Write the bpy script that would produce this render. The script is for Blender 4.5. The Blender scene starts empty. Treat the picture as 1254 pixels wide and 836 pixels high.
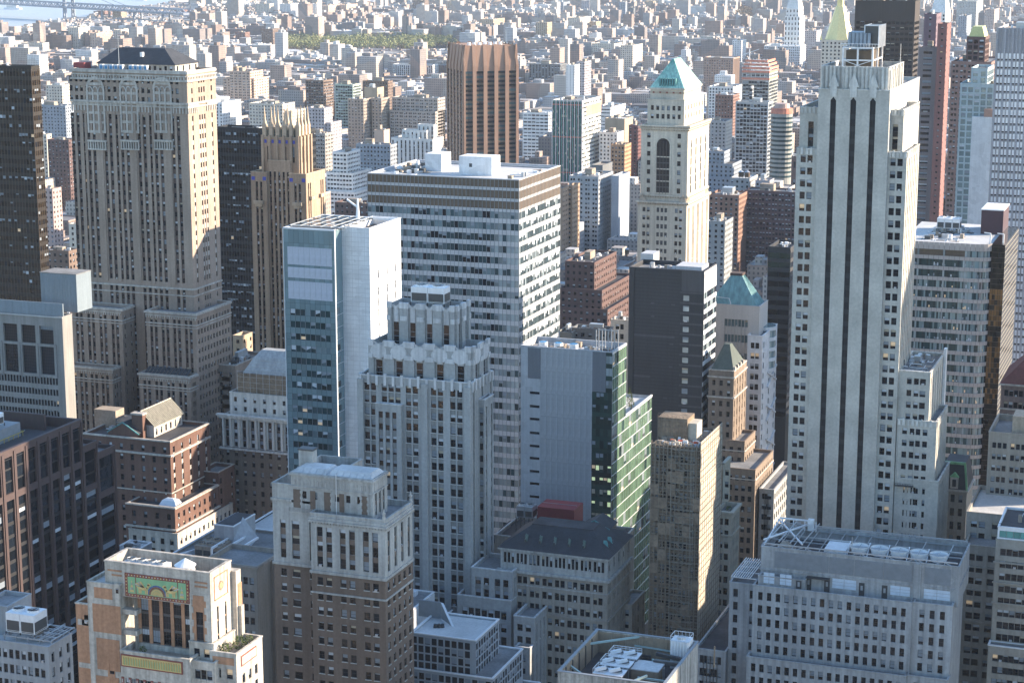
import bpy, math, random
from mathutils import Matrix, Vector
random.seed(7)
C = bpy.context.scene.collection
SC = bpy.context.scene
# ------------------------------------------------------------------ camera, sky, sun, exposure
CAM_H = 260.0
FPX, CX, CY = 2438.0, 627.0, 418.0
YAW, PITCH = math.radians(20.0), math.radians(11.77)
cam_d = bpy.data.cameras.new('camera'); cam = bpy.data.objects.new('camera', cam_d); C.objects.link(cam)
cam_d.sensor_fit = 'HORIZONTAL'; cam_d.sensor_width = 36; cam_d.lens = 36*FPX/1254
cam_d.clip_start = 1; cam_d.clip_end = 40000
cam.location = (0, 0, CAM_H); cam.rotation_euler = (math.pi/2-PITCH, 0, YAW)
SC.camera = cam
SUN_EL, SUN_SOUTH = math.radians(19), math.radians(27)      # low afternoon sun, a little beyond the side faces
world = bpy.data.worlds.new('World'); SC.world = world; world.use_nodes = True
nt = world.node_tree; nt.nodes.clear()
sky = nt.nodes.new('ShaderNodeTexSky'); sky.sky_type = 'NISHITA'; sky.sun_disc = False
sky.sun_elevation = SUN_EL; sky.sun_rotation = math.pi/2-SUN_SOUTH
sky.air_density = 1.2; sky.dust_density = .45; sky.ozone_density = 3.8
bg = nt.nodes.new('ShaderNodeBackground'); bg.inputs['Strength'].default_value = 0.14
wo = nt.nodes.new('ShaderNodeOutputWorld')
nt.links.new(sky.outputs[0], bg.inputs[0]); nt.links.new(bg.outputs[0], wo.inputs[0])
sun_d = bpy.data.lights.new('sun', 'SUN'); sun = bpy.data.objects.new('sun', sun_d); C.objects.link(sun)
sun_d.energy = 5.0; sun_d.angle = math.radians(0.6); sun_d.color = (1.0, 0.83, 0.64)
sdir = Vector((math.cos(SUN_EL)*math.cos(SUN_SOUTH), math.cos(SUN_EL)*math.sin(SUN_SOUTH), math.sin(SUN_EL)))
sun.rotation_euler = sdir.to_track_quat('Z', 'Y').to_euler()
SC.view_settings.view_transform = 'Standard'; SC.view_settings.look = 'None'
SC.view_settings.exposure = 1.55; SC.view_settings.gamma = 1.0
SC.render.engine = 'CYCLES'
SC.cycles.max_bounces = 6; SC.cycles.diffuse_bounces = 3; SC.cycles.glossy_bounces = 3; SC.cycles.volume_bounces = 1
# ------------------------------------------------------------------ measured photo corner + distance down the avenue -> metres
_f = (-math.sin(YAW)*math.cos(PITCH), math.cos(YAW)*math.cos(PITCH), -math.sin(PITCH))
_r = (math.cos(YAW), math.sin(YAW), 0.0)
_u = (_r[1]*_f[2]-_r[2]*_f[1], _r[2]*_f[0]-_r[0]*_f[2], _r[0]*_f[1]-_r[1]*_f[0])
def at(u, v, Y):
    a = (u-CX)/FPX; b = -(v-CY)/FPX
    d = [_f[i]+a*_r[i]+b*_u[i] for i in range(3)]; t = Y/d[1]
    return d[0]*t, Y, CAM_H+d[2]*t
def gz(u, v, Y): return at(u, v, Y)[2]
def gx(u, Y, z):
    k = (u-CX)/FPX; w = z-CAM_H
    return (k*(_f[1]*Y+_f[2]*w)-_r[1]*Y)/(_r[0]-k*_f[0])
def gy(u, X, z):
    k = (u-CX)/FPX; w = z-CAM_H
    return (k*(_f[0]*X+_f[2]*w)-_r[0]*X)/(_r[1]-k*_f[1])
def proj(x, y, z):
    p = (x, y, z-CAM_H); w = sum(_f[i]*p[i] for i in range(3))
    return CX+FPX*sum(_r[i]*p[i] for i in range(3))/w, CY-FPX*sum(_u[i]*p[i] for i in range(3))/w, w
def block(c, L, R, Y):            # north-west top corner, left and right ends seen, distance -> x0,x1,y0,y1,z
    x1, _, z = at(c[0], c[1], Y)
    return gx(L, Y, z), x1, Y, gy(R, x1, z), z
# ------------------------------------------------------------------ materials
_M = {}
def nodes(name):
    m = bpy.data.materials.new(name); m.use_nodes = True
    n = m.node_tree; b = n.nodes['Principled BSDF']; _M[name] = m
    return m, n, b
def wallmat(name, col, rough=.88, var=.22, streak=.18, scale=.05, bump=.25, spec=.3, blocks=0):
    if name in _M: return _M[name]
    m, n, b = nodes(name); N = n.nodes; L = n.links
    tc = N.new('ShaderNodeTexCoord')
    def noise(sc, mapping=None, det=5):
        t = N.new('ShaderNodeTexNoise'); t.inputs['Scale'].default_value = sc; t.inputs['Detail'].default_value = det
        if mapping:
            mp = N.new('ShaderNodeMapping'); mp.inputs['Scale'].default_value = mapping
            L.new(tc.outputs['Object'], mp.inputs[0]); L.new(mp.outputs[0], t.inputs['Vector'])
        else: L.new(tc.outputs['Object'], t.inputs['Vector'])
        return t
    big = noise(scale); fine = noise(1.3, None, 8); st = noise(.9, (1, 1, .05))
    def rng(src, lo, hi):
        r = N.new('ShaderNodeMapRange'); r.inputs['From Min'].default_value = .3; r.inputs['From Max'].default_value = .7
        r.inputs['To Min'].default_value = lo; r.inputs['To Max'].default_value = hi
        L.new(src.outputs['Fac'], r.inputs['Value']); return r
    def mul(a, c):
        x = N.new('ShaderNodeMath'); x.operation = 'MULTIPLY'; L.new(a.outputs[0], x.inputs[0]); L.new(c.outputs[0], x.inputs[1]); return x
    k = mul(mul(rng(big, 1-var, 1+var*.6), rng(fine, 1-var*.6, 1+var*.6)), rng(st, 1-streak, 1+streak*.6))
    if blocks:
        br = N.new('ShaderNodeTexVoronoi'); br.inputs['Scale'].default_value = 1/blocks; br.distance = 'CHEBYCHEV'
        L.new(tc.outputs['Object'], br.inputs['Vector'])
        sp = N.new('ShaderNodeSeparateColor'); L.new(br.outputs['Color'], sp.inputs[0])
        r = N.new('ShaderNodeMapRange'); r.inputs['To Min'].default_value = .9; r.inputs['To Max'].default_value = 1.07
        L.new(sp.outputs[0], r.inputs['Value']); k = mul(k, r)
    hs = N.new('ShaderNodeVectorMath'); hs.operation = 'SCALE'; hs.inputs[0].default_value = col
    L.new(k.outputs[0], hs.inputs['Scale'])
    L.new(hs.outputs[0], b.inputs['Base Color'])
    b.inputs['Roughness'].default_value = rough; b.inputs['Specular IOR Level'].default_value = spec
    bp = N.new('ShaderNodeBump'); bp.inputs['Strength'].default_value = bump; bp.inputs['Distance'].default_value = .05
    L.new(fine.outputs['Fac'], bp.inputs['Height']); L.new(bp.outputs[0], b.inputs['Normal'])
    return m
def glassmat(name, col=(.02, .025, .03), rough=.06, metal=0.0, wob=.06, spec=.4, vary=.5, wsc=.35):
    if name in _M: return _M[name]
    m, n, b = nodes(name); N = n.nodes; L = n.links
    tc = N.new('ShaderNodeTexCoord'); geo = N.new('ShaderNodeNewGeometry'); oi = N.new('ShaderNodeObjectInfo')
    w = N.new('ShaderNodeTexWhiteNoise'); w.noise_dimensions = '2D'
    cx = N.new('ShaderNodeCombineXYZ'); L.new(geo.outputs['Random Per Island'], cx.inputs[0]); L.new(oi.outputs['Random'], cx.inputs[1]); L.new(cx.outputs[0], w.inputs['Vector'])
    r = N.new('ShaderNodeMapRange'); r.inputs['To Min'].default_value = 1-vary; r.inputs['To Max'].default_value = 1+vary
    L.new(w.outputs['Value'], r.inputs['Value'])
    hs = N.new('ShaderNodeVectorMath'); hs.operation = 'SCALE'; hs.inputs[0].default_value = col
    L.new(r.outputs[0], hs.inputs['Scale']); L.new(hs.outputs[0], b.inputs['Base Color'])
    b.inputs['Roughness'].default_value = rough; b.inputs['Metallic'].default_value = metal; b.inputs['Specular IOR Level'].default_value = spec
    t = N.new('ShaderNodeTexNoise'); t.inputs['Scale'].default_value = wsc; t.inputs['Detail'].default_value = 2
    ad = N.new('ShaderNodeVectorMath'); ad.operation = 'ADD'
    sc = N.new('ShaderNodeVectorMath'); sc.operation = 'SCALE'; sc.inputs['Scale'].default_value = 40.0; L.new(w.outputs['Color'], sc.inputs[0])
    L.new(tc.outputs['Object'], ad.inputs[0]); L.new(sc.outputs[0], ad.inputs[1]); L.new(ad.outputs[0], t.inputs['Vector'])
    bp = N.new('ShaderNodeBump'); bp.inputs['Strength'].default_value = 1.0; bp.inputs['Distance'].default_value = wob
    L.new(t.outputs['Fac'], bp.inputs['Height']); L.new(bp.outputs[0], b.inputs['Normal'])
    return m
def plain(name, col, rough=.6, metal=0.0, emit=0):
    if name in _M: return _M[name]
    m, n, b = nodes(name); N = n.nodes; L = n.links
    tc = N.new('ShaderNodeTexCoord'); t = N.new('ShaderNodeTexNoise'); t.inputs['Scale'].default_value = .8; t.inputs['Detail'].default_value = 6
    L.new(tc.outputs['Object'], t.inputs['Vector'])
    r = N.new('ShaderNodeMapRange'); r.inputs['To Min'].default_value = .75; r.inputs['To Max'].default_value = 1.22
    L.new(t.outputs['Fac'], r.inputs['Value'])
    hs = N.new('ShaderNodeVectorMath'); hs.operation = 'SCALE'; hs.inputs[0].default_value = col
    L.new(r.outputs[0], hs.inputs['Scale']); L.new(hs.outputs[0], b.inputs['Base Color'])
    b.inputs['Roughness'].default_value = rough; b.inputs['Metallic'].default_value = metal
    if emit: b.inputs['Emission Color'].default_value = (*col, 1); b.inputs['Emission Strength'].default_value = emit
    return m
G = {
 'glass': glassmat('glass', (.007, .010, .015), spec=.28),
 'glass_blue': glassmat('glass_blue', (.045, .08, .09), .06, .4, .08),
 'glass_sky': glassmat('glass_sky', (.16, .22, .24), .08, .35, .08, .5, .45),
 'glass_teal': glassmat('glass_teal', (.22, .31, .33), .1, .35, .04, .6, .15),
 'glass_teal_dark': glassmat('glass_teal_dark', (.022, .05, .055), .06, .25, .06),
 'glass_green': glassmat('glass_green', (.13, .22, .15), .08, .35, .07, .6, .3),
 'glass_green_dark': glassmat('glass_green_dark', (.02, .045, .04), .06, .1, .05),
 'glass_bronze': glassmat('glass_bronze', (.028, .022, .016), .08, .35, .05),
 'glass_black': glassmat('glass_black', (.010, .010, .012), .1, .1, .04),
 'glass_pale': glassmat('glass_pale', (.30, .36, .38), .15, .35, .05, .6, .35),
 'glass_copper': glassmat('glass_copper', (.30, .16, .06), .1, .7, .06, .6, .5, .06),
 'blind': plain('blind', (.46, .50, .54), .5), 'blind_grey': plain('blind_grey', (.19, .225, .26), .5),
 'blind_warm': plain('blind_warm', (.36, .32, .24), .6),
 'lit': plain('lit', (.7, .5, .3), .6, 0, .1),
 'frame_dark': plain('frame_dark', (.03, .035, .04), .5), 'frame_grey': plain('frame_grey', (.25, .27, .29), .5),
 'frame_white': plain('frame_white', (.62, .63, .64), .5), 'frame_bronze': plain('frame_bronze', (.10, .07, .05), .5, .3),
 'roof_grey': wallmat('roof_grey', (.20, .20, .20), .9, .3, .0, .15), 'roof_dark': wallmat('roof_dark', (.06, .06, .065), .9, .3, .0, .15),
 'roof_pale': wallmat('roof_pale', (.48, .48, .47), .8, .2, .0, .12), 'roof_tan': wallmat('roof_tan', (.30, .25, .20), .9, .3, .0, .15),
 'metal': plain('metal', (.42, .44, .46), .4, .5), 'metal_white': plain('metal_white', (.70, .71, .72), .45, .1),
 'metal_dark': plain('metal_dark', (.07, .075, .08), .5, .4), 'stone_trim': wallmat('stone_trim', (.50, .49, .46), .8),
 'copper': wallmat('copper', (.20, .46, .38), .6, .25, .35, .1), 'copper_dark': wallmat('copper_dark', (.10, .26, .26), .6, .25, .3, .1),
 'asphalt': wallmat('asphalt', (.05, .05, .052), .9, .3, 0, .03), 'pavement': wallmat('pavement', (.28, .27, .26), .9, .2, 0, .1),
 'leaf': wallmat('leaf', (.07, .10, .025), .8, .5, 0, 1.2), 'wood': wallmat('wood', (.12, .08, .05), .8),
}
# ------------------------------------------------------------------ mesh containers
class Part:
    def __init__(s, name, mat, kind=None): s.name = name; s.v = []; s.f = []; s.m = []; s.mats = [mat]; s.kind = kind; s.label = None; s.parent = None
    def mi(s, mat):
        if mat is None: return 0
        if mat not in s.mats: s.mats.append(mat)
        return s.mats.index(mat)
    def q(s, pts, mat=None):
        b = len(s.v); s.v.extend(pts); s.f.append(tuple(range(b, b+len(pts)))); s.m.append(s.mi(mat))
    def box(s, x0, x1, y0, y1, z0, z1, mat=None, bottom=False):
        b = len(s.v); k = s.mi(mat)
        s.v += [(x0,y0,z0),(x1,y0,z0),(x1,y1,z0),(x0,y1,z0),(x0,y0,z1),(x1,y0,z1),(x1,y1,z1),(x0,y1,z1)]
        fs = [(0,1,5,4),(1,2,6,5),(2,3,7,6),(3,0,4,7),(4,5,6,7),(3,2,1,0)]
        for f in fs: s.f.append(tuple(b+i for i in f)); s.m.append(k)
    def bar(s, p, q, w, mat=None, h=None):
        p = Vector(p); q = Vector(q); d = (q-p).normalized(); a = Vector((0,0,1)) if abs(d.z) < .9 else Vector((1,0,0))
        e = d.cross(a).normalized()*w/2; g = d.cross(e).normalized()*(h or w)/2
        b = len(s.v); k = s.mi(mat)
        s.v += [tuple(p-e-g), tuple(p+e-g), tuple(p+e+g), tuple(p-e+g), tuple(q-e-g), tuple(q+e-g), tuple(q+e+g), tuple(q-e+g)]
        for f in [(0,1,5,4),(1,2,6,5),(2,3,7,6),(3,0,4,7),(4,5,6,7),(3,2,1,0)]: s.f.append(tuple(b+i for i in f)); s.m.append(k)
    def cyl(s, x, y, z0, z1, r0, r1=None, n=16, mat=None, cap=True):
        r1 = r0 if r1 is None else r1; b = len(s.v); k = s.mi(mat)
        for i in range(n):
            a = 2*math.pi*i/n; s.v.append((x+r0*math.cos(a), y+r0*math.sin(a), z0))
        for i in range(n):
            a = 2*math.pi*i/n; s.v.append((x+r1*math.cos(a), y+r1*math.sin(a), z1))
        for i in range(n):
            j = (i+1) % n; s.f.append((b+i, b+j, b+n+j, b+n+i)); s.m.append(k)
        if cap: s.f.append(tuple(b+n+i for i in range(n))); s.m.append(k)
    def pyr(s, x0, x1, y0, y1, z0, z1, tx0, tx1, ty0, ty1, mat=None):
        b = len(s.v); k = s.mi(mat)
        s.v += [(x0,y0,z0),(x1,y0,z0),(x1,y1,z0),(x0,y1,z0),(tx0,ty0,z1),(tx1,ty0,z1),(tx1,ty1,z1),(tx0,ty1,z1)]
        for f in [(0,1,5,4),(1,2,6,5),(2,3,7,6),(3,0,4,7),(4,5,6,7)]: s.f.append(tuple(b+i for i in f)); s.m.append(k)
    def poly(s, pts, z0, z1, mat=None, cap=True):
        b = len(s.v); n = len(pts); k = s.mi(mat)
        s.v += [(p[0], p[1], z0) for p in pts]+[(p[0], p[1], z1) for p in pts]
        for i in range(n):
            j = (i+1) % n; s.f.append((b+i, b+j, b+n+j, b+n+i)); s.m.append(k)
        if cap: s.f.append(tuple(b+n+i for i in range(n))); s.m.append(k)
    def build(s, parent, org):
        me = bpy.data.meshes.new(s.name)
        ox, oy, oz = org
        me.from_pydata([(a-ox, b-oy, c-oz) for a, b, c in s.v], [], s.f)
        for m in s.mats: me.materials.append(G[m] if isinstance(m, str) else m)
        if len(s.mats) > 1: me.polygons.foreach_set('material_index', s.m)
        o = bpy.data.objects.new(s.name, me); C.objects.link(o)
        if s.kind: o['kind'] = s.kind
        if s.label: o['label'] = s.label
        if parent is not None: o.parent = parent
        return o
_wc = {}
def win_geo(style, w, h, var):
    """polygons of one window in its own frame: s across, t inward, z up -> list of (pts, material)"""
    out = []; 
    kind = style.split(':'); st = kind[0]; gl = kind[1] if len(kind) > 1 else 'glass'; fr = kind[2] if len(kind) > 2 else 'frame_dark'
    def R(s0, s1, z0, z1, t, m): out.append(([(s0, t, z0), (s1, t, z0), (s1, t, z1), (s0, t, z1)], m))
    R(0, w, 0, h, 0, gl)
    bl = [0, 0, .22, .42, .5, .66, .48, 0, .9, .35][var % 10]; bm = ['blind', 'blind', 'blind_grey', 'blind', 'blind_grey', 'blind_grey', 'blind', 'blind', 'blind_grey', 'blind_warm'][var % 10]
    if var == 10: bl = .6; bm = 'lit'
    if bl and st != 'strip': R(.05, w-.05, h*(1-bl), h-.04, -.015, bm)
    if var == 11: R(w*.25, w*.75, .02, .5, -.45, 'metal'); out.append(([(w*.25, -.45, .5), (w*.75, -.45, .5), (w*.75, 0, .5), (w*.25, 0, .5)], 'metal_white'))
    if st == 'dh':
        f = .07; R(0, f, 0, h, -.04, fr); R(w-f, w, 0, h, -.04, fr); R(f, w-f, 0, f, -.04, fr); R(f, w-f, h-f, h, -.04, fr); R(f, w-f, h*.5-.04, h*.5+.04, -.05, fr)
    elif st == 'grid':
        f = .06; nx = max(1, round(w/.75)); nz = max(2, round(h/1.2))
        for i in range(nx+1): x = i*(w-f)/nx; R(x, x+f, 0, h, -.05, fr)
        for i in range(nz+1): z = i*(h-f)/nz; R(0, w, z, z+f, -.04, fr)
    elif st == 'pane':
        f = .05; R(0, f, 0, h, -.05, fr); R(w-f, w, 0, h, -.05, fr); R(f, w-f, 0, f, -.05, fr)
    return out
def win_mesh(style, w, h, var, sill):
    k = (style, round(w, 2), round(h, 2), var, sill)
    if k in _wc: return _wc[k]
    p = Part('window', style.split(':')[1] if ':' in style else 'glass')
    for pts, m in win_geo(style, w, h, var): p.q(pts, m)
    if sill: p.box(-.1, w+.1, -sill-.12, 0, -.16, 0, 'stone_trim')
    me = bpy.data.meshes.new('window'); me.from_pydata(p.v, [], p.f)
    for m in p.mats: me.materials.append(G[m])
    me.polygons.foreach_set('material_index', p.m); _wc[k] = me
    return me
SPLIT = {'roof', 'pier', 'column', 'cornice', 'brick_panel', 'balcony', 'stone_balcony', 'white_band', 'crown_flute', 'floor_slab', 'lining_panel', 'urn', 'roof_plant', 'bulkhead', 'shoulder_finial', 'blue_tile', 'condenser', 'rosette', 'belt_course', 'spandrel', 'bronze_band', 'pale_band', 'vent_grille', 'roof_panel', 'strip_hood', 'brick_field', 'dormer', 'davit', 'steel_brace', 'finial', 'mullion', 'scaffold_plank', 'white_band', 'corner_pinnacle', 'netted_shed', 'green_fin', 'orange_floor_line', 'orange_netting', 'solar_rack', 'coping', 'roof_fan', 'rib', 'band_panel', 'tile_band', 'fan_unit', 'diagonal_brace', 'balustrade', 'pier_ornament', 'roof_rib', 'debris_net', 'net_sheet'}
KIDS = {'roof_seam': ['gable_roof', 'pyramid_roof', 'roof_panel'], 'slate_course': ['hip_roof'], 'dormer_vent': ['hip_roof'], 'corrugation': ['box'], 'mosaic_stud': ['mosaic_frame'], 'mosaic_relief': ['mosaic_panel'], 'roundel': ['roundel_frame'], 'band_relief': ['band_panel'], 'coping': ['wall'], 'panel_rib': ['wall'], 'fan_stack': ['casing'], 'louvre_panel_side': ['casing'], 'dormer': ['pyramid_roof', 'mansard_roof'], 'ridge': ['hip_roof'], 'ridge_cap': ['gable_roof'], 'gable_trim': ['gable'], 'roof_trim': ['mansard_roof'], 'fan_blade': ['steel_truss'], 'vent_grille': ['bulkhead', 'wall'], 'penthouse_rim': ['penthouse'], 'bulkhead_lid': ['stair_bulkhead'], 'plant_box_lid': ['plant_box'], 'stair_tower_roof': ['stair_tower'], 'cornice_ornament': ['cornice'], 'dentil': ['cornice'], 'hanger': ['cable'], 'cupola': ['pyramid_roof'], 'salmon_box': ['white_panel_wall'], 'arch_frame': ['arched_window'], 'top_fitting': ['casing0']}
def split(p):
    par = list(range(len(p.v)))
    def fd(a):
        while par[a] != a: par[a] = par[par[a]]; a = par[a]
        return a
    for f in p.f:
        r = fd(f[0])
        for i in f[1:]: par[fd(i)] = r
    gr = {}
    for f, m in zip(p.f, p.m): gr.setdefault(fd(f[0]), []).append((f, m))
    if len(gr) < 2: return [p]
    if len(gr) > 300: p.kind = 'stuff'; return [p]
    out = []
    for fs in gr.values():
        q = Part(p.name, p.mats[0]); mp = {}
        for f, m in fs:
            for i in f:
                if i not in mp: mp[i] = len(q.v); q.v.append(p.v[i])
            q.f.append(tuple(mp[i] for i in f)); q.m.append(q.mi(p.mats[m]))
        q.mats = [x for x in q.mats]
        if q.m and 0 not in q.m: q.mats = q.mats[1:]; q.m = [k-1 for k in q.m]
        out.append(q)
    return out
VARS = [11, 0, 1, 7, 0, 1, 7, 0, 1, 2, 3, 4, 5, 6, 3, 2, 8, 0, 4, 0, 9]
THINGS = []
class Bld:
    def __init__(s, name, label, cat, org, group=None):
        s.o = bpy.data.objects.new(name, None); C.objects.link(s.o); s.o.location = org; s.org = org
        s.o['label'] = label; s.o['category'] = cat; s.o.empty_display_size = 5
        if group: s.o['group'] = group
        s.parts = {}; s.wins = []; s.rnd = random.Random(hash(label) if False else sum(map(ord, label)))
    def p(s, name, mat, key=None, kind=None):
        k = key or name
        if k not in s.parts: s.parts[k] = Part(name, mat, kind)
        return s.parts[k]
    def done(s, maxw=300):
        objs = {}
        for k, p in s.parts.items():
            if not p.f or p.name in KIDS: continue
            for q in (split(p) if p.kind is None and p.name in SPLIT else [p]): objs[k] = q.build(s.o, s.org)
        for k, p in s.parts.items():
            if not p.f or p.name not in KIDS: continue
            par = next((objs[kk] for nm in KIDS[p.name] for kk in objs if s.parts[kk].name == nm and (nm not in ('casing',) or kk == k[1:])), s.o)
            for q in (split(p) if p.kind is None and p.name in SPLIT else [p]): q.build(par, s.org)
        ws = s.wins
        if ws:
            cam0 = (0, 0, CAM_H)
            ws.sort(key=lambda w: (w[1]**2+w[2]**2+(w[3]-CAM_H)**2)/max(.1, w[5]*w[6]))
            for (nm, x, y, z, a, w, h, style, var, sill) in ws[:maxw]:
                o = bpy.data.objects.new(nm, win_mesh(style, w, h, var, sill)); C.objects.link(o)
                o.parent = s.o; o.location = (x-s.org[0], y-s.org[1], z-s.org[2]); o.rotation_euler = (0, 0, a)
            if len(ws) > maxw:
                P = Part('window', 'glass', 'stuff')
                for (nm, x, y, z, a, w, h, style, var, sill) in ws[maxw:]:
                    ca, sa = math.cos(a), math.sin(a)
                    for pts, m in win_geo(style, w, h, var): P.q([(x+ca*q[0]-sa*q[1], y+sa*q[0]+ca*q[1], z+q[2]) for q in pts], m)
                P.build(s.o, s.org)
        return s
def cols(W, n, g=1, ww=1.3, gap=.4, end=1.5, end2=None):
    end2 = end if end2 is None else end2
    G_ = g*ww+(g-1)*gap; out = []
    if n == 1: st = [(W-G_)/2 if end2 == end else end]
    else:
        pr = (W-end-end2-n*G_)/(n-1); st = [end+i*(G_+pr) for i in range(n)]
    for a in st:
        for k in range(g): out.append((a+k*(ww+gap), a+k*(ww+gap)+ww))
    return out
def rows(z0, z1, fh, wh, top=1.5, zmin=None):
    out = []; z = z1-top; lo = max(z0+.3, zmin if zmin is not None else -9)
    while z-wh > lo: out.append((z-wh, z)); z -= fh
    return out[::-1]
def facade(B, ox, oy, ang, W, z0, z1, cs, rs, wall='stone_trim', part='wall', wd=.35, sd=0.0, sp=None, win='dh', obj=False, sill=0, skip=None, pv=VARS, lit=.002, jamb=None, spname='spandrel'):
    ca, sa = math.cos(ang), math.sin(ang)
    P = B.p(part, wall)
    def T(s_, t_, z_): return (ox+ca*s_-sa*t_, oy+sa*s_+ca*t_, z_)
    def R(p, a, b, c, d, t, m): p.q([T(a, t, c), T(b, t, c), T(b, t, d), T(a, t, d)], m)
    if not cs or not rs: R(P, 0, W, z0, z1, 0, wall); return
    x = 0.0
    S = B.p(spname, sp, spname+str(sp), 'stuff') if sp else P
    zt = rs[-1][1]; zb = rs[0][0]
    # band above and below the windows is full width
    if z1-zt > .01: R(P, 0, W, zt, z1, 0, wall)
    if zb-z0 > .01: R(P, 0, W, z0, zb, 0, wall)
    for i, (a, b) in enumerate(cs):
        if a-x > .01: R(P, x, a, zb, zt, 0, wall)
        x = b
        P.q([T(a, 0, zb), T(a, wd, zb), T(a, wd, zt), T(a, 0, zt)], wall)
        P.q([T(b, wd, zb), T(b, 0, zb), T(b, 0, zt), T(b, wd, zt)], wall)
        pz = None
        for j, (c, d) in enumerate(rs):
            if pz is not None: R(S, a, b, pz, c, sd, sp or wall)
            P.q([T(a, 0 if j == 0 else sd, c), T(b, 0 if j == 0 else sd, c), T(b, wd, c), T(a, wd, c)], wall)
            P.q([T(a, wd, d), T(b, wd, d), T(b, sd if j < len(rs)-1 else 0, d), T(a, sd if j < len(rs)-1 else 0, d)], wall)
            pz = d
            if skip and skip(i, j): R(P, a, b, c, d, 0, wall); continue
            var = 10 if B.rnd.random() < lit else B.rnd.choice(pv)
            st = win(i, j) if callable(win) else win
            X, Y, Z = T(a, wd, c)
            if obj: B.wins.append(('window', X, Y, Z, ang, b-a, d-c, st, var, wd if sill else 0))
            else:
                Q = B.p('window', 'glass', 'jw', 'stuff')
                for pts, m in win_geo(st, b-a, d-c, var): Q.q([(X+ca*q[0]-sa*q[1], Y+sa*q[0]+ca*q[1], Z+q[2]) for q in pts], m)
    if W-x > .01: R(P, x, W, zb, zt, 0, wall)
def NF(B, x0, x1, y, z0, z1, cs, rs, **k): facade(B, x0, y, 0, x1-x0, z0, z1, cs, rs, **k)
def WF(B, x, y0, y1, z0, z1, cs, rs, **k): facade(B, x, y0, math.pi/2, y1-y0, z0, z1, cs, rs, **k)
def shell(B, x0, x1, y0, y1, z0, z1, wall, roof='roof_grey', par=1.1, cop=None, n=True, w=True, part='wall', cw=.45, cp=.12, ch=.3):
    """plain east and south faces (north / west where asked), roof deck, parapet and coping"""
    P = B.p(part, wall)
    P.q([(x0,y1,z0),(x0,y0,z0),(x0,y0,z1),(x0,y1,z1)], wall); P.q([(x1,y1,z0),(x0,y1,z0),(x0,y1,z1),(x1,y1,z1)], wall)
    if n: P.q([(x0,y0,z0),(x1,y0,z0),(x1,y0,z1),(x0,y0,z1)], wall)
    if w: P.q([(x1,y0,z0),(x1,y1,z0),(x1,y1,z1),(x1,y0,z1)], wall)
    zr = z1-par
    B.p('roof', roof).q([(x0+.01,y0+.01,zr),(x1-.01,y0+.01,zr),(x1-.01,y1-.01,zr),(x0+.01,y1-.01,zr)], roof)
    if par > .05:
        t = cw
        for a in ([(x0+t,y0+t,zr),(x0+t,y1-t,zr),(x0+t,y1-t,z1),(x0+t,y0+t,z1)], [(x0+t,y1-t,zr),(x1-t,y1-t,zr),(x1-t,y1-t,z1),(x0+t,y1-t,z1)],
                  [(x1-t,y0+t,zr),(x0+t,y0+t,zr),(x0+t,y0+t,z1),(x1-t,y0+t,z1)], [(x1-t,y1-t,zr),(x1-t,y0+t,zr),(x1-t,y0+t,z1),(x1-t,y1-t,z1)]): P.q(a, wall)
        c = B.p('coping', cop or wall, 'coping%d' % len(B.parts)); e = cp; O = [(x0-e, y0-e), (x1+e, y0-e), (x1+e, y1+e), (x0-e, y1+e)]; I = [(x0+t, y0+t), (x1-t, y0+t), (x1-t, y1-t), (x0+t, y1-t)]
        c.v = [(a, b, z) for z in (z1+.01, z1+ch+.02) for L in (O, I) for a, b in L]
        for i in range(4): j = (i+1) % 4; c.f += [(i, j, 8+j, 8+i), (4+j, 4+i, 12+i, 12+j), (8+i, 8+j, 12+j, 12+i), (j, i, 4+i, 4+j)]
        c.m = [0]*16
def tier(B, x0, x1, y0, y1, z0, z1, wall, N=None, W=None, roof='roof_grey', par=1.1, cop=None, zmin=None, **kk):
    """one box-shaped stage of a building with windowed north and west faces"""
    shell(B, x0, x1, y0, y1, z0, z1, wall, roof, par, cop, N is None, W is None, **kk)
    for F_, spec in (('N', N), ('W', W)):
        if not spec: continue
        d = dict(spec); Wd = (x1-x0) if F_ == 'N' else (y1-y0)
        c = d.pop('cs', None)
        if c is None: c = cols(Wd, d.pop('n', 5), d.pop('g', 1), d.pop('ww', 1.3), d.pop('gap', .4), d.pop('end', 1.5), d.pop('end2', None))
        elif callable(c): c = c(Wd)
        for q_ in ('n', 'g', 'ww', 'gap', 'end', 'end2'): d.pop(q_, None)
        r = rows(z0, z1, d.pop('fh', 3.7), d.pop('wh', 1.9), d.pop('top', 1.8), d.pop('zmin', zmin))
        d.setdefault('wall', wall)
        (NF(B, x0, x1, y0, z0, z1, c, r, **d) if F_ == 'N' else WF(B, x1, y0, y1, z0, z1, c, r, **d))
def band(B, x0, x1, y0, y1, z, h, e, mat, part='cornice', sides='NW'):
    """cornice or string course running round the north and west faces"""
    P = B.p(part, mat, part+str(len(B.parts))); P.poly([(x0-e, y0-e), (x1+e, y0-e), (x1+e, y1), (x1-.05, y1), (x1-.05, y0+.05), (x0-e, y0+.05)], z, z+h, mat); P.f.append((5, 4, 3, 2, 1, 0)); P.m.append(0)
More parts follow.
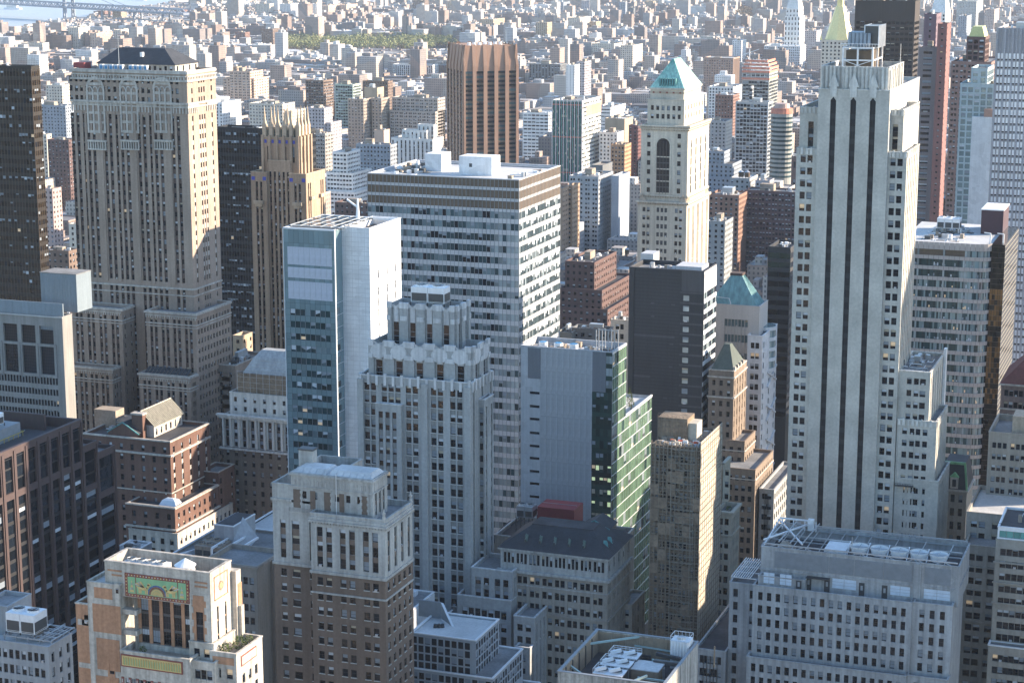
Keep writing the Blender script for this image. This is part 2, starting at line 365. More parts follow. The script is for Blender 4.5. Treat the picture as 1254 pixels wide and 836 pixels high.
def clutter(B, x0, x1, y0, y1, z, n=6, seed=1, big=True):
    """roof-top plant: bulkhead, ducts, vents, small units"""
    r = random.Random(seed); w = x1-x0; d = y1-y0
    if w < 4 or d < 4: return
    if big:
        P = B.p('bulkhead', 'roof_tan' if seed % 3 else 'metal', 'bh%d' % seed); a = x0+w*r.uniform(.1, .4); b = y0+d*r.uniform(.3, .5)
        ww_ = w*r.uniform(.2, .4); P.box(a, a+ww_, b, b+min(d*.4, 9), z, z+r.uniform(2.5, 5))
        P.box(a-.15, a+ww_+.15, b-.15, b+min(d*.4, 9)+.15, z+5.01 if False else z+2.3, z+2.45, 'metal')
    P = B.p('roof_plant', 'metal', 'rp%d' % seed)
    for i in range(n):
        a = r.uniform(x0+1, x1-3); b = r.uniform(y0+1, y1-3); s_ = r.uniform(.8, 2.4); t_ = r.uniform(.8, 2.6); h = r.uniform(.6, 2.0)
        m = r.choice(['metal', 'metal_white', 'metal_dark', 'metal', 'roof_tan'])
        if r.random() < .2: P.cyl(a, b, z, z+h*1.2, s_*.4, n=10, mat=m)
        else: P.box(a, min(a+s_, x1-.6), b, min(b+t_, y1-.6), z, z+h, m)
    Q = B.p('roof_patch', 'roof_dark', 'pt%d' % seed, 'stuff')
    for i in range(n):
        a = r.uniform(x0+.8, x1-3); b = r.uniform(y0+.8, y1-3); Q.box(a, min(x1-.6, a+r.uniform(1, 5)), b, min(y1-.6, b+r.uniform(1, 4)), z, z+.03+.004*i, r.choice(['roof_dark', 'roof_grey', 'roof_pale', 'roof_tan']))
        c = r.uniform(x0+1, x1-1); P.bar((c, b, z+.2), (c, min(y1-.8, b+r.uniform(2, 7)), z+.2), .16, r.choice(['metal', 'metal_white', 'metal_dark']))
    for i in range(n//2):
        a = r.uniform(x0+1, x1-1); b = r.uniform(y0+1, y1-1); c = min(x1-1, max(x0+1, a+r.uniform(-8, 8)))
        P.bar((a, b, z+.5), (c, b, z+.5), .35, r.choice(['metal', 'metal_white']))
def thing(name, label, cat, org, group=None): return Bld(name, label, cat, org, group)
def ctower(x, y, z, w, d, h, nx, ny, label, mat='metal_white', leg=.8, fans=True, ang=0):
    """roof-top cooling tower bank: casing, louvred sides, fan stacks, legs, rails; every cell a part"""
    B = thing('cooling_tower', label, 'cooling tower', (x, y, z), 'rooftop cooling towers')
    cw, cd = w/nx, d/ny
    Lg = B.p('frame', 'metal_dark')
    for i in range(nx+1):
        for j in range(ny+1): Lg.bar((x+i*cw, y+j*cd, z), (x+i*cw, y+j*cd, z+leg+.01), .25)
    for i in range(nx):
        for j in range(ny):
            k = 'c%d_%d' % (i, j); P = B.p('casing', mat, k); X = x+i*cw+.06; Y = y+j*cd+.06
            P.box(X, X+cw-.12, Y, Y+cd-.12, z+leg, z+leg+h, mat)
            Q = B.p('louvre_panel_side', 'metal_dark', 'l'+k, 'stuff')
            m = max(4, int(h/.35)); Q.box(X+.2, X+cw-.32, Y-.02, Y+.02, z+leg+h*.12, z+leg+h*.62); Q.box(X+cw-.14, X+cw-.1, Y+.2, Y+cd-.32, z+leg+h*.12, z+leg+h*.62)
            for q_ in range(m//2):
                zz = z+leg+.15+q_*.3; Q.box(X+.25, X+cw-.37, Y-.05, Y+.02, zz, zz+.18); Q.box(X+cw-.14, X+cw-.07, Y+.25, Y+cd-.37, zz, zz+.18)
            if fans:
                S = B.p('fan_stack', mat, 's'+k); rr = min(cw, cd)*.4; cx_, cy_ = X+cw/2-.06, Y+cd/2-.06
                S.cyl(cx_, cy_, z+leg+h, z+leg+h+.55, rr, rr*.94, 18, mat, cap=False)
                S.cyl(cx_, cy_, z+leg+h-.01, z+leg+h+.12, rr*.96, rr*.96, 18, 'metal_dark')
                S.bar((cx_-rr, cy_, z+leg+h+.35), (cx_+rr, cy_, z+leg+h+.35), .12, 'metal_dark'); S.bar((cx_, cy_-rr, z+leg+h+.37), (cx_, cy_+rr, z+leg+h+.37), .1, 'metal_dark')
                for a in range(5):
                    t = a*1.2566+i; S.q([(cx_, cy_, z+leg+h+.25), (cx_+rr*.9*math.cos(t), cy_+rr*.9*math.sin(t), z+leg+h+.2), (cx_+rr*.9*math.cos(t+.5), cy_+rr*.9*math.sin(t+.5), z+leg+h+.3)], 'metal')
    return B.done()
def wtank(x, y, z, r, h, leg, label, mat='wood', roof='metal'):
    B = thing('water_tank', label, 'water tank', (x, y, z), 'rooftop water tanks')
    L_ = B.p('frame', 'metal_dark')
    for a in range(4):
        t = a*math.pi/2+.78; L_.bar((x+r*.8*math.cos(t), y+r*.8*math.sin(t), z), (x+r*.8*math.cos(t), y+r*.8*math.sin(t), z+leg), .22)
    L_.cyl(x, y, z+leg-.2, z+leg, r*.98, n=16)
    P = B.p('barrel', mat); P.cyl(x, y, z+leg, z+leg+h, r, r*.96, 20, mat)
    for k in range(4): P.cyl(x, y, z+leg+h*(.1+k*.25), z+leg+h*(.1+k*.25)+.06, r+.04, n=20, mat='metal_dark')
    R_ = B.p('conical_roof', roof); R_.cyl(x, y, z+leg+h, z+leg+h+r*.7, r*1.08, .05, 20, roof)
    return B.done()
HAZE = 2.5e-5
EXT = [  # unseen towers, placed for the shade they throw and for glass reflections
 (72, 125, 548, 640, 292, 'grey', 'tall grey glass tower outside the picture, far right'),  # added unseen, sized to shade the dark grid tower
 (150, 205, 737, 775, 262, 'grey', 'tall grey tower outside the picture to the right'),
 (5, 62, 535, 588, 196, 'cream', 'pale tower outside the picture, nearest the fan-roofed block'),
 (60, 110, 440, 480, 120, 'tan', 'tan slab outside the picture to the right'),
 (-330, -250, -160, -80, 180, 'cream', 'cream tower behind the camera'),
 (-190, -110, -260, -200, 150, 'tan', 'tan tower behind the camera'),
 (-470, -380, -120, -50, 200, 'grey', 'grey tower behind and left of the camera'),
 (-620, -520, -220, -150, 160, 'white', 'white tower behind and left of the camera'),
 (60, 140, -320, -260, 170, 'cream', 'cream tower behind and right of the camera'),
 (-480, -400, 60, 130, 130, 'tan', 'tan block left of the camera view'),
]
# ================================================================== the tall buildings in front, each a thing
ST = dict
# ---- ornate brick slab with the mosaic panel, bottom left
def mosaic_tower():
    Y = 360; x0, x1, y0, y1, zt = block((257, 702.7), 127.8, 282.8, Y)
    B = thing('mosaic_tower', 'orange brick and limestone tower with a green winged-beast mosaic panel near its top', 'building', (x0, Y, 0))
    br = wallmat('brick_orange', (.40, .215, .125), var=.25, streak=.22); ls = wallmat('limestone_worn', (.44, .40, .345), var=.28, streak=.38)
    G['br_o'] = br; G['ls_w'] = ls
    def X(u, z=zt, yy=Y): return gx(u, yy, z)
    def Zc(v, u=200, yy=Y): return gz(u, v, yy)
    zpt, zpb = Zc(699.6, 154), Zc(727, 154)
    zwin_t, zwin_b = Zc(737, 200), Zc(801, 200)
    xL = X(169, 105)-.6; xR = X(232, 105)+.4
    # top stage with sunken roof well, window recess below the mosaic
    rec = 1.6
    W_ = B.p('wall', 'ls_w')
    zrec = Zc(734.5, 190)
    shell(B, x0, x1, y0, y1, zrec, zt, 'ls_w', 'roof_tan', 4.2, 'ls_w', cw=.7, n=True, w=False)
    W_.q([(x0, y0, zrec), (x1, y0, zrec), (x1, y0+rec, zrec), (x0, y0+rec, zrec)])
    # recess wall with six tall strips
    zr0 = zwin_b
    ww = 1.9; pitch = (X(573, 105)-X(365, 105)) if False else (gx(228, Y, 105)-gx(174.5, Y, 105))/4
    a0 = gx(174.5, Y, 105)-xL-ww/2
    NF(B, xL, xR, y0+rec, zr0-3, zrec, [(a0+i*pitch, a0+i*pitch+ww) for i in range(5)], rows(zr0-3, zrec, 3.55, 3.0, .5), wall='br_o', part='recess_wall', wd=.25, sd=.12, sp='metal_dark', win='grid', obj=True, pv=[0, 1, 7, 0, 2, 3, 8])
    xm = X(246, 105)
    NF(B, xR, x1, y0, zr0-6, zrec, [(xm-xR-.9, xm-xR+.9)], rows(zr0, zrec, 3.4, 3.0, 1.4), wall='br_o', part='recess_wall', wd=.35, sd=.2, sp='metal_dark', win='grid', obj=True)
    W_.q([(xR, y0, zr0-6), (xR, y0+rec, zr0-6), (xR, y0+rec, zrec), (xR, y0, zrec)]); W_.q([(xL, y0+rec, zr0-6), (xL, y0, zr0-6), (xL, y0, zrec), (xL, y0+rec, zrec)])
    # brick fields, quoins and copings on the front
    def field(u0, v0, u1, v1, mat='br_o', nm='brick_panel', e=.12, yy=Y):
        z1_, z0_ = gz(u0, v0, yy), gz(u0, v1, yy); a, b = gx(u0, yy, (z0_+z1_)/2), gx(u1, yy, (z0_+z1_)/2)
        P = B.p(nm, mat, nm+str(len(B.parts))); P.box(a, b, yy-e, yy+.05, z0_, z1_, mat); return a, b, z0_, z1_
    field(236, 728, 257.5, 742.5); field(238.5, 711, 254, 713); field(238.5, 716, 254, 718); field(132, 696, 149, 698); field(137, 702, 149, 704)
    # mosaic panel: red-brown studded frame, green ground, sunburst, two winged beasts, shells
    a, b, z0_, z1_ = field(153.6, 700.5, 232.3, 728.5, 'mos_red', 'mosaic_frame', .22)
    f = .75; Pg = B.p('mosaic_panel', 'mos_green'); Pg.box(a+f, b-f, Y-.26, Y-.1, z0_+f, z1_-f)
    S = B.p('mosaic_stud', 'mos_gold')
    n = 22
    for i in range(n):
        s_ = a+.35+(b-a-.7)*i/(n-1)
        for zz in (z0_+.37, z1_-.37): S.box(s_-.13, s_+.13, Y-.3, Y-.2, zz-.13, zz+.13, 'ls_w' if i % 2 else 'mos_gold')
    for i in range(7):
        zz = z0_+.4+(z1_-z0_-.8)*i/6
        for s_ in (a+.37, b-.37): S.box(s_-.13, s_+.13, Y-.3, Y-.2, zz-.13, zz+.13)
    E = B.p('mosaic_relief', 'mos_gold'); cx = (a+b)/2; cz = z0_+f+.15; hh = z1_-z0_-2*f
    def fan(cx, cz, r0, r1, a0, a1, n, t, mat):
        for i in range(n):
            p, q = a0+(a1-a0)*i/n, a0+(a1-a0)*(i+.86)/n
            E.q([(cx+r0*math.cos(p), t, cz+r0*math.sin(p)), (cx+r1*math.cos(p), t, cz+r1*math.sin(p)), (cx+r1*math.cos(q), t, cz+r1*math.sin(q)), (cx+r0*math.cos(q), t, cz+r0*math.sin(q))][::-1], mat)
    fan(cx, cz, 1.55, 2.0, 0, math.pi, 15, Y-.30, 'mos_red'); fan(cx, cz, 1.05, 1.5, 0, math.pi, 13, Y-.31, 'mos_gold'); fan(cx, cz, .2, .98, 0, math.pi, 11, Y-.32, 'mos_gold')
    fan(cx, cz, 2.05, 2.35, 0, math.pi, 17, Y-.30, 'mos_blue')
    def beast(s_, d):
        def P2(pts, mat='mos_gold', t=Y-.31): E.q([(s_+d*px_, t, cz+pz) for px_, pz in pts][::(-1 if d > 0 else 1)], mat)
        P2([(-1.3, .9), (.9, .9), (1.1, 1.6), (-1.2, 1.55)]); P2([(.7, 1.3), (1.2, 1.3), (1.55, 2.3), (1.0, 2.4)]); P2([(1.0, 2.0), (1.9, 2.05), (1.7, 2.55), (1.1, 2.6)])
        for l in (-1.2, -.8, .4, .8): P2([(l, .1), (l+.28, .1), (l+.34, 1.0), (l, 1.0)])
        for k in range(4): P2([(-.1-.1*k, 1.5), (.4-.1*k, 1.55), (-.5-.5*k, 2.9-.2*k), (-.9-.5*k, 2.7-.2*k)], 'ls_w' if k % 2 else 'mos_gold', Y-.33)
        P2([(-1.3, 1.2), (-1.2, 1.5), (-1.9, 2.0), (-2.0, 1.8)])
    beast(cx-3.3, 1); beast(cx+3.3, -1)
    for s_ in (a+f+1.0, b-f-1.0):
        E.box(s_-.75+2*(.75 if s_ > cx else 0)-(.75 if s_ > cx else 0)+(.75 if s_ < cx else 0)-.05+(.75 if s_ < cx else -.75), s_+(.8 if s_ < cx else -.7)+.05, Y-.31, Y-.2, z0_+f, z1_-f, 'mos_red') if False else None
        for k in range(5): E.q([(s_-.55+.1*k, Y-.31-.005*k, cz+.2+k*.55), (s_+.55-.1*k, Y-.31-.005*k, cz+.2+k*.55), (s_+.4-.1*k, Y-.31-.005*k, cz+.68+k*.55), (s_-.4+.1*k, Y-.31-.005*k, cz+.68+k*.55)], 'ls_w' if k % 2 else 'mos_gold')
    for s_ in (a+f+2.0, b-f-2.0): E.box(s_-.08, s_+.08, Y-.32, Y-.2, z0_+f, z1_-f, 'mos_red')
    # little green tiles band under the panel
    T = B.p('tile_band', 'mos_green'); aa = xL
    while aa < xR-1: T.box(aa, aa+.9, Y+rec-.16, Y+rec, zrec-.45, zrec-.02); aa += 1.5
    # west face of the top slab: roundel in frame, tall windows with brick piers, finned
    dW = y1-y0
    WF(B, x1, y0, y1, zr0-6, zt-5.5, cols(dW, 2, 1, .8, .5, 2.6), rows(zr0-6, zt-7.2, 3.3, 3.0, 1.0), wall='ls_w', wd=.3, sd=.15, sp='br_o', win='grid', obj=True)
    W_.q([(x1, y0, zt-5.5), (x1, y1, zt-5.5), (x1, y1, zt), (x1, y0, zt)])
    Pf = B.p('roundel_frame', 'br_o'); fy0, fy1, fz0, fz1 = y0+1.6, y1-1.8, zt-6.6, zt-1.2
    for q_ in ((fy0, fy0+.25, fz0, fz1), (fy1-.25, fy1, fz0, fz1)): Pf.box(x1, x1+.12, q_[0], q_[1], q_[2], q_[3])
    for q_ in (fz0, fz1-.25): Pf.box(x1, x1+.12, fy0, fy1, q_, q_+.25)
    Rn = B.p('roundel', 'mos_gold')
    for i in range(20):
        t, t2 = i*math.pi/10, (i+.8)*math.pi/10; cy_ = (fy0+fy1)/2; cz_ = (fz0+fz1)/2
        for r0, r1, e in ((.75, 1.05, .14), (.1, .6, .12)): Rn.q([(x1+e, cy_+r0*math.cos(t), cz_+r0*math.sin(t)), (x1+e, cy_+r0*math.cos(t2), cz_+r0*math.sin(t2)), (x1+e, cy_+r1*math.cos(t2), cz_+r1*math.sin(t2)), (x1+e, cy_+r1*math.cos(t), cz_+r1*math.sin(t))], 'br_o' if r0 > .5 else 'mos_gold')
    # north-west corner strip in stone with quoins
    Q = B.p('quoin', 'ls_w', None, 'stuff')
    for k in range(20):
        z_ = zr0-6+k*1.5
        if z_ > zt-6: break
        Q.box(x1-(1.6 if k % 2 else 1.1), x1+.1, y0-.14, y0+.02, z_, z_+1.49)
        Q.box(xR+.02, xR+(1.0 if k % 2 else .6), y0-.13, y0+.02, z_, z_+1.49)
    # left buttress, two steps
    xa, xb = gx(112, Y, 110), gx(151, Y, 110); zb_ = gz(115, 711, Y)
    shell(B, xa, xb, y0-1.2, y1-1, 0, zb_, 'ls_w', 'roof_pale', .5, 'ls_w', n=True, w=True)
    for (u0, v0, u1, v1) in ((115.5, 718, 137.5, 731), (114, 738, 148, 772), (119, 780, 147, 818), (119, 826, 147, 880)): field(u0, v0, u1, v1, yy=Y-1.2)
    NF(B, gx(137, Y, 95), gx(146, Y, 95), y0-1.38, gz(138, 850, Y), gz(138, 806, Y), [(.5, 1.7)], rows(gz(138, 850, Y), gz(138, 806, Y), 3.6, 2.4, .6), wall='br_o', obj=True, wd=.12)
    NF(B, gx(146, Y, 110), gx(151, Y, 110), y0-1.25, gz(147, 726, Y), gz(147, 712, Y), [(.25, .95)], [(gz(147, 724, Y), gz(147, 718, Y))], wall='ls_w', obj=True, wd=.04)
    xc = gx(94.5, Y, 105); zc_ = gz(96, 739, Y)
    shell(B, xc, xa, y0, y1, 0, zc_, 'br_o', 'roof_dark', 1.2, 'ls_w')
    field(95.5, 757, 112, 764, 'ls_w', 'belt_course', .1); field(97, 810, 114, 816, 'ls_w', 'belt_course', .1)
    NF(B, gx(103, Y, 100), gx(112, Y, 100), y0-.1, gz(104, 765, Y), gz(104, 749, Y), [(.6, 1.9)], [(gz(104, 762, Y), gz(104, 752, Y))], wall='br_o', obj=True, wd=.1)
    # balconies in the angle of the recess
    Bc = B.p('balcony', 'ls_w')
    for v in (751, 776): z_ = gz(156, v, Y); Bc.box(xb, xL+.8, y0-.4, y0+rec, z_, z_+1.1)
    # base stage projecting forward with band panel and window row
    zb1 = gz(150, 797, Y-4); bx0, bx1 = gx(147.5, Y-4, zb1), gx(232.5, Y-4, zb1)
    tier(B, bx0, bx1, y0-4, y0+rec, 40, zb1, 'ls_w', N=ST(n=9, g=1, ww=2.0, end=1.0, fh=3.5, wh=2.3, top=6.0, wd=.3, obj=True, win='pane', lit=.03, zmin=70), par=.9, roof='roof_tan')
    a, b, z0_, z1_ = field(148.5, 799.5, 224, 814.5, 'mos_red', 'band_frame', .2, Y-4)
    B.p('band_panel', 'mos_gold').box(a+.3, b-.3, Y-4.26, Y-4.1, z0_+.3, z1_-.3)
    K = B.p('band_relief', 'br_o', None, 'stuff'); s_ = a+.6
    while s_ < b-.7: K.box(s_, s_+.28, Y-4.33, Y-4.2, z0_+.55, z1_-.55, 'mos_gold2'); K.box(s_+.28, s_+.42, Y-4.3, Y-4.2, z0_+.45, z1_-.8, 'mos_green'); s_ += .62
    Pb = B.p('pier_ornament', 'ls_w')
    for i in range(10):
        s_ = bx0+.35+i*(bx1-bx0-.7)/9; Pb.box(s_-.3, s_+.3, Y-4.2, Y-4, zb1-8.6, zb1-5.8, 'mos_red'); Pb.box(s_-.14, s_+.14, Y-4.26, Y-4.2, zb1-8.2, zb1-7.4, 'mos_green'); Pb.box(s_-.14, s_+.14, Y-4.27, Y-4.2, zb1-7.0, zb1-6.2, 'ls_w')
    # right base pieces
    zb2 = gz(262, 789, Y); X2 = gx(262, Y, zb2)
    tier(B, xR, X2+.3, y0-.6, y1, 60, gz(245, 786, Y), 'ls_w', N=ST(n=2, ww=1.4, end=1.1, gap=.6, wh=1.9, fh=3.5, top=1.2, zmin=gz(245, 799, Y)-2, obj=True, lit=.3), par=.4)
    zb3 = gz(262, 813, Y-3); tier(B, bx1, gx(262, Y-3, zb3), y0-3, y1, 60, zb3, 'ls_w', N=ST(n=3, ww=1.5, end=.5, wh=2.2, fh=3.5, top=1.6, obj=True, zmin=70), par=1.0, roof='roof_tan')
    zc2 = gz(292, 800, Y); xr = gx(292, Y, zc2); yr = gy(321, xr, zc2)
    tier(B, x1, xr, y0-1, yr, 60, zc2, 'ls_w', N=ST(n=2, ww=1.5, end=1.0, wh=2.2, fh=3.5, top=3.4, obj=True, lit=.2), W=ST(n=3, ww=1.3, end=2.5, wh=2.2, fh=3.5, top=5.2, obj=True), par=1.1, roof='roof_tan')
    B.p('terrace_panel', 'br_o').box(x1+.6, xr-.6, y0-1.12, y0-.9, zc2-2.4, zc2-.8)
    B.p('side_panel_frame', 'mos_red').box(xr, xr+.1, y0+1, yr-3, zc2-3.3, zc2-.9); B.p('side_panel', 'ls_w').box(xr+.05, xr+.16, y0+1.3, yr-3.3, zc2-3.0, zc2-1.2)
    yb = y1+.2; zq = gz(288, 706, Y+6); Pq = B.p('buttress', 'ls_w')
    yq1 = gy(294.5, x1+1.2, zq)
    Pq.box(x1-1, x1+1.2, y1-.2, yq1, 60, zq); Pq.box(x1+1.2, x1+2.0, y1+.4, yq1-.3, 60, zq-8); B.p('buttress_brick', 'br_o').box(x1+1.15, x1+1.32, y1+.5, y1+2.2, zq-15, zq-3)
    # chimney pots and roof plant in the well
    B.done()
    zr = zt-4.2
    wtank(gx(227, Y+4, zt), Y+3.9, zr, 2.2, 3.2, 1.0, 'pale squat water tank with conical lid in the roof well of the mosaic tower', 'metal_white', 'metal_white')
    ctower(gx(158, Y+5, zt), Y+2.2, zr, gx(208, Y+5, zt)-gx(158, Y+5, zt), 3.6, 2.6, 4, 1, 'row of beige cooling units beside the white tank on the mosaic tower roof', 'roof_pale', 1.2)
    # terrace shrubs
    for i, (dx, dy, s_) in enumerate(((xr-4.2, y0+2, 1.5), (xr-2.6, y0+5.5, 1.9), (xr-1.6, yr-3, 1.5))):
        shrub(dx, dy, zc2-1.1, s_, 'yellow-green shrub on the right terrace of the mosaic tower, %s of three' % ('nearest', 'middle', 'farthest')[i], 'shrubs on the mosaic tower terrace')
    shrub(bx0+4, y0-1.5, zb1-.9, 1.1, 'small dark shrub at the left foot of the tall windows of the mosaic tower')
def shrub(x, y, z, s_, label, group=None, cat='shrub', mat='leaf', tall=1.0, n=260):
    B = thing('shrub' if cat == 'shrub' else cat, label, cat, (x, y, z), group); r = random.Random(int(x*7+y)); P = B.p('foliage', mat, None, 'stuff')
    st = B.p('stem', 'wood'); st.cyl(x, y, z, z+s_*tall*.7, .12, .04, 6)
    for i in range(n):
        a = r.uniform(0, 6.28); b = r.random(); h = b*s_*tall*1.5; rr = s_*(1-abs(b-.4)*.9)*r.uniform(.4, 1.0)*(1 if tall < 1.5 else (1-b)); px_, py_, pz = x+rr*math.cos(a), y+rr*math.sin(a), z+h
        k = s_*.16; d = [Vector((r.uniform(-1, 1), r.uniform(-1, 1), r.uniform(-1, 1)))*k for _ in range(3)]
        P.q([(px_+d[0].x, py_+d[0].y, pz+d[0].z), (px_+d[1].x, py_+d[1].y, pz+d[1].z), (px_+d[2].x, py_+d[2].y, pz+d[2].z)], mat)
    return B.done()
G['mos_red'] = plain('mos_red', (.20, .055, .04)); G['mos_green'] = plain('mos_green', (.20, .38, .20)); G['mos_gold'] = plain('mos_gold', (.55, .40, .16))
G['mos_gold2'] = plain('mos_gold2', (.40, .30, .10)); G['mos_blue'] = plain('mos_blue', (.06, .08, .28))
mosaic_tower()
# ---- brown brick tower with a limestone crown and penthouse, centre left foreground
def crown_tower():
    Y = 425; x0, x1, y0, y1, zt = block((471, 638), 380, 505, Y)
    G['brick_brown'] = wallmat('brick_brown', (.155, .115, .09), var=.2); G['lime_grey'] = wallmat('lime_grey', (.37, .365, .345), var=.2, streak=.3)
    B = thing('brick_tower', 'brown brick tower with pale carved stone crown and roof penthouse, left of the zigzag tower', 'building', (x0, Y, 0))
    zs = gz(471, 710, Y)
    tier(B, x0, x1, y0, y1, zs, zt, 'lime_grey', N=ST(cs=cols(x1-x0, 3, 2, 1.6, .9, 1.6, 1.8), fh=3.85, wh=2.5, top=3.2, sd=.25, sp='brick_brown', obj=True, wd=.45, sill=0), W=ST(n=4, ww=1.5, end=1.7, fh=3.85, wh=2.5, top=3.2, sd=.25, sp='brick_brown', obj=True, wd=.45), par=1.2)
    tier(B, x0, x1, y0, y1, 0, zs, 'brick_brown', N=ST(cs=cols(x1-x0, 3, 2, 1.5, .9, 1.6, 1.8), fh=3.85, wh=2.0, top=1.2, obj=True, sill=1, zmin=25), W=ST(n=5, ww=1.4, end=1.4, fh=3.85, wh=2.0, top=1.2, obj=True, sill=1, zmin=25), par=0)
    for z_, h, e in ((zt-1.9, .45, .55), (zt-1.4, .7, .3), (zs-.2, .7, .35), (zs-5.4, .45, .25)): band(B, x0, x1, y0, y1, z_, h, e, 'lime_grey')
    Dt = B.p('dentil', 'lime_grey', None, 'stuff'); s_ = x0+.3
    while s_ < x1: Dt.box(s_, s_+.35, y0-.45, y0, zt-2.35, zt-1.95); s_ += .8
    s_ = y0+.3
    while s_ < y1: Dt.box(x1, x1+.45, s_, s_+.35, zt-2.35, zt-1.95); s_ += .8
    # medallions on parapet
    Md = B.p('medallion', 'lime_grey', None, 'stuff')
    for i in range(7):
        cx_ = x0+1.5+i*(x1-x0-3)/6
        for k in range(8):
            t, t2 = k*math.pi/4, (k+1)*math.pi/4; Md.q([(cx_, y0-.2, zt-.4), (cx_+.5*math.cos(t), y0-.14, zt-.4+.5*math.sin(t)), (cx_+.5*math.cos(t2), y0-.14, zt-.4+.5*math.sin(t2))])
    # left wing, set back
    Yl = Y+3.2; zl = gz(336, 592, Yl); xl = gx(333, Yl, zl)
    tier(B, xl, x0, Yl, y1+14, zs, zl, 'lime_grey', N=ST(cs=lambda W: [(2.0, 3.5), (5.2, 7.3), (W-1.9, W-.3)], fh=3.85, wh=2.2, top=9.0, sd=.2, sp='brick_brown', obj=True), par=2.2)
    tier(B, xl, x0, Yl, y1+14, 0, zs, 'brick_brown', N=ST(cs=lambda W: [(2.0, 3.5), (5.2, 7.3), (W-1.9, W-.3)], fh=3.85, wh=1.9, top=1.2, obj=True, sill=1, zmin=25), par=0)
    band(B, xl, x0-.6, Yl, y1, gz(340, 612, Yl), .6, .4, 'lime_grey'); band(B, xl, x0-.6, Yl, y1, zs-.2, .7, .3, 'lime_grey')
    # penthouse: brick with stone quoins, louvred pale roof
    Yp = Y+2.8; p0, p1, q0, q1, zp = block((456, 589), 356, 474, Yp); zm = gz(400, 592, Yp)
    xm = gx(388, Yp, zp)
    q1 = min(q1, y1+4)
    shell(B, p0, p1, q0, q1, zt-1.2, zp, 'lime_grey', 'roof_pale', .1, 'lime_grey', n=False, w=False)
    NF(B, p0, p1, q0, zt-1.2, zp, cols(p1-p0, 6, 1, 1.2, .5, 3.0), rows(zt-1.2, zp, 3.9, 1.9, 4.3), wall='lime_grey', obj=True, sd=0)
    WF(B, p1, q0, q1, zt-1.2, zp, cols(q1-q0, 3, 1, 1.1, .5, 1.6), rows(zt-1.2, zp, 3.6, 2.6, 3.0), wall='lime_grey', obj=True, sd=.15, sp='brick_brown')
    for (a, b) in ((p0+.6, p0+2.8), (p0+5.2, p0+6.6), (p0+9, p0+11), (p1-3.0, p1-1.2), (p0+13.1, p0+14.4)):
        P = B.p('brick_panel', 'brick_brown', 'bp%f' % a); P.box(a, b, q0-.08, q0+.02, zt+.2, zp-4.0)
    Qn = B.p('quoin', 'lime_grey', None, 'stuff')
    for k in range(8):
        z_ = zt+.2+k*.75
        for s_ in (p0+2.8, p0+11.0, p1-3.1, p1-1.2): Qn.box(s_-(.35 if k % 2 else .15), s_+(.35 if k % 2 else .15), q0-.12, q0+.02, z_, z_+.72)
    band(B, p0, p1, q0, q1, zp-.4, .5, .45, 'lime_grey'); band(B, p0, p1, q0, q1, zp-3.4, .35, .25, 'lime_grey')
    Dn = B.p('frieze_disc', 'lime_grey', None, 'stuff')
    for k in range(20): s_ = p0+1+k*(p1-p0-2)/19; Dn.box(s_-.18, s_+.18, q0-.13, q0, zp-2.8, zp-1.4)
    Rf = B.p('roof_panel', 'roof_pale'); pr = p1-p0
    Rf.pyr(p0+.3, p0+pr*.42, q0+.4, q1-.5, zp+.1, zp+1.1, p0+1.2, p0+pr*.42-.6, q0+2.2, q1-1.5); Rf.pyr(p0+pr*.42+.2, p1-.3, q0+.4, q1-.5, zp+.1, zp+1.3, p0+pr*.42+1.2, p1-1.5, q0+2.2, q1-1.5)
    Sm = B.p('roof_seam', 'metal', None, 'stuff')
    for k in range(12): s_ = p0+1+k*(pr-2)/11; Sm.bar((s_, q0+.45, zp+.25), (s_, q0+2.2, zp+1.25), .08)
    st = B.p('stair_bulkhead', 'lime_grey'); b0, b1 = gx(371, q1, zp+4), gx(388, q1, zp+4); st.box(b0, b1, q1-2.5, q1, zp, zp+4.2); B.p('bulkhead_lid', 'metal_dark').box(b0-.2, b1+.2, q1-2.7, q1+.2, zp+4.2, zp+4.6)
    Uu = B.p('urn', 'lime_grey')
    for (ux, uy) in ((x1-.3, y0+.3), (x1-.3, y1-.4)):
        Uu.cyl(ux, uy, zt+.3, zt+1.1, .5, .5, 8); Uu.cyl(ux, uy, zt+1.1, zt+1.9, .25, .55, 8); Uu.cyl(ux, uy, zt+1.9, zt+3.1, .35, .05, 8)
    fp = B.p('flagpole', 'metal_white'); fp.cyl((p0+p1)/2+1.5, q0-.5, zt-1, zp+1.0, .09, .07, 8)
    Br = B.p('balustrade', 'metal_dark', None, 'stuff'); s_ = p0
    while s_ < p1: Br.box(s_, s_+.06, q0-1.1, q0-1.04, zt-.6, zt+.5); s_ += .35
    B.done()
crown_tower()
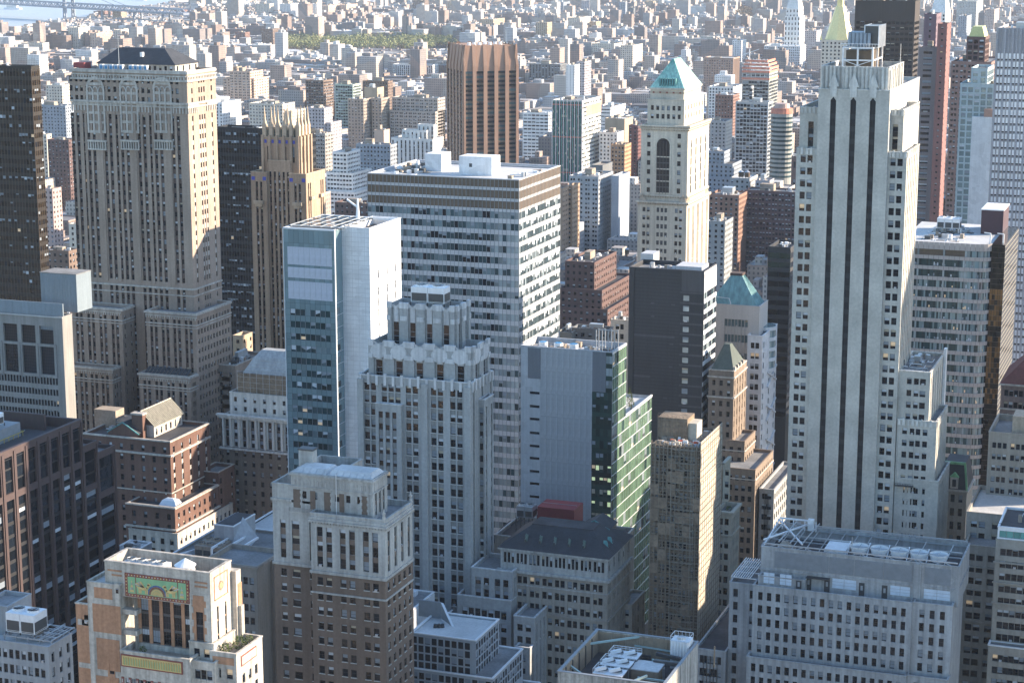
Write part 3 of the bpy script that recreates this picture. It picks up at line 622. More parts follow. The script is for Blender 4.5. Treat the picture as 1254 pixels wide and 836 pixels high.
# ---- grey tower with stepped zigzag crown, centre
def zigzag_tower():
    Y = 530; G['lime_blue'] = wallmat('lime_blue', (.33, .335, .33), var=.2, streak=.12); G['lime_pale'] = wallmat('lime_pale', (.52, .52, .52), var=.15, streak=.3)
    c = 'lime_blue'; z4 = gz(577, 470, Y)
    x0, x1 = gx(439, Y, z4), gx(577, Y, z4); y1 = gy(604, x1, z4)
    B = thing('zigzag_tower', 'grey art deco tower with scalloped stepped crown and ribbed stone piers, in the centre', 'building', (x0, Y, 0))
    # main shaft: windows in pairs, recessed dark spandrels
    def crown(u0, uc, ur, v, yoff, zb, nb, win_h, amp, wseg, hex_=False):
        yy = Y+yoff; zt_ = gz(uc, v, yy); a, b = gx(u0, yy, zt_), gx(uc, yy, zt_); d1 = gy(ur, b, zt_)
        shell(B, a, b, yy, d1, zb, zt_, c, 'roof_grey', 2.0, None, n=True, w=True, ch=.02)
        P = B.p('pier', c, 'pier', None); Lp = B.p('crown_ornament', 'lime_pale', 'orn', 'stuff'); Wn = B.p('window', 'glass', 'jw', 'stuff')
        for face in (0, 1):
            W_ = (b-a) if face == 0 else (d1-yy); n_ = nb if face == 0 else max(2, round(nb*W_/(b-a))); bw = W_/n_
            def T(s_, t_, z_): return (a+s_, yy+t_, z_) if face == 0 else (b-t_, yy+s_, z_)
            def bx_(p, s0, s1, t, za, zb_, m):
                q0_, q1_ = T(s0, -t, za), T(s1, .02, zb_); p.box(min(q0_[0], q1_[0]), max(q0_[0], q1_[0]), min(q0_[1], q1_[1]), max(q0_[1], q1_[1]), za, zb_, m)
            for i in range(n_+1):
                s_ = i*bw; w2 = bw*.26
                bx_(P, max(0, s_-w2), min(W_, s_+w2), .7, zb, zt_-.2, c)
                bx_(Lp, max(-.1, s_-w2-.05), min(W_+.1, s_+w2+.05), .85, zt_-.9, zt_+.9, 'lime_pale')
                bx_(Lp, max(-.1, s_-w2*.8), min(W_+.1, s_+w2*.8), .95, zt_-4.6, zt_-3.2, 'lime_pale')
                if i < n_:
                    m0, m1 = s_+w2, s_+bw-w2; mid = (m0+m1)/2
                    Lp.q([T(m0, -.3, zt_+.7), T(m0, -.3, zt_-.5), T(mid, -.3, zt_-1.4), T(m1, -.3, zt_-.5), T(m1, -.3, zt_+.7), T(mid, -.3, zt_-.4)], 'lime_pale')
                    if hex_:
                        r_ = bw*.34; zc_ = zt_-2.4
                        k_ = 14
                        Lp.q([T(mid+(r_+(.12 if q_ % 2 else 0))*1.15*math.cos(q_*2*math.pi/k_), -.75, zc_+(r_+(.12 if q_ % 2 else 0))*math.sin(q_*2*math.pi/k_)) for q_ in range(k_)], 'lime_pale')
                    ws = (m1-m0)*.62; z0w = zb+.6 if hex_ else zb+1.2
                    zw1 = min(z0w+win_h, zt_-5.0)
                    bx_(Lp, mid-ws/2, mid+ws/2, .12, zw1+.1, min(zt_-.9, zw1+5.5), 'lime_pale')
                    for kk, m_ in ((0, 'glass'), ):
                        Wn.q([T(mid-ws/2, -.06, z0w), T(mid+ws/2, -.06, z0w), T(mid+ws/2, -.06, zw1), T(mid-ws/2, -.06, zw1)], m_)
                        nb_ = int((zw1-z0w)/1.6)
                        for q_ in range(nb_): 
                            zz = z0w+q_*1.6; Wn.q([T(mid-ws/2, -.1, zz), T(mid+ws/2, -.1, zz), T(mid+ws/2, -.1, zz+.12), T(mid-ws/2, -.1, zz+.12)], 'frame_grey')
        return a, b, yy, d1, zt_
    z3 = gz(577, 437, Y+3)
    crown(475, 557, 573.5, 378, 9, gz(557, 436, Y+7), 4, 7.5, 1, 1)
    crown(452, 577, 597, 428, 3.5, gz(577, 476, Y+3.5)-1, 5, 7.0, 1, 1, True)
    z0 = 30
    W_ = x1-x0
    # main shaft front
    zsh = z4
    spec = ST(fh=3.7, wh=2.0, top=2.0, sd=.3, sp='lime_blue', obj=True, wd=.6, sill=1, zmin=48)
    shell(B, x0, x1, Y, y1, 0, zsh, c, 'roof_grey', 1.0, 'lime_pale', n=False, w=False)
    cs = []
    for (a, b) in ((449.3, 2), (470.8, 3), (500.3, 2), (531, 2), (554.5, 2)):
        s0 = gx(a, Y, 120)-x0
        for k in range(int(round(b))): cs.append((s0+k*2.2-.85, s0+k*2.2+.85))
    cs = [q for q in cs if q[1] < W_-.4]
    NF(B, x0, x1, Y, 0, zsh, cs, rows(0, zsh, 3.8, 2.2, 2.2, 48), wall=c, wd=.45, sd=.2, sp='spandrel_stone', obj=True, sill=1, lit=.01)
    WF(B, x1, Y, y1, 0, zsh, cols(y1-Y, 3, 1, 1.5, .5, 1.3), rows(0, zsh, 3.7, 2.0, 2.6, 48), wall=c, wd=.7, sd=.45, sp='spandrel_stone', obj=True, lit=.0)
    # vertical finials at parapet
    Fp = B.p('finial', 'lime_pale', None, 'stuff')
    for i in range(14):
        s_ = x0+.6+i*(W_-1.2)/13; Fp.box(s_-.4, s_+.4, Y-.35, Y+.3, zsh-2.6, zsh+(.9 if i % 2 else .2))
    for i in range(7):
        s_ = Y+.6+i*(y1-Y-1.2)/6; Fp.box(x1-.3, x1+.35, s_-.4, s_+.4, zsh-2.6, zsh+(.9 if i % 2 else .2))
    Pr = B.p('pier', c)
    for s_ in (gx(439, Y, 120), gx(517, Y, 120), gx(577, Y, 120)-1.9): Pr.box(s_, s_+1.9, Y-.9, Y+.05, 0, zsh-1)
    # projecting bays
    zb = gz(470, 495, Y-1.5); a, b = gx(459.5, Y-1.5, zb), gx(491, Y-1.5, zb)
    tier(B, a, b, Y-1.5, Y+.1, 30, zb, c, N=ST(cs=lambda W: [(1.0, 2.4), (3.2, 4.6), (5.4, 6.8)] if W > 7.2 else cols(W, 3, 1, 1.4, .5, .7), fh=3.7, wh=2.0, top=2.2, sd=.3, sp='spandrel_stone', obj=True, wd=.5, lit=.03, zmin=48), par=.2, cop='lime_pale')
    # west bay, lower
    zw = gz(590, 495, Y+1); xa = gx(592, Y+5, zw); ya = gy(604.5, xa, zw)
    tier(B, x1-.2, xa, Y+6, max(ya, Y+12), 30, zw, c, N=ST(n=1, ww=1.2, end=.9, fh=3.7, wh=2.0, top=2.2, sd=.3, sp='spandrel_stone', obj=True, zmin=48), W=ST(n=2, ww=1.2, end=1.0, fh=3.7, wh=2.0, top=2.2, sd=.3, sp='spandrel_stone', obj=True, zmin=48), par=1.0, cop='lime_pale')
    # lower shoulders to the right (stepping down)
    def sh(uL, uc, v, ur, yy, N, W):
        zt_ = gz(uc, v, yy); a_, b_ = gx(uL, yy, zt_), gx(uc, yy, zt_); d_ = gy(ur, b_, zt_)
        tier(B, a_, b_, yy, d_, 0, zt_, c, N=N, W=W, par=1.0, cop='lime_pale', roof='roof_grey'); return a_, b_, zt_, d_
    w2 = ST(g=2, n=2, ww=1.7, gap=.9, end=1.3, fh=3.7, wh=2.3, top=2.6, sd=.3, sp='spandrel_stone', obj=True, wd=.5, lit=.02, zmin=20)
    w3 = ST(n=4, ww=1.3, end=1.5, fh=3.7, wh=2.3, top=2.2, sd=.3, sp='spandrel_stone', obj=True, wd=.5, zmin=20)
    sh(577, 627.5, 700.5, 648, Y-4, w2, w3)
    sh(560, 626, 736, 651, Y-5, ST(n=7, ww=1.7, end=1.5, fh=4, wh=2.6, top=3.4, obj=True, zmin=40), w3)
    sh(629, 654.5, 757, 674, Y-11, ST(g=2, n=1, ww=1.7, gap=.9, end=1.1, fh=3.7, wh=2.1, top=2.2, obj=True, zmin=20), w3)
    sh(631, 649, 794, 683, Y-14, ST(n=1, ww=1.7, end=2, fh=3.7, wh=2.1, top=2.2, obj=True, zmin=20), w3)
    B.done()
    zt_ = gz(557, 378, Y+9); xq = gx(506, Y+14, zt_+4); 
    ctower(xq, Y+12, zt_-2, gx(547, Y+14, zt_+4)-xq, 5, 4.6, 2, 1, 'pair of shiny cooling towers on top of the zigzag-crowned grey tower', 'metal_white', 2.6)
G['spandrel_stone'] = wallmat('spandrel_stone', (.22, .225, .22))
zigzag_tower()
# ---- blue-green glass tower with blank white side wall
def white_wall_tower():
    Y = 590; x0, x1, y0, y1, zt = block((409, 282.6), 347, 417, Y)
    B = thing('glass_tower', 'teal glass tower with a tall blank white side wall and few slit windows', 'building', (x0, Y, 0))
    wt = 'white_panel'; G[wt] = wallmat(wt, (.68, .69, .70), .5, .06, .08, .05, .05, blocks=2.4)
    fh = 4.15; W_ = x1-x0; zlow = 40
    shell(B, x0, x1, y0, y1+1, 0, zt, wt, 'roof_pale', 1.5, wt, n=False, w=False)
    Bk = B.p('wall', wt); Bk.q([(x0, y0+.3, 0), (x1, y0+.3, 0), (x1, y0+.3, zt), (x0, y0+.3, zt)], 'glass_teal_dark')
    n = 10; pw = W_/n; z = zt-.4; k = 0; proto = {}
    def panel(w, h, mat, nm='glass_panel'):
        key = (round(w, 2), round(h, 2), mat, nm)
        if key not in proto:
            p = Part(nm, mat); p.box(0.03, w-.03, 0, .12, .03, h-.03, mat); me = bpy.data.meshes.new(nm); me.from_pydata(p.v, [], p.f); me.materials.append(G[mat]); proto[key] = me
        return proto[key]
    def put(nm, me, x, y, z, a=0):
        o = bpy.data.objects.new(nm, me); C.objects.link(o); o.parent = B.o; o.location = (x-B.org[0], y-B.org[1], z-B.org[2]); o.rotation_euler = (0, 0, a)
    lv = 'louvre_pale'; G[lv] = plain(lv, (.42, .44, .50), .6)
    # top mechanical floors: plain glass with three louvre fields
    ztop = gz(350, 303, Y)
    for i in range(n): put('glass_panel', panel(pw, 4.6, 'glass_teal'), x0+i*pw, y0, zt-4.8)
    z = zt-4.8
    for (v0, v1) in ((303, 325), (328, 341), (345, 367)):
        a, b = gz(378, v1, Y), gz(378, v0, Y); m = 8; lw = (W_*.88)/m
        for i in range(m): put('louvre_panel', panel(lw, b-a, lv, 'louvre_panel'), x0+W_*.07+i*lw, y0-.08, a)
    zz = gz(378, 372, Y)
    for i in range(n):
        nn = 4
        for q_ in range(nn): put('glass_panel', panel(pw, (z-zz)/nn, 'glass_teal'), x0+i*pw, y0, zz+q_*(z-zz)/nn)
    z = zz; Mn = B.p('mullion', 'frame_grey', None, 'stuff'); Sp = B.p('glass_panel', 'glass_teal', 'gp', 'stuff'); Wn = B.p('window', 'glass', 'jw', 'stuff'); r = B.rnd
    while z > zlow:
        for i in range(n):
            a = x0+i*pw
            put('spandrel_panel', panel(pw, fh*.5, 'glass_teal', 'spandrel_panel'), a, y0, z-fh*.5)
            if i in (0, n-1) or i == n//2 - 1 and False: Sp.box(a+.03, a+pw-.03, y0, y0+.1, z-fh+.03, z-fh*.5-.03, 'glass_teal')
            else:
                m = r.choice(['glass_teal_dark', 'glass_teal_dark', 'glass_blue', 'glass_blue', 'glass_sky'])
                Wn.q([(a, y0+.15, z-fh), (a+pw, y0+.15, z-fh), (a+pw, y0+.15, z-fh*.5), (a, y0+.15, z-fh*.5)], m)
                if r.random() < .3: Wn.q([(a+.1, y0+.13, z-fh*.5-r.uniform(.4, 1.6)), (a+pw-.1, y0+.13, z-fh*.5-r.uniform(.4, 1.6)), (a+pw-.1, y0+.13, z-fh*.5), (a+.1, y0+.13, z-fh*.5)], 'blind_grey' if r.random() < .7 else 'blind')
                if r.random() < .05: Wn.q([(a+.1, y0+.12, z-fh+.2), (a+pw-.1, y0+.12, z-fh+.2), (a+pw-.1, y0+.12, z-fh+1.2), (a+.1, y0+.12, z-fh+1.2)], 'lit')
            Mn.box(a-.04, a+.04, y0-.1, y0+.02, z-fh, z-fh*.5)
        z -= fh
    Mn.box(x0-.25, x0, y0-.2, y0+.4, zlow, zt, 'frame_white'); Mn.box(x1, x1+.25, y0-.2, y0+.4, zlow, zt, 'frame_white'); Mn.box(x0-.25, x1+.25, y0-.2, y0+.1, zt-.2, zt+.1, 'frame_white')
    # west return of the glass volume
    dy = y1-y0+1; z = zt
    Bk.q([(x1, y0+.4, 0), (x1, y0+dy, 0), (x1, y0+dy, zt), (x1, y0+.4, zt)], 'glass_teal')
    Wr = B.p('window', 'glass', 'jw'); z = zt-24
    while z > zlow: Wr.q([(x1+.05, y0+.9, z), (x1+.05, y0+dy*.55, z), (x1+.05, y0+dy*.55, z+2.0), (x1+.05, y0+.9, z+2.0)], 'glass_pale' if r.random() < .5 else 'glass_teal_dark'); Mn.box(x1, x1+.06, y0+.4, y0+dy, z-.5, z-.4, 'frame_white'); z -= fh
    # white core wall
    Yc = y0+dy; c0, c1, d0, d1, zc = block((452.4, 280.5), 415, 490.5, Yc)
    shell(B, x1-.5, c1, Yc, d1, 0, zc, wt, 'roof_dark', 2.4, wt, n=False, w=False)
    NF(B, x1-.5, c1, Yc, 0, zc, [], [], wall=wt)
    Jt = B.p('joint', 'joint_grey', None, 'stuff'); G['joint_grey'] = plain('joint_grey', (.48, .49, .50), .6); z = zc
    while z > 40: Jt.box(c1-.01, c1+.015, Yc, d1, z, z+.1); z -= 3.1
    z = zc
    while z > 40: Jt.box(x1, c1, Yc-.02, Yc+.01, z, z+.11); z -= 1.55
    s_ = x1+1.2
    while s_ < c1: Jt.box(s_, s_+.1, Yc-.018, Yc+.01, 40, zc); s_ += 2.3
    sl = {}; dd = d1-Yc
    vis = [(0, 0, 0), (1, 1, 1)]
    zr = [zc-14.2+0, zc-19.5, zc-24.5, zc-29, zc-34, zc-39.5]
    zr = [gz(462, v, Yc) for v in (331, 352, 365, 378, 391, 410)]
    WF(B, c1, Yc, d1, 0, zc, [(dd*.24, dd*.24+1.1), (dd*.52, dd*.52+1.1), (dd*.79, dd*.79+1.1)], [(q-4.0, q-1.2) for q in zr[::-1]], wall=wt, wd=.4, win='pane', obj=True, lit=0, pv=[0, 1, 7])
    # roof plant: rail, beams and mast
    Rr = B.p('roof_plant', 'metal_white')
    for k in range(9): yy = y0+2+k*(d1-y0-4)/9; Rr.bar((x0+1, yy, zt+.4), (x1+2, yy, zt+.4), .35, 'metal' if k % 2 else 'metal_dark')
    for k in range(5): xx = x0+1.5+k*(x1-x0)/5; Rr.bar((xx, y0+2, zt+.8), (xx, d1-4, zt+.8), .25, 'metal')
    mx = gx(438, d1-6, zc+4); Rr.cyl(mx, d1-6, zc-1, zc+7, .8, .25, 10, 'metal_white'); Rr.bar((mx, d1-6, zc+4), (mx-4, d1-6, zc+6.5), .5); Rr.bar((x0, d1-3, zc), (c1, d1-3, zc), .8, 'metal_white')
    B.done()
white_wall_tower()
# ---- wide slab with white and glass bands
def banded_slab():
    Y = 700; x0, x1, y0, y1, zt = block((635.5, 221), 450, 686, Y)
    B = thing('banded_slab', 'broad office slab with white and glass floor bands and flat pale roof', 'building', (x0, Y, 0))
    G['alu'] = wallmat('alu', (.47, .475, .49), .5, .12, .1, .08, .05); G['bronze'] = wallmat('bronze', (.115, .085, .06), .5, .2, .1, .1, .05)
    shell(B, x0, x1, y0, y1, 0, zt, 'alu', 'roof_pale', .9, 'alu', n=False, w=False, cw=.8)
    nN = 38; nW = 30; W_ = x1-x0; D_ = y1-y0; P = B.p('spandrel', 'alu'); fh = 4.35
    Gl = B.p('window', 'glass', 'jw', 'stuff'); M_ = B.p('mullion', 'frame_grey', None, 'stuff'); r = B.rnd; PA = B.p('spandrel_panel', 'alu', None, 'stuff')
    z = zt; ztop = zt
    # three bronze bands
    P.q([(x0, y0, 0), (x1, y0, 0), (x1, y0, zt), (x0, y0, zt)], 'alu'); P.q([(x1, y0, 0), (x1, y1, 0), (x1, y1, zt), (x1, y0, zt)], 'alu')
    Bb = B.p('bronze_band', 'bronze')
    zs = []
    hb = 2.9; sp_ = 1.15
    for k in range(3):
        zb = zt-.1-k*(hb+sp_)-hb; Bb.box(x0+.02, x1+.07, y0-.07, y0, zb, zb+hb); Bb.box(x1, x1+.07, y0, y1-.02, zb, zb+hb)
    z = zt-.1-3*(hb+sp_)
    while z > 30:
        for i in range(nN):
            a = x0+i*W_/nN; b = a+W_/nN; right = i >= 32
            m = r.choice(['glass_blue', 'glass_blue', 'glass_sky', 'glass', 'glass_sky'])  # paler panes mixed in: sky reflection painted as pane colour
            if right: m = 'glass_pale' if r.random() < .75 else 'glass_blue'
            Gl.q([(a, y0-.03, z-2.55), (b, y0-.03, z-2.55), (b, y0-.03, z), (a, y0-.03, z)], m)
            if r.random() < .22: h = r.uniform(.4, 1.5); Gl.q([(a+.1, y0-.045, z-h), (b-.1, y0-.045, z-h), (b-.1, y0-.045, z), (a+.1, y0-.045, z)], 'blind_grey')
            PA.box(a+.04, b-.04, y0-.09, y0, z-fh+.05, z-2.6, 'alu')
        for i in range(nW):
            a = y0+i*D_/nW; b = a+D_/nW; m = 'glass_blue' if r.random() < .7 else 'glass_pale'
            Gl.q([(x1+.03, a, z-2.55), (x1+.03, b, z-2.55), (x1+.03, b, z), (x1+.03, a, z)], m)
            if r.random() < .45: h = r.uniform(.5, 1.8); Gl.q([(x1+.045, a+.1, z-h), (x1+.045, b-.1, z-h), (x1+.045, b-.1, z), (x1+.045, a+.1, z)], 'blind')
            PA.box(x1, x1+.09, a+.04, b-.04, z-fh+.05, z-2.6, 'alu')
        z -= fh
    for i in range(nN+1): a = x0+i*W_/nN; M_.box(a-.07, a+.07, y0-.22, y0-.02, 30, zt-.2)
    for i in range(nW+1): a = y0+i*D_/nW; M_.box(x1+.02, x1+.2, a-.06, a+.06, 30, zt-.2, 'frame_grey')
    Bh = B.p('bulkhead', 'white_panel', 'b1'); a, b = gx(523, Y+24, zt), gx(543, Y+24, zt); Bh.box(a, b, Y+22, Y+32, zt-.9, zt+6)
    Bh = B.p('bulkhead', 'white_panel', 'b2'); a, b = gx(561, Y+15, zt+4), gx(601, Y+12, zt+4); Bh.box(a, b-1, Y+16, Y+25, zt-.9, zt+6.3)
    B.p('vent_grille', 'metal_dark').box(a+4.2, a+5.4, Y+15.9, Y+16.02, zt+2.2, zt+3.6)
    clutter(B, x0+1.5, gx(520, Y+10, zt), y0+2, y1-2, zt-.9, 34, 5, False); clutter(B, gx(600, Y, zt), x1-1, y0+2, y1-2, zt-.9, 5, 6, False)
    Tr = B.p('window_washing_track', 'metal')
    Tr.bar((x0+1.5, y0+1.6, zt-.4), (x0+1.5, y1-1.6, zt-.4), .3); Tr.bar((x0+1.5, y1-1.6, zt-.4), (x1-1.5, y1-1.6, zt-.4), .3)
    B.done()
banded_slab()
# ---- grey metal-clad block with green glass corner
def green_glass():
    Y = 600; x0, x1, y0, y1, zt = block((750, 432), 638, 767, Y)
    B = thing('green_glass_building', 'grey metal-panelled block with green glass corner, trees on its lower roof terrace', 'building', (x0, Y, 0))
    G['gm'] = wallmat('gm', (.40, .41, .43), .5, .1, .16, .05, .03, blocks=3); G['gm_dark'] = wallmat('gm_dark', (.15, .16, .18), .45, .08, .1, .05, .03)
    xg = gx(725, Y, zt-20); xs = gx(662, Y, zt-20)
    shell(B, x0, x1, y0, y1, 0, zt, 'gm', 'roof_grey', 1.6, 'gm', n=False, w=False)
    # slot windows at left, plain panels elsewhere
    s0 = gx(649, Y, 80)-x0; slots = [gz(655, v, Y) for v in (481, 497.5, 513, 530, 546, 561, 577, 592, 608, 624)]
    s0 = (xs-x0)*.45
    NF(B, x0, xs, Y, 0, zt, [(s0, s0+3.4)], [(q-.45, q+.45) for q in slots[::-1]], wall='gm', wd=.3, win='pane', obj=True, lit=0, pv=[0])
    Pn = B.p('metal_panel', 'gm', None, None); Rb = B.p('panel_rib', 'gm', None, 'stuff')
    B.p('wall', 'gm').q([(xs, Y, 0), (xg, Y, 0), (xg, Y, zt), (xs, Y, zt)])
    Dk = B.p('dark_panel', 'gm_dark'); Dk.box(x0+(xs-x0)*.35, xs, Y-.08, Y, gz(650, 463, Y), zt-.3)
    proto = bpy.data.meshes.new('metal_panel'); q = Part('metal_panel', 'gm'); n = 9; pw = (xg-xs)/n; ph = 7.6; q.box(.05, pw-.05, -.1, 0, .05, ph-.05)
    for k in range(5): q.box(.05+k*(pw-.1)/5, .05+k*(pw-.1)/5+.07, -.16, -.1, .05, ph-.05)
    proto.from_pydata(q.v, [], q.f); proto.materials.append(G['gm']); z = zt-ph
    while z > 15:
        for i in range(n):
            o = bpy.data.objects.new('metal_panel', proto); C.objects.link(o); o.parent = B.o; o.location = (xs+i*pw-x0, 0, z)
        z -= ph
    # dark panel right of the ribs then glass corner
    xd = gx(742, Y, zt-5); zd = gz(735, 480, Y)
    B.p('wall', 'gm').q([(xg, Y, zd), (xd, Y, zd), (xd, Y, zt), (xg, Y, zt)], 'gm_dark')
    fh = 4.05; Gl = B.p('window', 'glass', 'jw', 'stuff'); M_ = B.p('mullion', 'frame_white', None, 'stuff'); r = B.rnd; Sp = B.p('spandrel', 'glass_green_dark')
    Sp.q([(xg, Y+.2, 0), (x1, Y+.2, 0), (x1, Y+.2, zt), (xg, Y+.2, zt)])
    z = zt-1.2
    while z > 20:
        a0 = xg if z < zd else xd; m_ = max(1, round((x1-a0)/1.25)); w_ = (x1-a0)/m_
        for i in range(m_):
            a = a0+i*w_; m = 'glass_green_dark' if z < zd else 'glass_pale'
            Gl.q([(a+.03, Y, z-2.5), (a+w_-.03, Y, z-2.5), (a+w_-.03, Y, z), (a+.03, Y, z)], m)
            if r.random() < (.75 if 62 < z < 92 else .3):
                m = r.choice(['lit_green', 'lit_green', 'blind_warm', 'lit']) if 60 < z < 92 else 'blind_grey'; h = r.uniform(.5, 1.6); Gl.q([(a+.12, Y-.015, z-h-.2), (a+w_-.12, Y-.015, z-h-.2), (a+w_-.12, Y-.015, z-.2), (a+.12, Y-.015, z-.2)], m)
            M_.box(a-.03, a+.03, Y-.08, Y, z-2.5, z, 'frame_dark')
        Sp.box(a0, x1, Y-.05, Y+.15, z-4.0, z-2.55, 'glass_green_dark'); z -= fh
    # west curtain wall: upper volume then the longer lower volume
    zl = gz(757, 523, Y); y2 = gy(798, x1, zl)
    def curtain(y0_, y1_, za, zb, n):
        w_ = (y1_-y0_)/n; z = zb-.6
        B.p('spandrel', 'glass_green_dark').q([(x1, y0_, za), (x1, y1_, za), (x1, y1_, zb), (x1, y0_, zb)], 'glass_green')
        M_.box(x1, x1+.2, y0_, y1_, zb-.5, zb, 'frame_white')
        while z > za+2:
            for i in range(n):
                a = y0_+i*w_; t = r.random(); m = 'glass_green' if t < .8 else ('glass_green_dark' if t < .86 else 'glass_pale')
                Gl.q([(x1+.06, a+.04, z-fh+.25), (x1+.06, a+w_-.04, z-fh+.25), (x1+.06, a+w_-.04, z), (x1+.06, a+.04, z)], m)
                if .86 < t < .97: h = r.uniform(.5, 1.1); Gl.q([(x1+.08, a+.2, z-fh+.5), (x1+.08, a+w_-.2, z-fh+.5), (x1+.08, a+w_-.2, z-fh+.5+h), (x1+.08, a+.2, z-fh+.5+h)], r.choice(['frame_dark', 'glass_green_dark', 'frame_dark', 'lit']))
                M_.box(x1+.04, x1+.14, a-.03, a+.03, z-fh, z, 'metal')
            M_.box(x1+.03, x1+.2, y0_, y1_, z-fh, z-fh+.15, 'metal_white')
            z -= fh
    curtain(y0, y1, zl, zt, 7); curtain(y0, y2, 20, zl, 17)
    x2 = x1-26; P = B.p('wall', 'gm'); P.q([(x1, y2, 0), (x2, y2, 0), (x2, y2, zl), (x1, y2, zl)], 'gm'); P.q([(x2, y1, 0), (x2, y2, 0), (x2, y2, zl), (x2, y1, zl)], 'gm')
    B.p('roof', 'roof_grey').q([(x2, y1, zl-1), (x1-.1, y1, zl-1), (x1-.1, y2, zl-1), (x2, y2, zl-1)], 'roof_pale')
    B.p('coping', 'gm').box(x1-.3, x1+.3, y1, y2, zl, zl+.35, 'frame_white')
    clutter(B, x0+1, x1-2, y0+1.5, y1-1, zt-1.6, 26, 8, False)
    Sc = B.p('steel_screen', 'metal')
    for k in range(4): xx = x1-.6-k*2.2; Sc.bar((xx, y0+4+k*.4, zt-1.5), (xx, y0+4+k*.4, zt+6), .3); Sc.bar((xx, y0+8, zt-1.5), (xx, y0+8, zt+6), .3)
    Sc.bar((x1-7.2, y0+8, zt+5.6), (x1-.6, y0+8, zt+5.6), .2)
    P = B.p('fan_unit', 'metal_white')
    for k in range(3): P.cyl(x0+6+k*5.3, y0+5, zt-1.6, zt+.9, 1.5, 1.5, 14, 'metal_white'); P.cyl(x0+6+k*5.3, y0+5, zt+.9, zt+1.0, 1.2, 1.2, 14, 'blue_paint')
    B.done()
    for i in range(4):
        shrub(x1-1.8-(i % 2)*2.2, y1+3+i*5.0, zl-1, [1.5, 2.1, 1.7, 1.9][i], ['bushy evergreen nearest the glass wall on the green building terrace', 'tall pointed conifer, second on the green building terrace', 'third conifer on the green building terrace, small', 'last small conifer on the green building terrace before the black slab'][i], 'conifers on the green glass building terrace', 'conifer', 'leaf', 2.2)
G['lit_green'] = plain('lit_green', (.6, .7, .38), .6, 0, .2); G['blue_paint'] = plain('blue_paint', (.05, .22, .42))
green_glass()
# ---- black slab with striped side
def black_slab():
    Y = 700; x0, x1, y0, y1, zt = block((862.6, 333), 771, 877.6, Y)
    B = thing('black_slab', 'dark charcoal brick slab with a striped white and black side, behind the green glass building', 'building', (x0, Y, 0))
    G['char'] = wallmat('char', (.040, .041, .045), .7, .14, .1, .1, .1); G['char2'] = wallmat('char2', (.075, .075, .08), .7, .1); 
    x00 = gx(778.6, Y, zt)
    shell(B, x0, x1, y0, y1, 0, zt, 'char', 'roof_grey', 1.4, 'char2', n=False, w=False)
    W_ = x1-x0; a = gx(845, Y, 110)-x0; b = gx(835.5, Y, 110)-x0
    r_ = rows(0, zt-8.2, 3.9, 2.1, 1.0, 50)
    NF(B, x0, x1, Y, 0, zt, [(b, a-.6)], r_, wall='char', wd=.2, sd=0, win='pane:glass_pale', obj=True, lit=.0)
    Bd = B.p('pale_band', 'char2')
    Bd.box(gx(835, Y, zt), x1, Y-.05, Y, zt-7.6, zt)
    for i, z in enumerate([q[1] for q in r_]):
        if i % 1 == 0: Bd.box(x0+b-1.0, x1-.2, Y-.04, Y, z+.75, z+1.4, 'char2')
    for v in (412, 462): z = gz(790, v, Y); Bd.box(x0+2, x0+W_*(.62 if v == 412 else .3), Y-.04, Y, z, z+.9)
    Jt = B.p('brick_course', 'char2', None, 'stuff'); z = 50
    while z < zt-1: Jt.box(x0+2, x0+b-1.2, Y-.012, Y, z, z+.09); z += 1.3
    Sp = B.p('vent_grille', 'char2')
    for (u, v) in ((797, 372), (822, 374), (797, 388), (820, 422), (819, 450), (812, 488)): z = gz(u, v, Y); xx = gx(u, Y, z); Sp.box(xx, xx+1.4, Y-.06, Y, z, z+.6)
    B.p('corner_pier', 'char2').box(x0-.1, x0+1.9, Y-.3, Y+.2, 0, zt+.3, 'char')
    D_ = y1-y0; S_ = B.p('white_band', 'white_panel'); z = zt-8; Gl = B.p('window', 'glass', 'jw', 'stuff')
    B.p('wall', 'char').q([(x1, y0, 0), (x1, y1, 0), (x1, y1, zt), (x1, y0, zt)], 'alu')
    while z > 30:
        n = 12
        for i in range(n): a = y0+i*D_/n; Gl.q([(x1+.05, a+.05, z-2.3), (x1+.05, a+D_/n-.05, z-2.3), (x1+.05, a+D_/n-.05, z), (x1+.05, a+.05, z)], B.rnd.choice(['glass', 'glass_black', 'glass_blue', 'glass_pale']))
        S_.box(x1, x1+.16, y0+.1, y1-.1, z-3.9, z-2.4); z -= 3.9
    for k in range(4): zz = zt-8+k*1.8; S_.box(x1, x1+.1, y0, y1, zz+.1, zz+1.7, 'alu')
    clutter(B, x0+2, x1-1, y0+2, y1-1, zt-1.4, 14, 11, False); B.p('bulkhead', 'alu').box(x1-12, x1-2, y0+4, y1-4, zt-1.4, zt+1.0)
    B.p('rear_annex', 'alu').box(x0-1, x0+4, y1, y1+8, 0, zt+2.5)
    B.done()
black_slab()
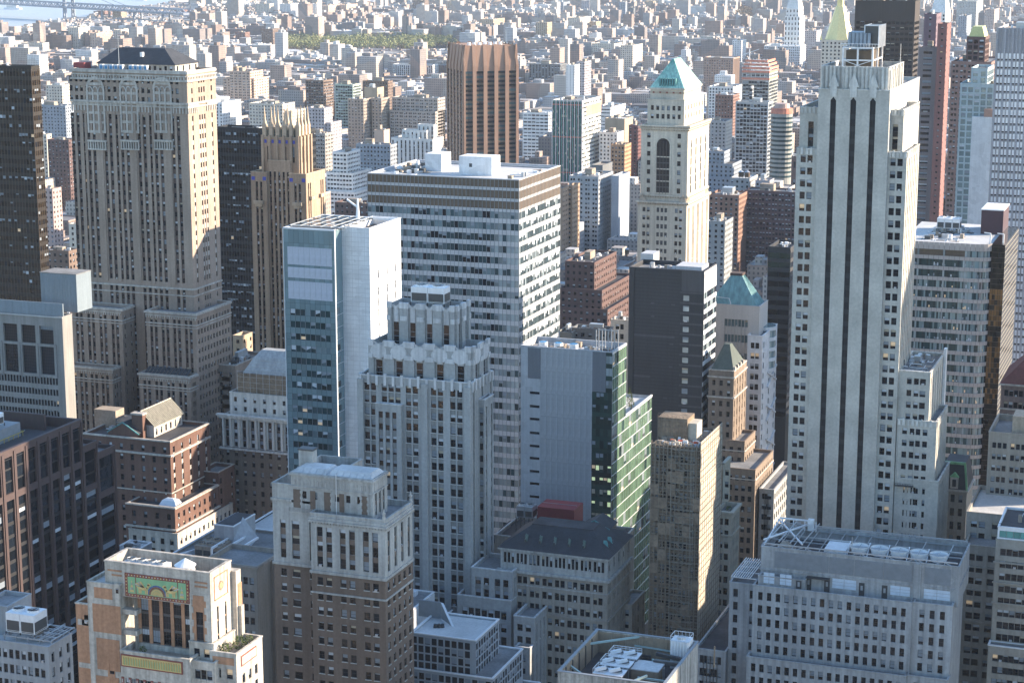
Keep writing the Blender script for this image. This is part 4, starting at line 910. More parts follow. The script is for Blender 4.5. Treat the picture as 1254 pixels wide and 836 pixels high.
# ---- limestone tower with green copper pyramid
def copper_tower():
    Y = 820; B = thing('copper_pyramid_tower', 'slim limestone tower under a pale green copper pyramid roof', 'building', (gx(783, Y, 177), Y, 0))
    s = 'lime_warm'; G[s] = wallmat(s, (.50, .455, .375), var=.16, streak=.2); G['brick_tan'] = wallmat('brick_tan', (.42, .35, .27))
    x0, x1, y0, y1, z2 = block((841, 249), 781, 868.5, Y)      # shaft break
    z1_ = gz(841, 156, Y)
    cs = lambda W: [(W*.10, W*.10+1.3), (W*.10+1.9, W*.10+3.2)]+[(W*.39+k*1.75, W*.39+k*1.75+1.15) for k in range(3)]+[(W*.76, W*.76+1.3), (W*.76+1.9, W*.76+3.2)]
    csw = lambda W: cols(W, 5, 2, 1.2, .7, 2.0)
    tier(B, x0, x1, y0, y1, 0, z2, s, N=ST(cs=cs, fh=3.55, wh=1.9, top=2.5, obj=True, zmin=50), W=ST(cs=csw, fh=3.55, wh=1.9, top=2.5, sd=.3, sp='brick_tan', obj=True, zmin=50), par=.2)
    dk = B.p('spandrel_strip', 'frame_dark'); W_ = x1-x0
    for k in range(3): a = x0+W_*.39+k*1.75; dk.box(a, a+1.15, y0+.05, y0+.3, 50, z2-2.6)
    e = .9; a0, a1, b0, b1 = x0+e, x1-e*.3, y0+e, y1-1.5
    c3 = lambda W: [(W*.13, W*.13+1.5), (W*.78, W*.78+1.5)]
    tier(B, a0, a1, b0, b1, z2, z1_, s, N=ST(cs=c3, fh=3.9, wh=2.1, top=3, obj=True), W=ST(n=4, ww=1.9, end=5, fh=3.9, wh=3.4, top=6, sd=.2, sp=s, obj=True), par=.2)
    # giant arched window
    Wa = a1-a0; P = B.p('arched_window', 'glass'); cx_ = a0+Wa*.48; r = 2.9; zb = z2+3.5; za = z1_-8
    P.q([(cx_-r, b0-.05, zb), (cx_+r, b0-.05, zb), (cx_+r, b0-.05, za)]+[(cx_+r*math.cos(t*math.pi/10), b0-.05, za+r*math.sin(t*math.pi/10)) for t in range(1, 10)]+[(cx_-r, b0-.05, za)])
    Fm = B.p('arch_frame', s)
    for t in range(12):
        p, q = t*math.pi/12, (t+1)*math.pi/12; Fm.q([(cx_+(r+.7)*math.cos(p), b0-.3, za+(r+.7)*math.sin(p)), (cx_+(r+.7)*math.cos(q), b0-.3, za+(r+.7)*math.sin(q)), (cx_+r*math.cos(q), b0-.3, za+r*math.sin(q)), (cx_+r*math.cos(p), b0-.3, za+r*math.sin(p))])
    for k in (-1, 1): Fm.box(cx_+k*(r+.35)-.35, cx_+k*(r+.35)+.35, b0-.3, b0, zb, za)
    for k in (-1, 0, 1): Fm.box(cx_+k*1.4-.12, cx_+k*1.4+.12, b0-.16, b0, zb, za+1.5, 'frame_dark')
    for k in range(7): Fm.box(cx_-r, cx_+r, b0-.14, b0, zb+k*2.6, zb+k*2.6+.5, 'frame_dark' if k % 2 else s)
    # cornices with ornaments
    Or = B.p('cornice_ornament', 'brick_tan', None, 'stuff')
    for (z_, e_, xx0, xx1, yy0, yy1) in ((z2-.4, .9, x0, x1, y0, y1), (z2+2.4, .5, a0, a1, b0, b1), (z1_-.2, 1.2, a0, a1, b0, b1), (z1_-1.3, .6, a0, a1, b0, b1)):
        band(B, xx0, xx1, yy0, yy1, z_, .7, e_, s); k = xx0
        while k < xx1: Or.box(k, k+.5, yy0-e_*.8, yy0, z_-.6, z_); k += 1.1
        k = yy0
        while k < yy1: Or.box(xx1, xx1+e_*.8, k, k+.5, z_-.6, z_); k += 1.1
    for k in range(5):
        for (qx, qy) in ((x0+1+k*.6, y0+.1), (x1-3+k*.6, y0+.1), (x1-.4, y0+1+k*1.2), (x1-.4, y1-6+k*1.1)): Or.pyr(qx-.4, qx+.4, qy-.4, qy+.4, z2+.2, z2+2.2+(2-abs(k-2))*.7, qx-.1, qx+.1, qy-.1, qy+.1, 'brick_tan')
    # crown stages
    cz = gz(837, 126, Y+3); c0, c1 = gx(793, Y+2, cz), gx(838, Y+2, cz); d0, d1 = Y+2, gy(862, c1, cz)
    tier(B, c0, c1, d0, d1, z1_, cz+1, s, N=ST(n=6, ww=1.3, end=1.5, fh=3.6, wh=2.0, top=2.4, obj=True), W=ST(n=7, ww=1.3, end=2, fh=3.6, wh=2.0, top=2.4, obj=True), par=.3)
    Y3 = Y+4; z3 = gz(837, 109, Y3); e0, e1, f0, f1 = gx(796.5, Y3, z3), gx(837.5, Y3, z3), Y3, 0; f1 = gy(858.5, e1, z3)
    tier(B, e0, e1, f0, f1, cz, z3, s, N=ST(n=4, ww=1.5, end=1.9, fh=9, wh=4.6, top=3.4, obj=True), W=ST(n=6, ww=1.5, end=2.5, fh=9, wh=4.6, top=3.4, obj=True), par=.1)
    band(B, e0, e1, f0, f1, z3-.6, .8, .6, s); band(B, e0, e1, f0, f1, z3-2.2, .8, .15, 'brick_tan')
    Dd = B.p('rosette', 'mos_red', None, 'stuff')
    for k in range(5): xx = e0+1.5+k*(e1-e0-3)/4; Dd.box(xx-.4, xx+.4, f0-.25, f0-.1, z3-2.1, z3-1.4)
    zp = gz(832, 71.5, (f0+f1)/2); mx = (e0+e1)/2; my = (f0+f1)/2
    Pr = B.p('pyramid_roof', 'copper'); Pr.pyr(e0-.3, e1+.3, f0-.3, f1+.3, z3+.1, zp, mx-.4, mx+.4, my-5.2, my+5.2, 'copper_pale')
    Se = B.p('roof_seam', 'copper', None, 'stuff')
    for k in range(1, 12):
        t = k/12; Se.bar((e0-.3+(e1-e0+.6)*t, f0-.33, z3+.15), (mx-.4+.8*t, my-5.23, zp), .12); Se.bar((e1+.33, f0-.3+(f1-f0+.6)*t, z3+.15), (mx+.43, my-5.2+10.4*t, zp), .12)
    Lo = B.p('louvre', 'copper_dark'); 
    for k in range(7): xx = mx-3.6+k*1.1; t = 1.0; Lo.box(xx, xx+.7, f0-.15+.4, f0+1.9, z3+.3, z3+4.2)
    B.done()
G['copper_pale'] = wallmat('copper_pale', (.36, .57, .48), .6, .12, .35, .12, .1)
copper_tower()
# ---- tall pale brick tower with three black window strips
def three_stripe():
    Y = 585; G['cream_brick'] = wallmat('cream_brick', (.46, .445, .40), var=.2, streak=.05, scale=.12, bump=.8); c = 'cream_brick'
    G['cream_stone'] = wallmat('cream_stone', (.56, .55, .51), var=.2, streak=.4)
    G['strip_black'] = plain('strip_black', (.006, .007, .010), .7)
    x0, x1, y0, y1, zt = block((1090, 112), 1002.5, 1126, Y)
    B = thing('three_stripe_tower', 'tallest pale brick tower with three long black vertical window strips on its face', 'building', (x0, Y, 0))
    W_ = x1-x0; zc = gz(1090, 83, Y+1.5)
    # black strips: recessed bays
    zs = gz(1045, 124, Y)
    cs = []
    for u in (1020.5, 1045, 1069): a = gx(u, Y, zs)-x0; cs.append((a-.85, a+.85))
    facade(B, x0, y0, 0, W_, 0, zt, cs, [(20, zs)], wall=c, wd=.7, win='strip:glass_black', lit=0, pv=[0])
    G['strip_grey'] = plain('strip_grey', (.022, .024, .028), .7)
    for (a, b) in cs:
        P = B.p('window_strip', 'strip_black', 'ws%.1f' % a)
        P.box(x0+a+.02, x0+b-.02, y0+.5, y0+.72, 20, zs-.1, 'strip_black'); Q_ = B.p('strip_spandrel', 'strip_grey', None, 'stuff'); z = 22
        while z < zs-2: Q_.box(x0+a+.04, x0+b-.04, y0+.44, y0+.5, z, z+1.5); Q_.box(x0+a+.82, x0+a+.88, y0+.44, y0+.5, z+1.5, z+3.65); z += 3.65
        Hp = B.p('strip_hood', 'cream_stone'); Hp.box(x0+a-.15, x0+b+.15, y0-.25, y0+.05, zs+1.1, zt+1.0); Hp.pyr(x0+a-.7, x0+b+.7, y0-.3, y0+.1, zt+1.0, zt+4.6, x0+a+.6, x0+b-.6, y0-.2, y0+.1)
        Hp.q([(x0+a, y0-.05, zs), (x0+b, y0-.05, zs), (x0+(a+b)/2, y0-.05, zs+1.1)], 'strip_black')
    shell(B, x0, x1, y0, y1, 0, zt, c, 'roof_grey', .8, 'cream_stone', n=False, w=False)
    # fluted parapet crown
    x0c, x1c = gx(1006, Y+1.5, zc), gx(1089.5, Y+1.5, zc); y1c = gy(1103, x1c, zc)
    shell(B, x0c, x1c, Y+1.5, y1c+6, zt-2, zc, 'cream_stone', 'roof_grey', 1.5, 'cream_stone', ch=.1)
    Fl = B.p('crown_flute', 'cream_stone'); n = 17
    for k in range(n): s_ = x0c+(x1c-x0c)*(k+.5)/n; Fl.box(s_-.38, s_+.38, Y+1.1, Y+1.55, zt+.2, zc-(.0 if k % 2 else .25)); Fl.box(s_-.12, s_+.12, Y+.95, Y+1.15, zt+.2, zc)
    for k in range(8): s_ = Y+2.5+k*(y1c+5-Y-2.5)/8; Fl.box(x1c, x1c+.4, s_-.4, s_+.4, zt+.2, zc-(.0 if k % 2 else .8))
    # west face, upper stage with carved buttresses
    WF(B, x1, y0, y1, 0, zt, [], [], wall='cream_stone')
    # side stages: left + right shoulders
    def stage(uL, uC, v, yoff, uR, N, W, nm):
        yy = Y+yoff; z_ = gz(uC, v, yy); a, b = gx(uL, yy, z_), gx(uC, yy, z_); d = gy(uR, b, z_)
        tier(B, a, b, yy, d, 0, z_, c, N=N, W=W, par=.9, cop='cream_stone', roof='roof_grey'); return a, b, yy, d, z_
    # upper shoulders with single tall window strips
    a, b, yy, d, z_ = stage(980, 1107, 136, 3.2, 1126, ST(cs=lambda W: [(2.6, 4.2), (W-3.1, W-1.5)], fh=3.65, wh=2.1, top=4.0, sd=.3, sp='strip_black', obj=True, wd=.5, zmin=gz(1100, 187, Y)-2), ST(n=2, ww=1.6, end=3, fh=3.65, wh=2.1, top=14, sd=.1, sp='brick_rose', obj=True, zmin=gz(1100, 187, Y)), 'a')
    Fn = B.p('shoulder_finial', 'cream_stone', None, 'stuff')
    def fin(a, b, yy, z_, n, d=None):
        for k in range(n): s_ = a+.4+(b-a-.8)*k/(n-1); Fn.pyr(s_-.45, s_+.45, yy-.3, yy+.35, z_-1.5, z_+(.6 if k % 2 else .3), s_-.25, s_+.25, yy-.2, yy+.2)
        if d:
            m = int((d-yy)/1.6)
            for k in range(m): s_ = yy+.5+k*1.6; Fn.pyr(b-.35, b+.3, s_-.45, s_+.45, z_-1.5, z_+(.6 if k % 2 else .3), b-.2, b+.2, s_-.25, s_+.25)
    fin(a, x0, yy, z_, 5); fin(x1, b, yy, z_, 4, d)
    cs2 = lambda W: [(1.3, 2.85), (3.35, 4.9), (W-4.75, W-3.2), (W-2.7, W-1.15)]
    a, b, yy, d, z_ = stage(975.5, 1110.8, 187.5, 1.2, 1126, ST(cs=cs2, fh=3.65, wh=2.15, top=1.8, obj=True, wd=.35, lit=.03, zmin=30), ST(n=7, g=1, ww=1.35, end=1.6, fh=3.65, wh=2.2, top=2.0, sd=.12, sp='brick_rose', obj=True, wd=.35, zmin=30), 'b')
    fin(a, x0, yy, z_, 5); fin(x1, b, yy, z_, 5, d)
    # tapering western wings
    wW = ST(n=7, ww=1.25, end=1.4, fh=3.65, wh=2.1, top=1.8, sd=.15, sp=c, obj=True, zmin=30)
    a, b, yy, d, z_ = stage(1098, 1139.6, 457, 2.2, 1156.7, ST(cs=lambda W: [(3.2, 4.6), (5.3, 6.7), (W-3.0, W-1.3)], fh=3.65, wh=1.9, top=1.9, obj=True, zmin=30), ST(n=6, ww=1.25, end=1.6, fh=3.65, wh=2.1, top=1.8, sd=.2, sp=c, obj=True, zmin=30), 'c')
    clutter(B, b-11, b-1, yy+1, d-1, z_-.9, 14, 21, False); xb_, zb_ = b, z_
    Bs = B.p('sign_blade', 'metal_white'); Bs.box(b+.1, b+.9, d-3, d-.5, z_-24, z_+2.2)
    a, b, yy, d, z_ = stage(1099, 1147.4, 517.5, 1.5, 1160.5, ST(cs=lambda W: [(1.6, 3.0), (3.8, 5.2), (W-6.2, W-4.8), (W-4.1, W-2.7)], fh=3.65, wh=1.9, top=2.4, obj=True, zmin=30), wW, 'd')
    fin(xb_-9, b, yy, z_, 9, d)
    a, b, yy, d, z_ = stage(1100, 1149.5, 590, 1.35, 1163, ST(cs=lambda W: [(1.6, 3.0), (3.8, 5.2), (W-6.9, W-5.5), (W-4.8, W-3.4)], fh=3.65, wh=1.9, top=2.4, obj=True, zmin=30), wW, 'e')
    # hanging scaffold platform
    hz = gz(1110, 596, Y); hx0, hx1 = gx(1096, Y, hz), gx(1118, Y, hz); H_ = B.p('hanging_platform', 'metal_dark'); H_.box(hx0, hx1, Y-.2, Y+1, hz, hz+.25); H_.box(hx0, hx1, Y-.22, Y-.15, hz+.9, hz+1.0)
    for k in range(8): s_ = hx0+k*(hx1-hx0)/7; H_.box(s_-.05, s_+.05, Y-.22, Y-.15, hz, hz+1)
    for s_ in (hx0+.3, hx1-.3): H_.box(s_-.03, s_+.03, Y-.2, Y-.14, hz, hz+14)
    # roof frame: white steel box frame, duct block, chimney stack
    zr = zc-1.5; f0, f1 = gx(1034, Y+10, zr+4), gx(1070, Y+10, zr+4); Fr = B.p('steel_frame', 'metal_white'); fy0, fy1 = Y+8, Y+24; h1 = 6.6
    for xx in (f0, (f0+f1)/2, f1):
        for yy in (fy0, (fy0+fy1)/2, fy1): Fr.bar((xx, yy, zr), (xx, yy, zr+h1), .5)
    for yy in (fy0, (fy0+fy1)/2, fy1):
        for q_ in (h1*.45, h1): Fr.bar((f0, yy, zr+q_), (f1, yy, zr+q_), .4)
    for xx in (f0, f1):
        for q_ in (h1*.45, h1): Fr.bar((xx, fy0, zr+q_), (xx, fy1, zr+q_), .4)
    Fr.bar((f0, fy0, zr), (f1, fy0, zr+h1*.45), .18); Fr.bar((f1, fy0, zr), (f0, fy0, zr+h1*.45), .18)
    B.p('plant_room', 'frame_bronze').box(f0+.6, f1-.6, fy0+1.5, fy1-1, zr, zr+5.8, 'bronze')
    Bl = B.p('blue_duct', 'duct_blue'); Bl.box(f0+1.0, f1-3.0, fy0+1, fy0+7, zr+h1+.3, zr+h1+4.6)
    for k in range(6): Bl.cyl(f0+1.6+k*1.15, fy0+.9, zr+h1+.4, zr+h1+4.3, .5, .5, 8, 'duct_blue')
    Bf = B.p('plant_screen', 'metal_white'); Bf.box(f1-2.8, f1+1.2, fy0+2, fy1-2, zr+h1+.2, zr+h1+6.4, 'metal_dark')
    for k in range(7): Bf.bar((f1-2.9, fy0+1.8+k*1.8, zr+h1), (f1-2.9, fy0+1.8+k*1.8, zr+h1+6.6), .3); Bf.bar((f1+1.3, fy0+1.8+k*1.8, zr+h1), (f1+1.3, fy0+1.8+k*1.8, zr+h1+6.6), .3)
    Bf.bar((f1-2.9, fy0+1.8, zr+h1+6.5), (f1+1.3, fy0+1.8, zr+h1+6.5), .3); Bf.box(f0-.8, f1+1.8, fy0-.3, fy0, zr+h1+1.1, zr+h1+1.25)
    for k in range(14): s_ = f0-.8+k*.85; Bf.bar((s_, fy0-.2, zr+h1), (s_, fy0-.2, zr+h1+1.2), .08)
    m = B.p('mast', 'metal'); m.cyl(x1c+1, Y+14, zt, zt+13, .15, .08, 6)
    clutter(B, x0c+1, f0-1, Y+4, y1c+4, zc-1.5, 9, 31, False)
    B.done()
G['brick_rose'] = wallmat('brick_rose', (.40, .27, .22)); G['duct_blue'] = plain('duct_blue', (.26, .31, .36), .5)
three_stripe()
# ---- curved banded building with bronze tower, right
def curved_banded():
    Y = 770; G['pink_panel'] = wallmat('pink_panel', (.40, .36, .335), .6, .08, .12)
    z = gz(1195, 299, Y); xr = gx(1195, Y, z); xl = gx(1100, Y, z)
    B = thing('curved_banded_building', 'office building with curved corner and pinkish floor bands joined to a bronze glass shaft', 'building', (xl, Y, 0))
    # plan outline of the facade: straight then curving back round the corner
    pts = [(xl, Y)]
    n = 15
    for i in range(1, n+1): pts.append((xl+(xr-xl)*i/n, Y))
    xe = gx(1215.5, Y+3.2, z)
    for i in range(1, 6): t = i/5; pts.append((xr+(xe-xr)*math.sin(t*1.35)/math.sin(1.35), Y+3.4*(1-math.cos(t*1.35))/(1-math.cos(1.35))))
    y1 = Y+60; full = pts+[(xe, y1), (xl, y1)]
    B.p('floor_plate', 'pink_panel').poly([(x, y+.6) for x, y in pts]+[(xe-.3, y1), (xl, y1)], 0, z-1.4, 'glass')
    B.p('roof', 'roof_pale').poly([(x, y+.5) for x, y in pts]+[(xe-.3, y1), (xl, y1)], z-1.4, z-1.0, 'roof_pale')
    fh = 4.12; zz = z; Gl = B.p('window', 'glass', 'jw', 'stuff'); M_ = B.p('mullion', 'frame_white', None, 'stuff'); k = 0; r = B.rnd
    while zz > 25:
        h = 2.8 if k == 0 else 1.4
        for i in range(len(pts)-1):
            (ax, ay), (bx_, by) = pts[i], pts[i+1]; P = B.p('band_panel', 'pink_panel', 'bp%d' % k); dx, dy = bx_-ax, by-ay; l = math.hypot(dx, dy); nx_, ny_ = dy/l, -dx/l; g = .02
            A = (ax+dx*g+nx_*.0, ay+dy*g); Bq = (bx_-dx*g, by-dy*g)
            P.q([(A[0], A[1], zz-h), (Bq[0], Bq[1], zz-h), (Bq[0], Bq[1], zz), (A[0], A[1], zz)]); P.q([(A[0], A[1], zz), (Bq[0], Bq[1], zz), (Bq[0]-nx_*.6, Bq[1]-ny_*.6, zz), (A[0]-nx_*.6, A[1]-ny_*.6, zz)]); P.q([(A[0]-nx_*.6, A[1]-ny_*.6, zz-h), (Bq[0]-nx_*.6, Bq[1]-ny_*.6, zz-h), (Bq[0], Bq[1], zz-h), (A[0], A[1], zz-h)])
            for j in range(3):
                a = (ax+dx*j/3-nx_*.35, ay+dy*j/3-ny_*.35); b = (ax+dx*(j+1)/3-nx_*.35, ay+dy*(j+1)/3-ny_*.35)
                m = r.choice(['glass_teal_dark', 'glass_teal_dark', 'glass_blue', 'glass_teal']) if i < 12 else r.choice(['glass_blue', 'glass_pale', 'glass_teal'])  # bluish-green reflection painted through the mix of pane colours
                if 0 < k < 3 and i < 12: m = 'glass_teal_dark'
                if k == 0 and i < 13: m = 'bronze'
                Gl.q([(a[0], a[1], zz-h-2.72), (b[0], b[1], zz-h-2.72), (b[0], b[1], zz-h), (a[0], a[1], zz-h)], m)
                if r.random() < .18 and k > 0: q_ = r.uniform(.5, 1.3); Gl.q([(a[0]+.1, a[1]-.03, zz-h-2.5), (b[0]-.1, b[1]-.03, zz-h-2.5), (b[0]-.1, b[1]-.03, zz-h-2.5+q_), (a[0]+.1, a[1]-.03, zz-h-2.5+q_)], r.choice(['blind_grey', 'blind', 'blind_grey', 'lit']))
            if i in (4, 9): M_.box(ax-.35, ax+.35, ay+.1, ay+.3, zz-h-2.72, zz-h, 'glass_pale')
        zz -= fh if k else fh+1.1; k += 1
    # west face of the banded part is hidden by the bronze shaft
    zb = gz(1231, 300, Y+3); b0, b1 = xe-.2, gx(1231, Y+3, zb); yb = gy(1247.5, b1, zb)
    Bp = B.p('bronze_shaft', 'glass_bronze'); Bp.box(b0, b1, Y+3, yb, 0, zb, 'glass_bronze')
    N_ = B.p('bronze_panel', 'glass_bronze', None, 'stuff'); z_ = zb-1; nn = 5; wn = (b1-b0)/nn
    while z_ > 25:
        for i in range(nn): a = b0+i*wn; N_.q([(a+.08, Y+2.94, z_-1.9), (a+wn-.08, Y+2.94, z_-1.9), (a+wn-.08, Y+2.94, z_), (a+.08, Y+2.94, z_)], 'glass_copper' if z_ < zb-16 and r.random() < .75 and (z_ > zb-62 and not (zb-30 > z_ > zb-36)) else 'glass_bronze')
        m = 24; wy = (yb-Y-3)/m
        for i in range(m): a = Y+3+i*wy; N_.q([(b1+.06, a+.1, z_-1.9), (b1+.06, a+wy-.1, z_-1.9), (b1+.06, a+wy-.1, z_), (b1+.06, a+.1, z_)], 'glass_bronze')
        M_.box(b1, b1+.2, Y+3, yb, z_+.02, z_+.18, 'blind_warm'); M_.box(b0, b1, Y+2.9, Y+3, z_, z_+.1, 'frame_bronze'); z_ -= 2.06
    Ph = B.p('penthouse', 'plum'); p0, p1 = gx(1202, Y+34, z+8), gx(1229, Y+34, z+8); Ph.box(p0, p1, Y+34, Y+54, z-1, z+8.6, 'plum'); B.p('penthouse_rim', 'metal_white').box(p0-.2, p1+.2, Y+33.8, Y+54.2, z+8.6, z+9.0)
    clutter(B, xl+6, p0-2, Y+8, Y+50, z-1, 22, 41, False)
    Rl = B.p('davit', 'metal_white')
    for u in (1213, 1229): xx = gx(u, Y+8, z+2); Rl.cyl(xx, Y+8, z-1, z+3.2, .3, .3, 8); Rl.bar((xx, Y+8, z+3.2), (xx-2.4, Y+8, z+3.4), .4)
    B.done()
    xq = gx(1149, Y+34, z+3)
    ctower(xq, Y+30, z-1, gx(1177, Y+34, z+3)-xq, 6, 4, 3, 1, 'three white cooling towers on the pale roof of the curved banded building', 'metal_white', 2)
G['plum'] = plain('plum', (.05, .02, .03), .6)
curved_banded()
# ---- pale stone block with the row of big roof fans, bottom right
def fan_block():
    Y = 510; G['pale_conc'] = wallmat('pale_conc', (.34, .345, .345), var=.14, streak=.3, blocks=3.2); c = 'pale_conc'
    zt = gz(1165, 744, Y); x0, x1 = gx(922, Y, zt), gx(1166, Y, zt); y1 = gy(1180, x1, zt)
    B = thing('fan_roof_building', 'pale stone block with regular dark windows and a row of round roof fans, bottom right', 'building', (x0, Y, 0))
    W_ = x1-x0; xm = gx(1117, Y, zt)
    w = ST(fh=3.75, wh=2.35, top=1.6, obj=True, wd=.45, win='dh', lit=0, pv=[0, 1, 7, 0, 1, 8, 5], zmin=15)
    zl = gz(922, 801, Y)
    tier(B, x0, xm, Y, y1, zl-1, zt, c, N=ST(n=17, ww=1.25, end=1.5, end2=1.6, **w), par=1.0)
    tier(B, xm, x1, Y+.8, y1, 0, zt, c, N=ST(n=3, ww=1.3, end=1.9, **w), par=1.0)
    Y2 = Y-3.2; z2 = gz(915, 804, Y2); tier(B, gx(914, Y2, z2), xm-.4, Y2, Y+1, 0, z2, c, N=ST(n=18, ww=1.25, end=1.3, **w), par=.6, roof='roof_dark')
    tier(B, xm-.4, gx(1161, Y2+1, z2), Y2+1, Y+2, 0, z2, c, N=ST(n=3, ww=1.3, end=1.9, **w), par=.6, roof='roof_dark')
    z3 = gz(894, 713, Y+6); a = gx(893.5, Y+6, z3)
    tier(B, a, x0+.2, Y+6, y1+3, 0, z3, c, N=ST(n=2, ww=1.3, end=1.1, **w), par=1.1)
    z4 = gz(860, 787, Y+8); a2 = gx(857, Y+8, z4)
    tier(B, a2, a+.1, Y+3, y1+26, 0, z4, c, N=ST(n=6, ww=1.25, end=1.3, **w), par=.6, roof='roof_dark')
    # white pergola bars on the left wing
    Pg = B.p('pergola', 'metal_white', None, 'stuff')
    for k in range(9): Pg.bar((a+.3+k*.65, Y+7, z3+1.6), (a+.3+k*.65, y1+2, z3+1.6), .22)
    for k in range(4): Pg.bar((a, Y+7.5+k*5, z3+1.3), (x0, Y+7.5+k*5, z3+1.3), .25); Pg.bar((a+.3, Y+7.5+k*5, z3), (a+.3, Y+7.5+k*5, z3+1.5), .25)
    # set-back plant storey
    Yp = Y+4.5; zp = gz(932, 669, Yp); p0, p1 = gx(932, Yp, zp), gx(1174.5, Yp, zp-1); q1 = max(gy(1181.5, p1, zp), Yp+22)
    shell(B, p0, p1, Yp, q1, zt-1.2, zp, c, 'roof_dark', 3.6, c, cw=.35)
    Lv = B.p('louvre_panel', 'gm_dark'); segs = [(949, 1015), (1016, 1046), (1047, 1082), (1083, 1118), (1133, 1165)]
    for i, (u0, u1) in enumerate(segs):
        P = B.p('louvre_panel', 'steel_grey', 'lv%d' % i); a_, b_ = gx(u0, Yp, zp), gx(u1, Yp, zp); P.box(a_, b_, Yp-.1, Yp, zp-5.4, zp-.8)
        for k in range(14): P.box(a_+.08, b_-.08, Yp-.17, Yp-.1, zp-5.2+k*.31, zp-5.05+k*.31)
    Pl = B.p('pilaster', c); a_ = gx(1120, Yp, zp); Pl.box(a_, a_+1.9, Yp-.6, Yp, zt-1.1, zp); band(B, p0, p1, Yp, q1, zp-6.4, .35, .2, c); Pl.box(p1-.5, p1+.15, Yp-.3, Yp+1, zt-1, zp)
    z5 = gz(935, 705, Yp-2.5); a_, b_ = gx(929, Yp-2.5, z5), gx(986, Yp-2.5, z5); shell(B, a_, b_, Yp-2.8, Yp, zt-1, z5, c, 'roof_tan', .5, c)
    Wd = B.p('window', 'blind_blue', 'wide', None)
    for i, (u0, u1, y_, h0, h1) in enumerate(((935, 948, Yp-2.8, .9, 3.9), (955, 969, Yp-2.8, .9, 3.9), (1019, 1048, Yp, .7, 3.4), (1090, 1114, Yp, .6, 3.2), (1131, 1163, Yp, .6, 3.3))):
        P = B.p('window', 'blind_blue', 'wd%d' % i); a_, b_ = gx(u0, y_, zt), gx(u1, y_, zt); P.box(a_, b_, y_-.08, y_, zt-.3+h0, zt-.3+h1); m = 6
        for k in range(1, 3): P.box(a_, b_, y_-.11, y_-.08, zt-.3+h0+(h1-h0)*k/3, zt-.3+h0+(h1-h0)*k/3+.06, 'frame_grey')
        P.box((a_+b_)/2-.05, (a_+b_)/2+.05, y_-.12, y_-.08, zt-.3+h0, zt-.3+h1, 'frame_grey')
    for i, u in enumerate((978, 990, 1012.5, 1055, 1083)):
        y_ = Yp-2.8 if i == 0 else Yp; P = B.p('door', 'frame_dark', 'dr%d' % i); a_ = gx(u, y_, zt); P.box(a_-.75, a_+.75, y_-.1, y_, zt-1, zt+2.7); P.box(a_-.3, a_+.3, y_-.14, y_-.1, zt+.6, zt+1.9, 'frame_grey')
    B.p('canopy', 'frame_dark').box(gx(988, Yp, zt), gx(1016, Yp, zt), Yp-1.7, Yp, zt+2.8, zt+3.05)
    # roof steelwork and fans
    Tr = B.p('steel_truss', 'metal'); e0, e1 = p0+.5, p1-.5; ys = (Yp+.8, Yp+9.5)
    for yy in (Yp+.7, Yp+10, q1-.8): Tr.bar((e0, yy, zp+.9), (e1, yy, zp+.9), .3, 'metal'); Tr.bar((e0, yy, zp-.6), (e1, yy, zp-.6), .3)
    nx_ = 14
    for k in range(nx_+1):
        s_ = e0+(e1-e0)*k/nx_
        if k < 7 or k % 2: Tr.bar((s_, Yp+.7, zp-.4), (s_, q1-.8, zp-.4), .22, 'metal')
        if k < nx_: s2 = e0+(e1-e0)*(k+1)/nx_; Tr.bar((s_, Yp+.7, zp-.6+1.5*(k % 2)), (s2, Yp+.7, zp+.9-1.5*(k % 2)), .2)
    Tr.bar((e0, Yp+1, zp+1.8), (gx(985, Yp+10, zp), q1-1, zp+1.8), .4, 'metal_white'); Tr.bar((e0, q1-1, zp+1.6), (gx(985, Yp+4, zp), Yp+1, zp+1.6), .4, 'metal_white')
    for k in range(4): s_ = e0+1+k*3.2; Tr.bar((s_, Yp+1, zp+1.7), (s_+1, q1-2, zp+2.1), .28, 'metal'); Tr.bar((s_, q1-2, zp-.5), (s_, q1-2, zp+2.4), .3, 'metal_white')
    Tr.bar((e0, Yp+.8, zp), (e0, q1-1, zp+2.0), .3, 'metal_white'); Tr.bar((e0, q1-1, zp+2.3), (gx(990, Yp+16, zp), q1-1, zp+2.3), .4, 'metal_white')
    B.p('deck_plate', 'metal').box(gx(1010, Yp+3, zp), gx(1036, Yp+3, zp), Yp+2, Yp+10, zp-.4, zp+.6, 'metal_white')
    B.p('pointed_housing', 'roof_tan').pyr(gx(948, Yp+4, zp), gx(972, Yp+4, zp), Yp+3, Yp+8, zp-2, zp+.5, gx(957, Yp+4, zp), gx(963, Yp+4, zp), Yp+5, Yp+6)
    for i in range(5):
        u = 1053+i*24.2; P = B.p('fan_stack', 'metal_white', 'fs%d' % i); cx_ = gx(u, Yp+6, zp); cy_ = Yp+5.6; r_ = 2.45
        P.cyl(cx_, cy_, zp-.9, zp+1.35, r_*.8, r_, 24, 'metal_white', cap=False); P.cyl(cx_, cy_, zp-1.2, zp-.5, r_*.9, r_*.9, 24, 'metal_dark')
        P.cyl(cx_, cy_, zp+1.3, zp+1.5, r_+.12, r_+.12, 24, 'metal_white', cap=False)
        F_ = B.p('fan_blade', 'metal', 'fb%d' % i); F_.cyl(cx_, cy_, zp-.5, zp+.2, .45, .4, 10)
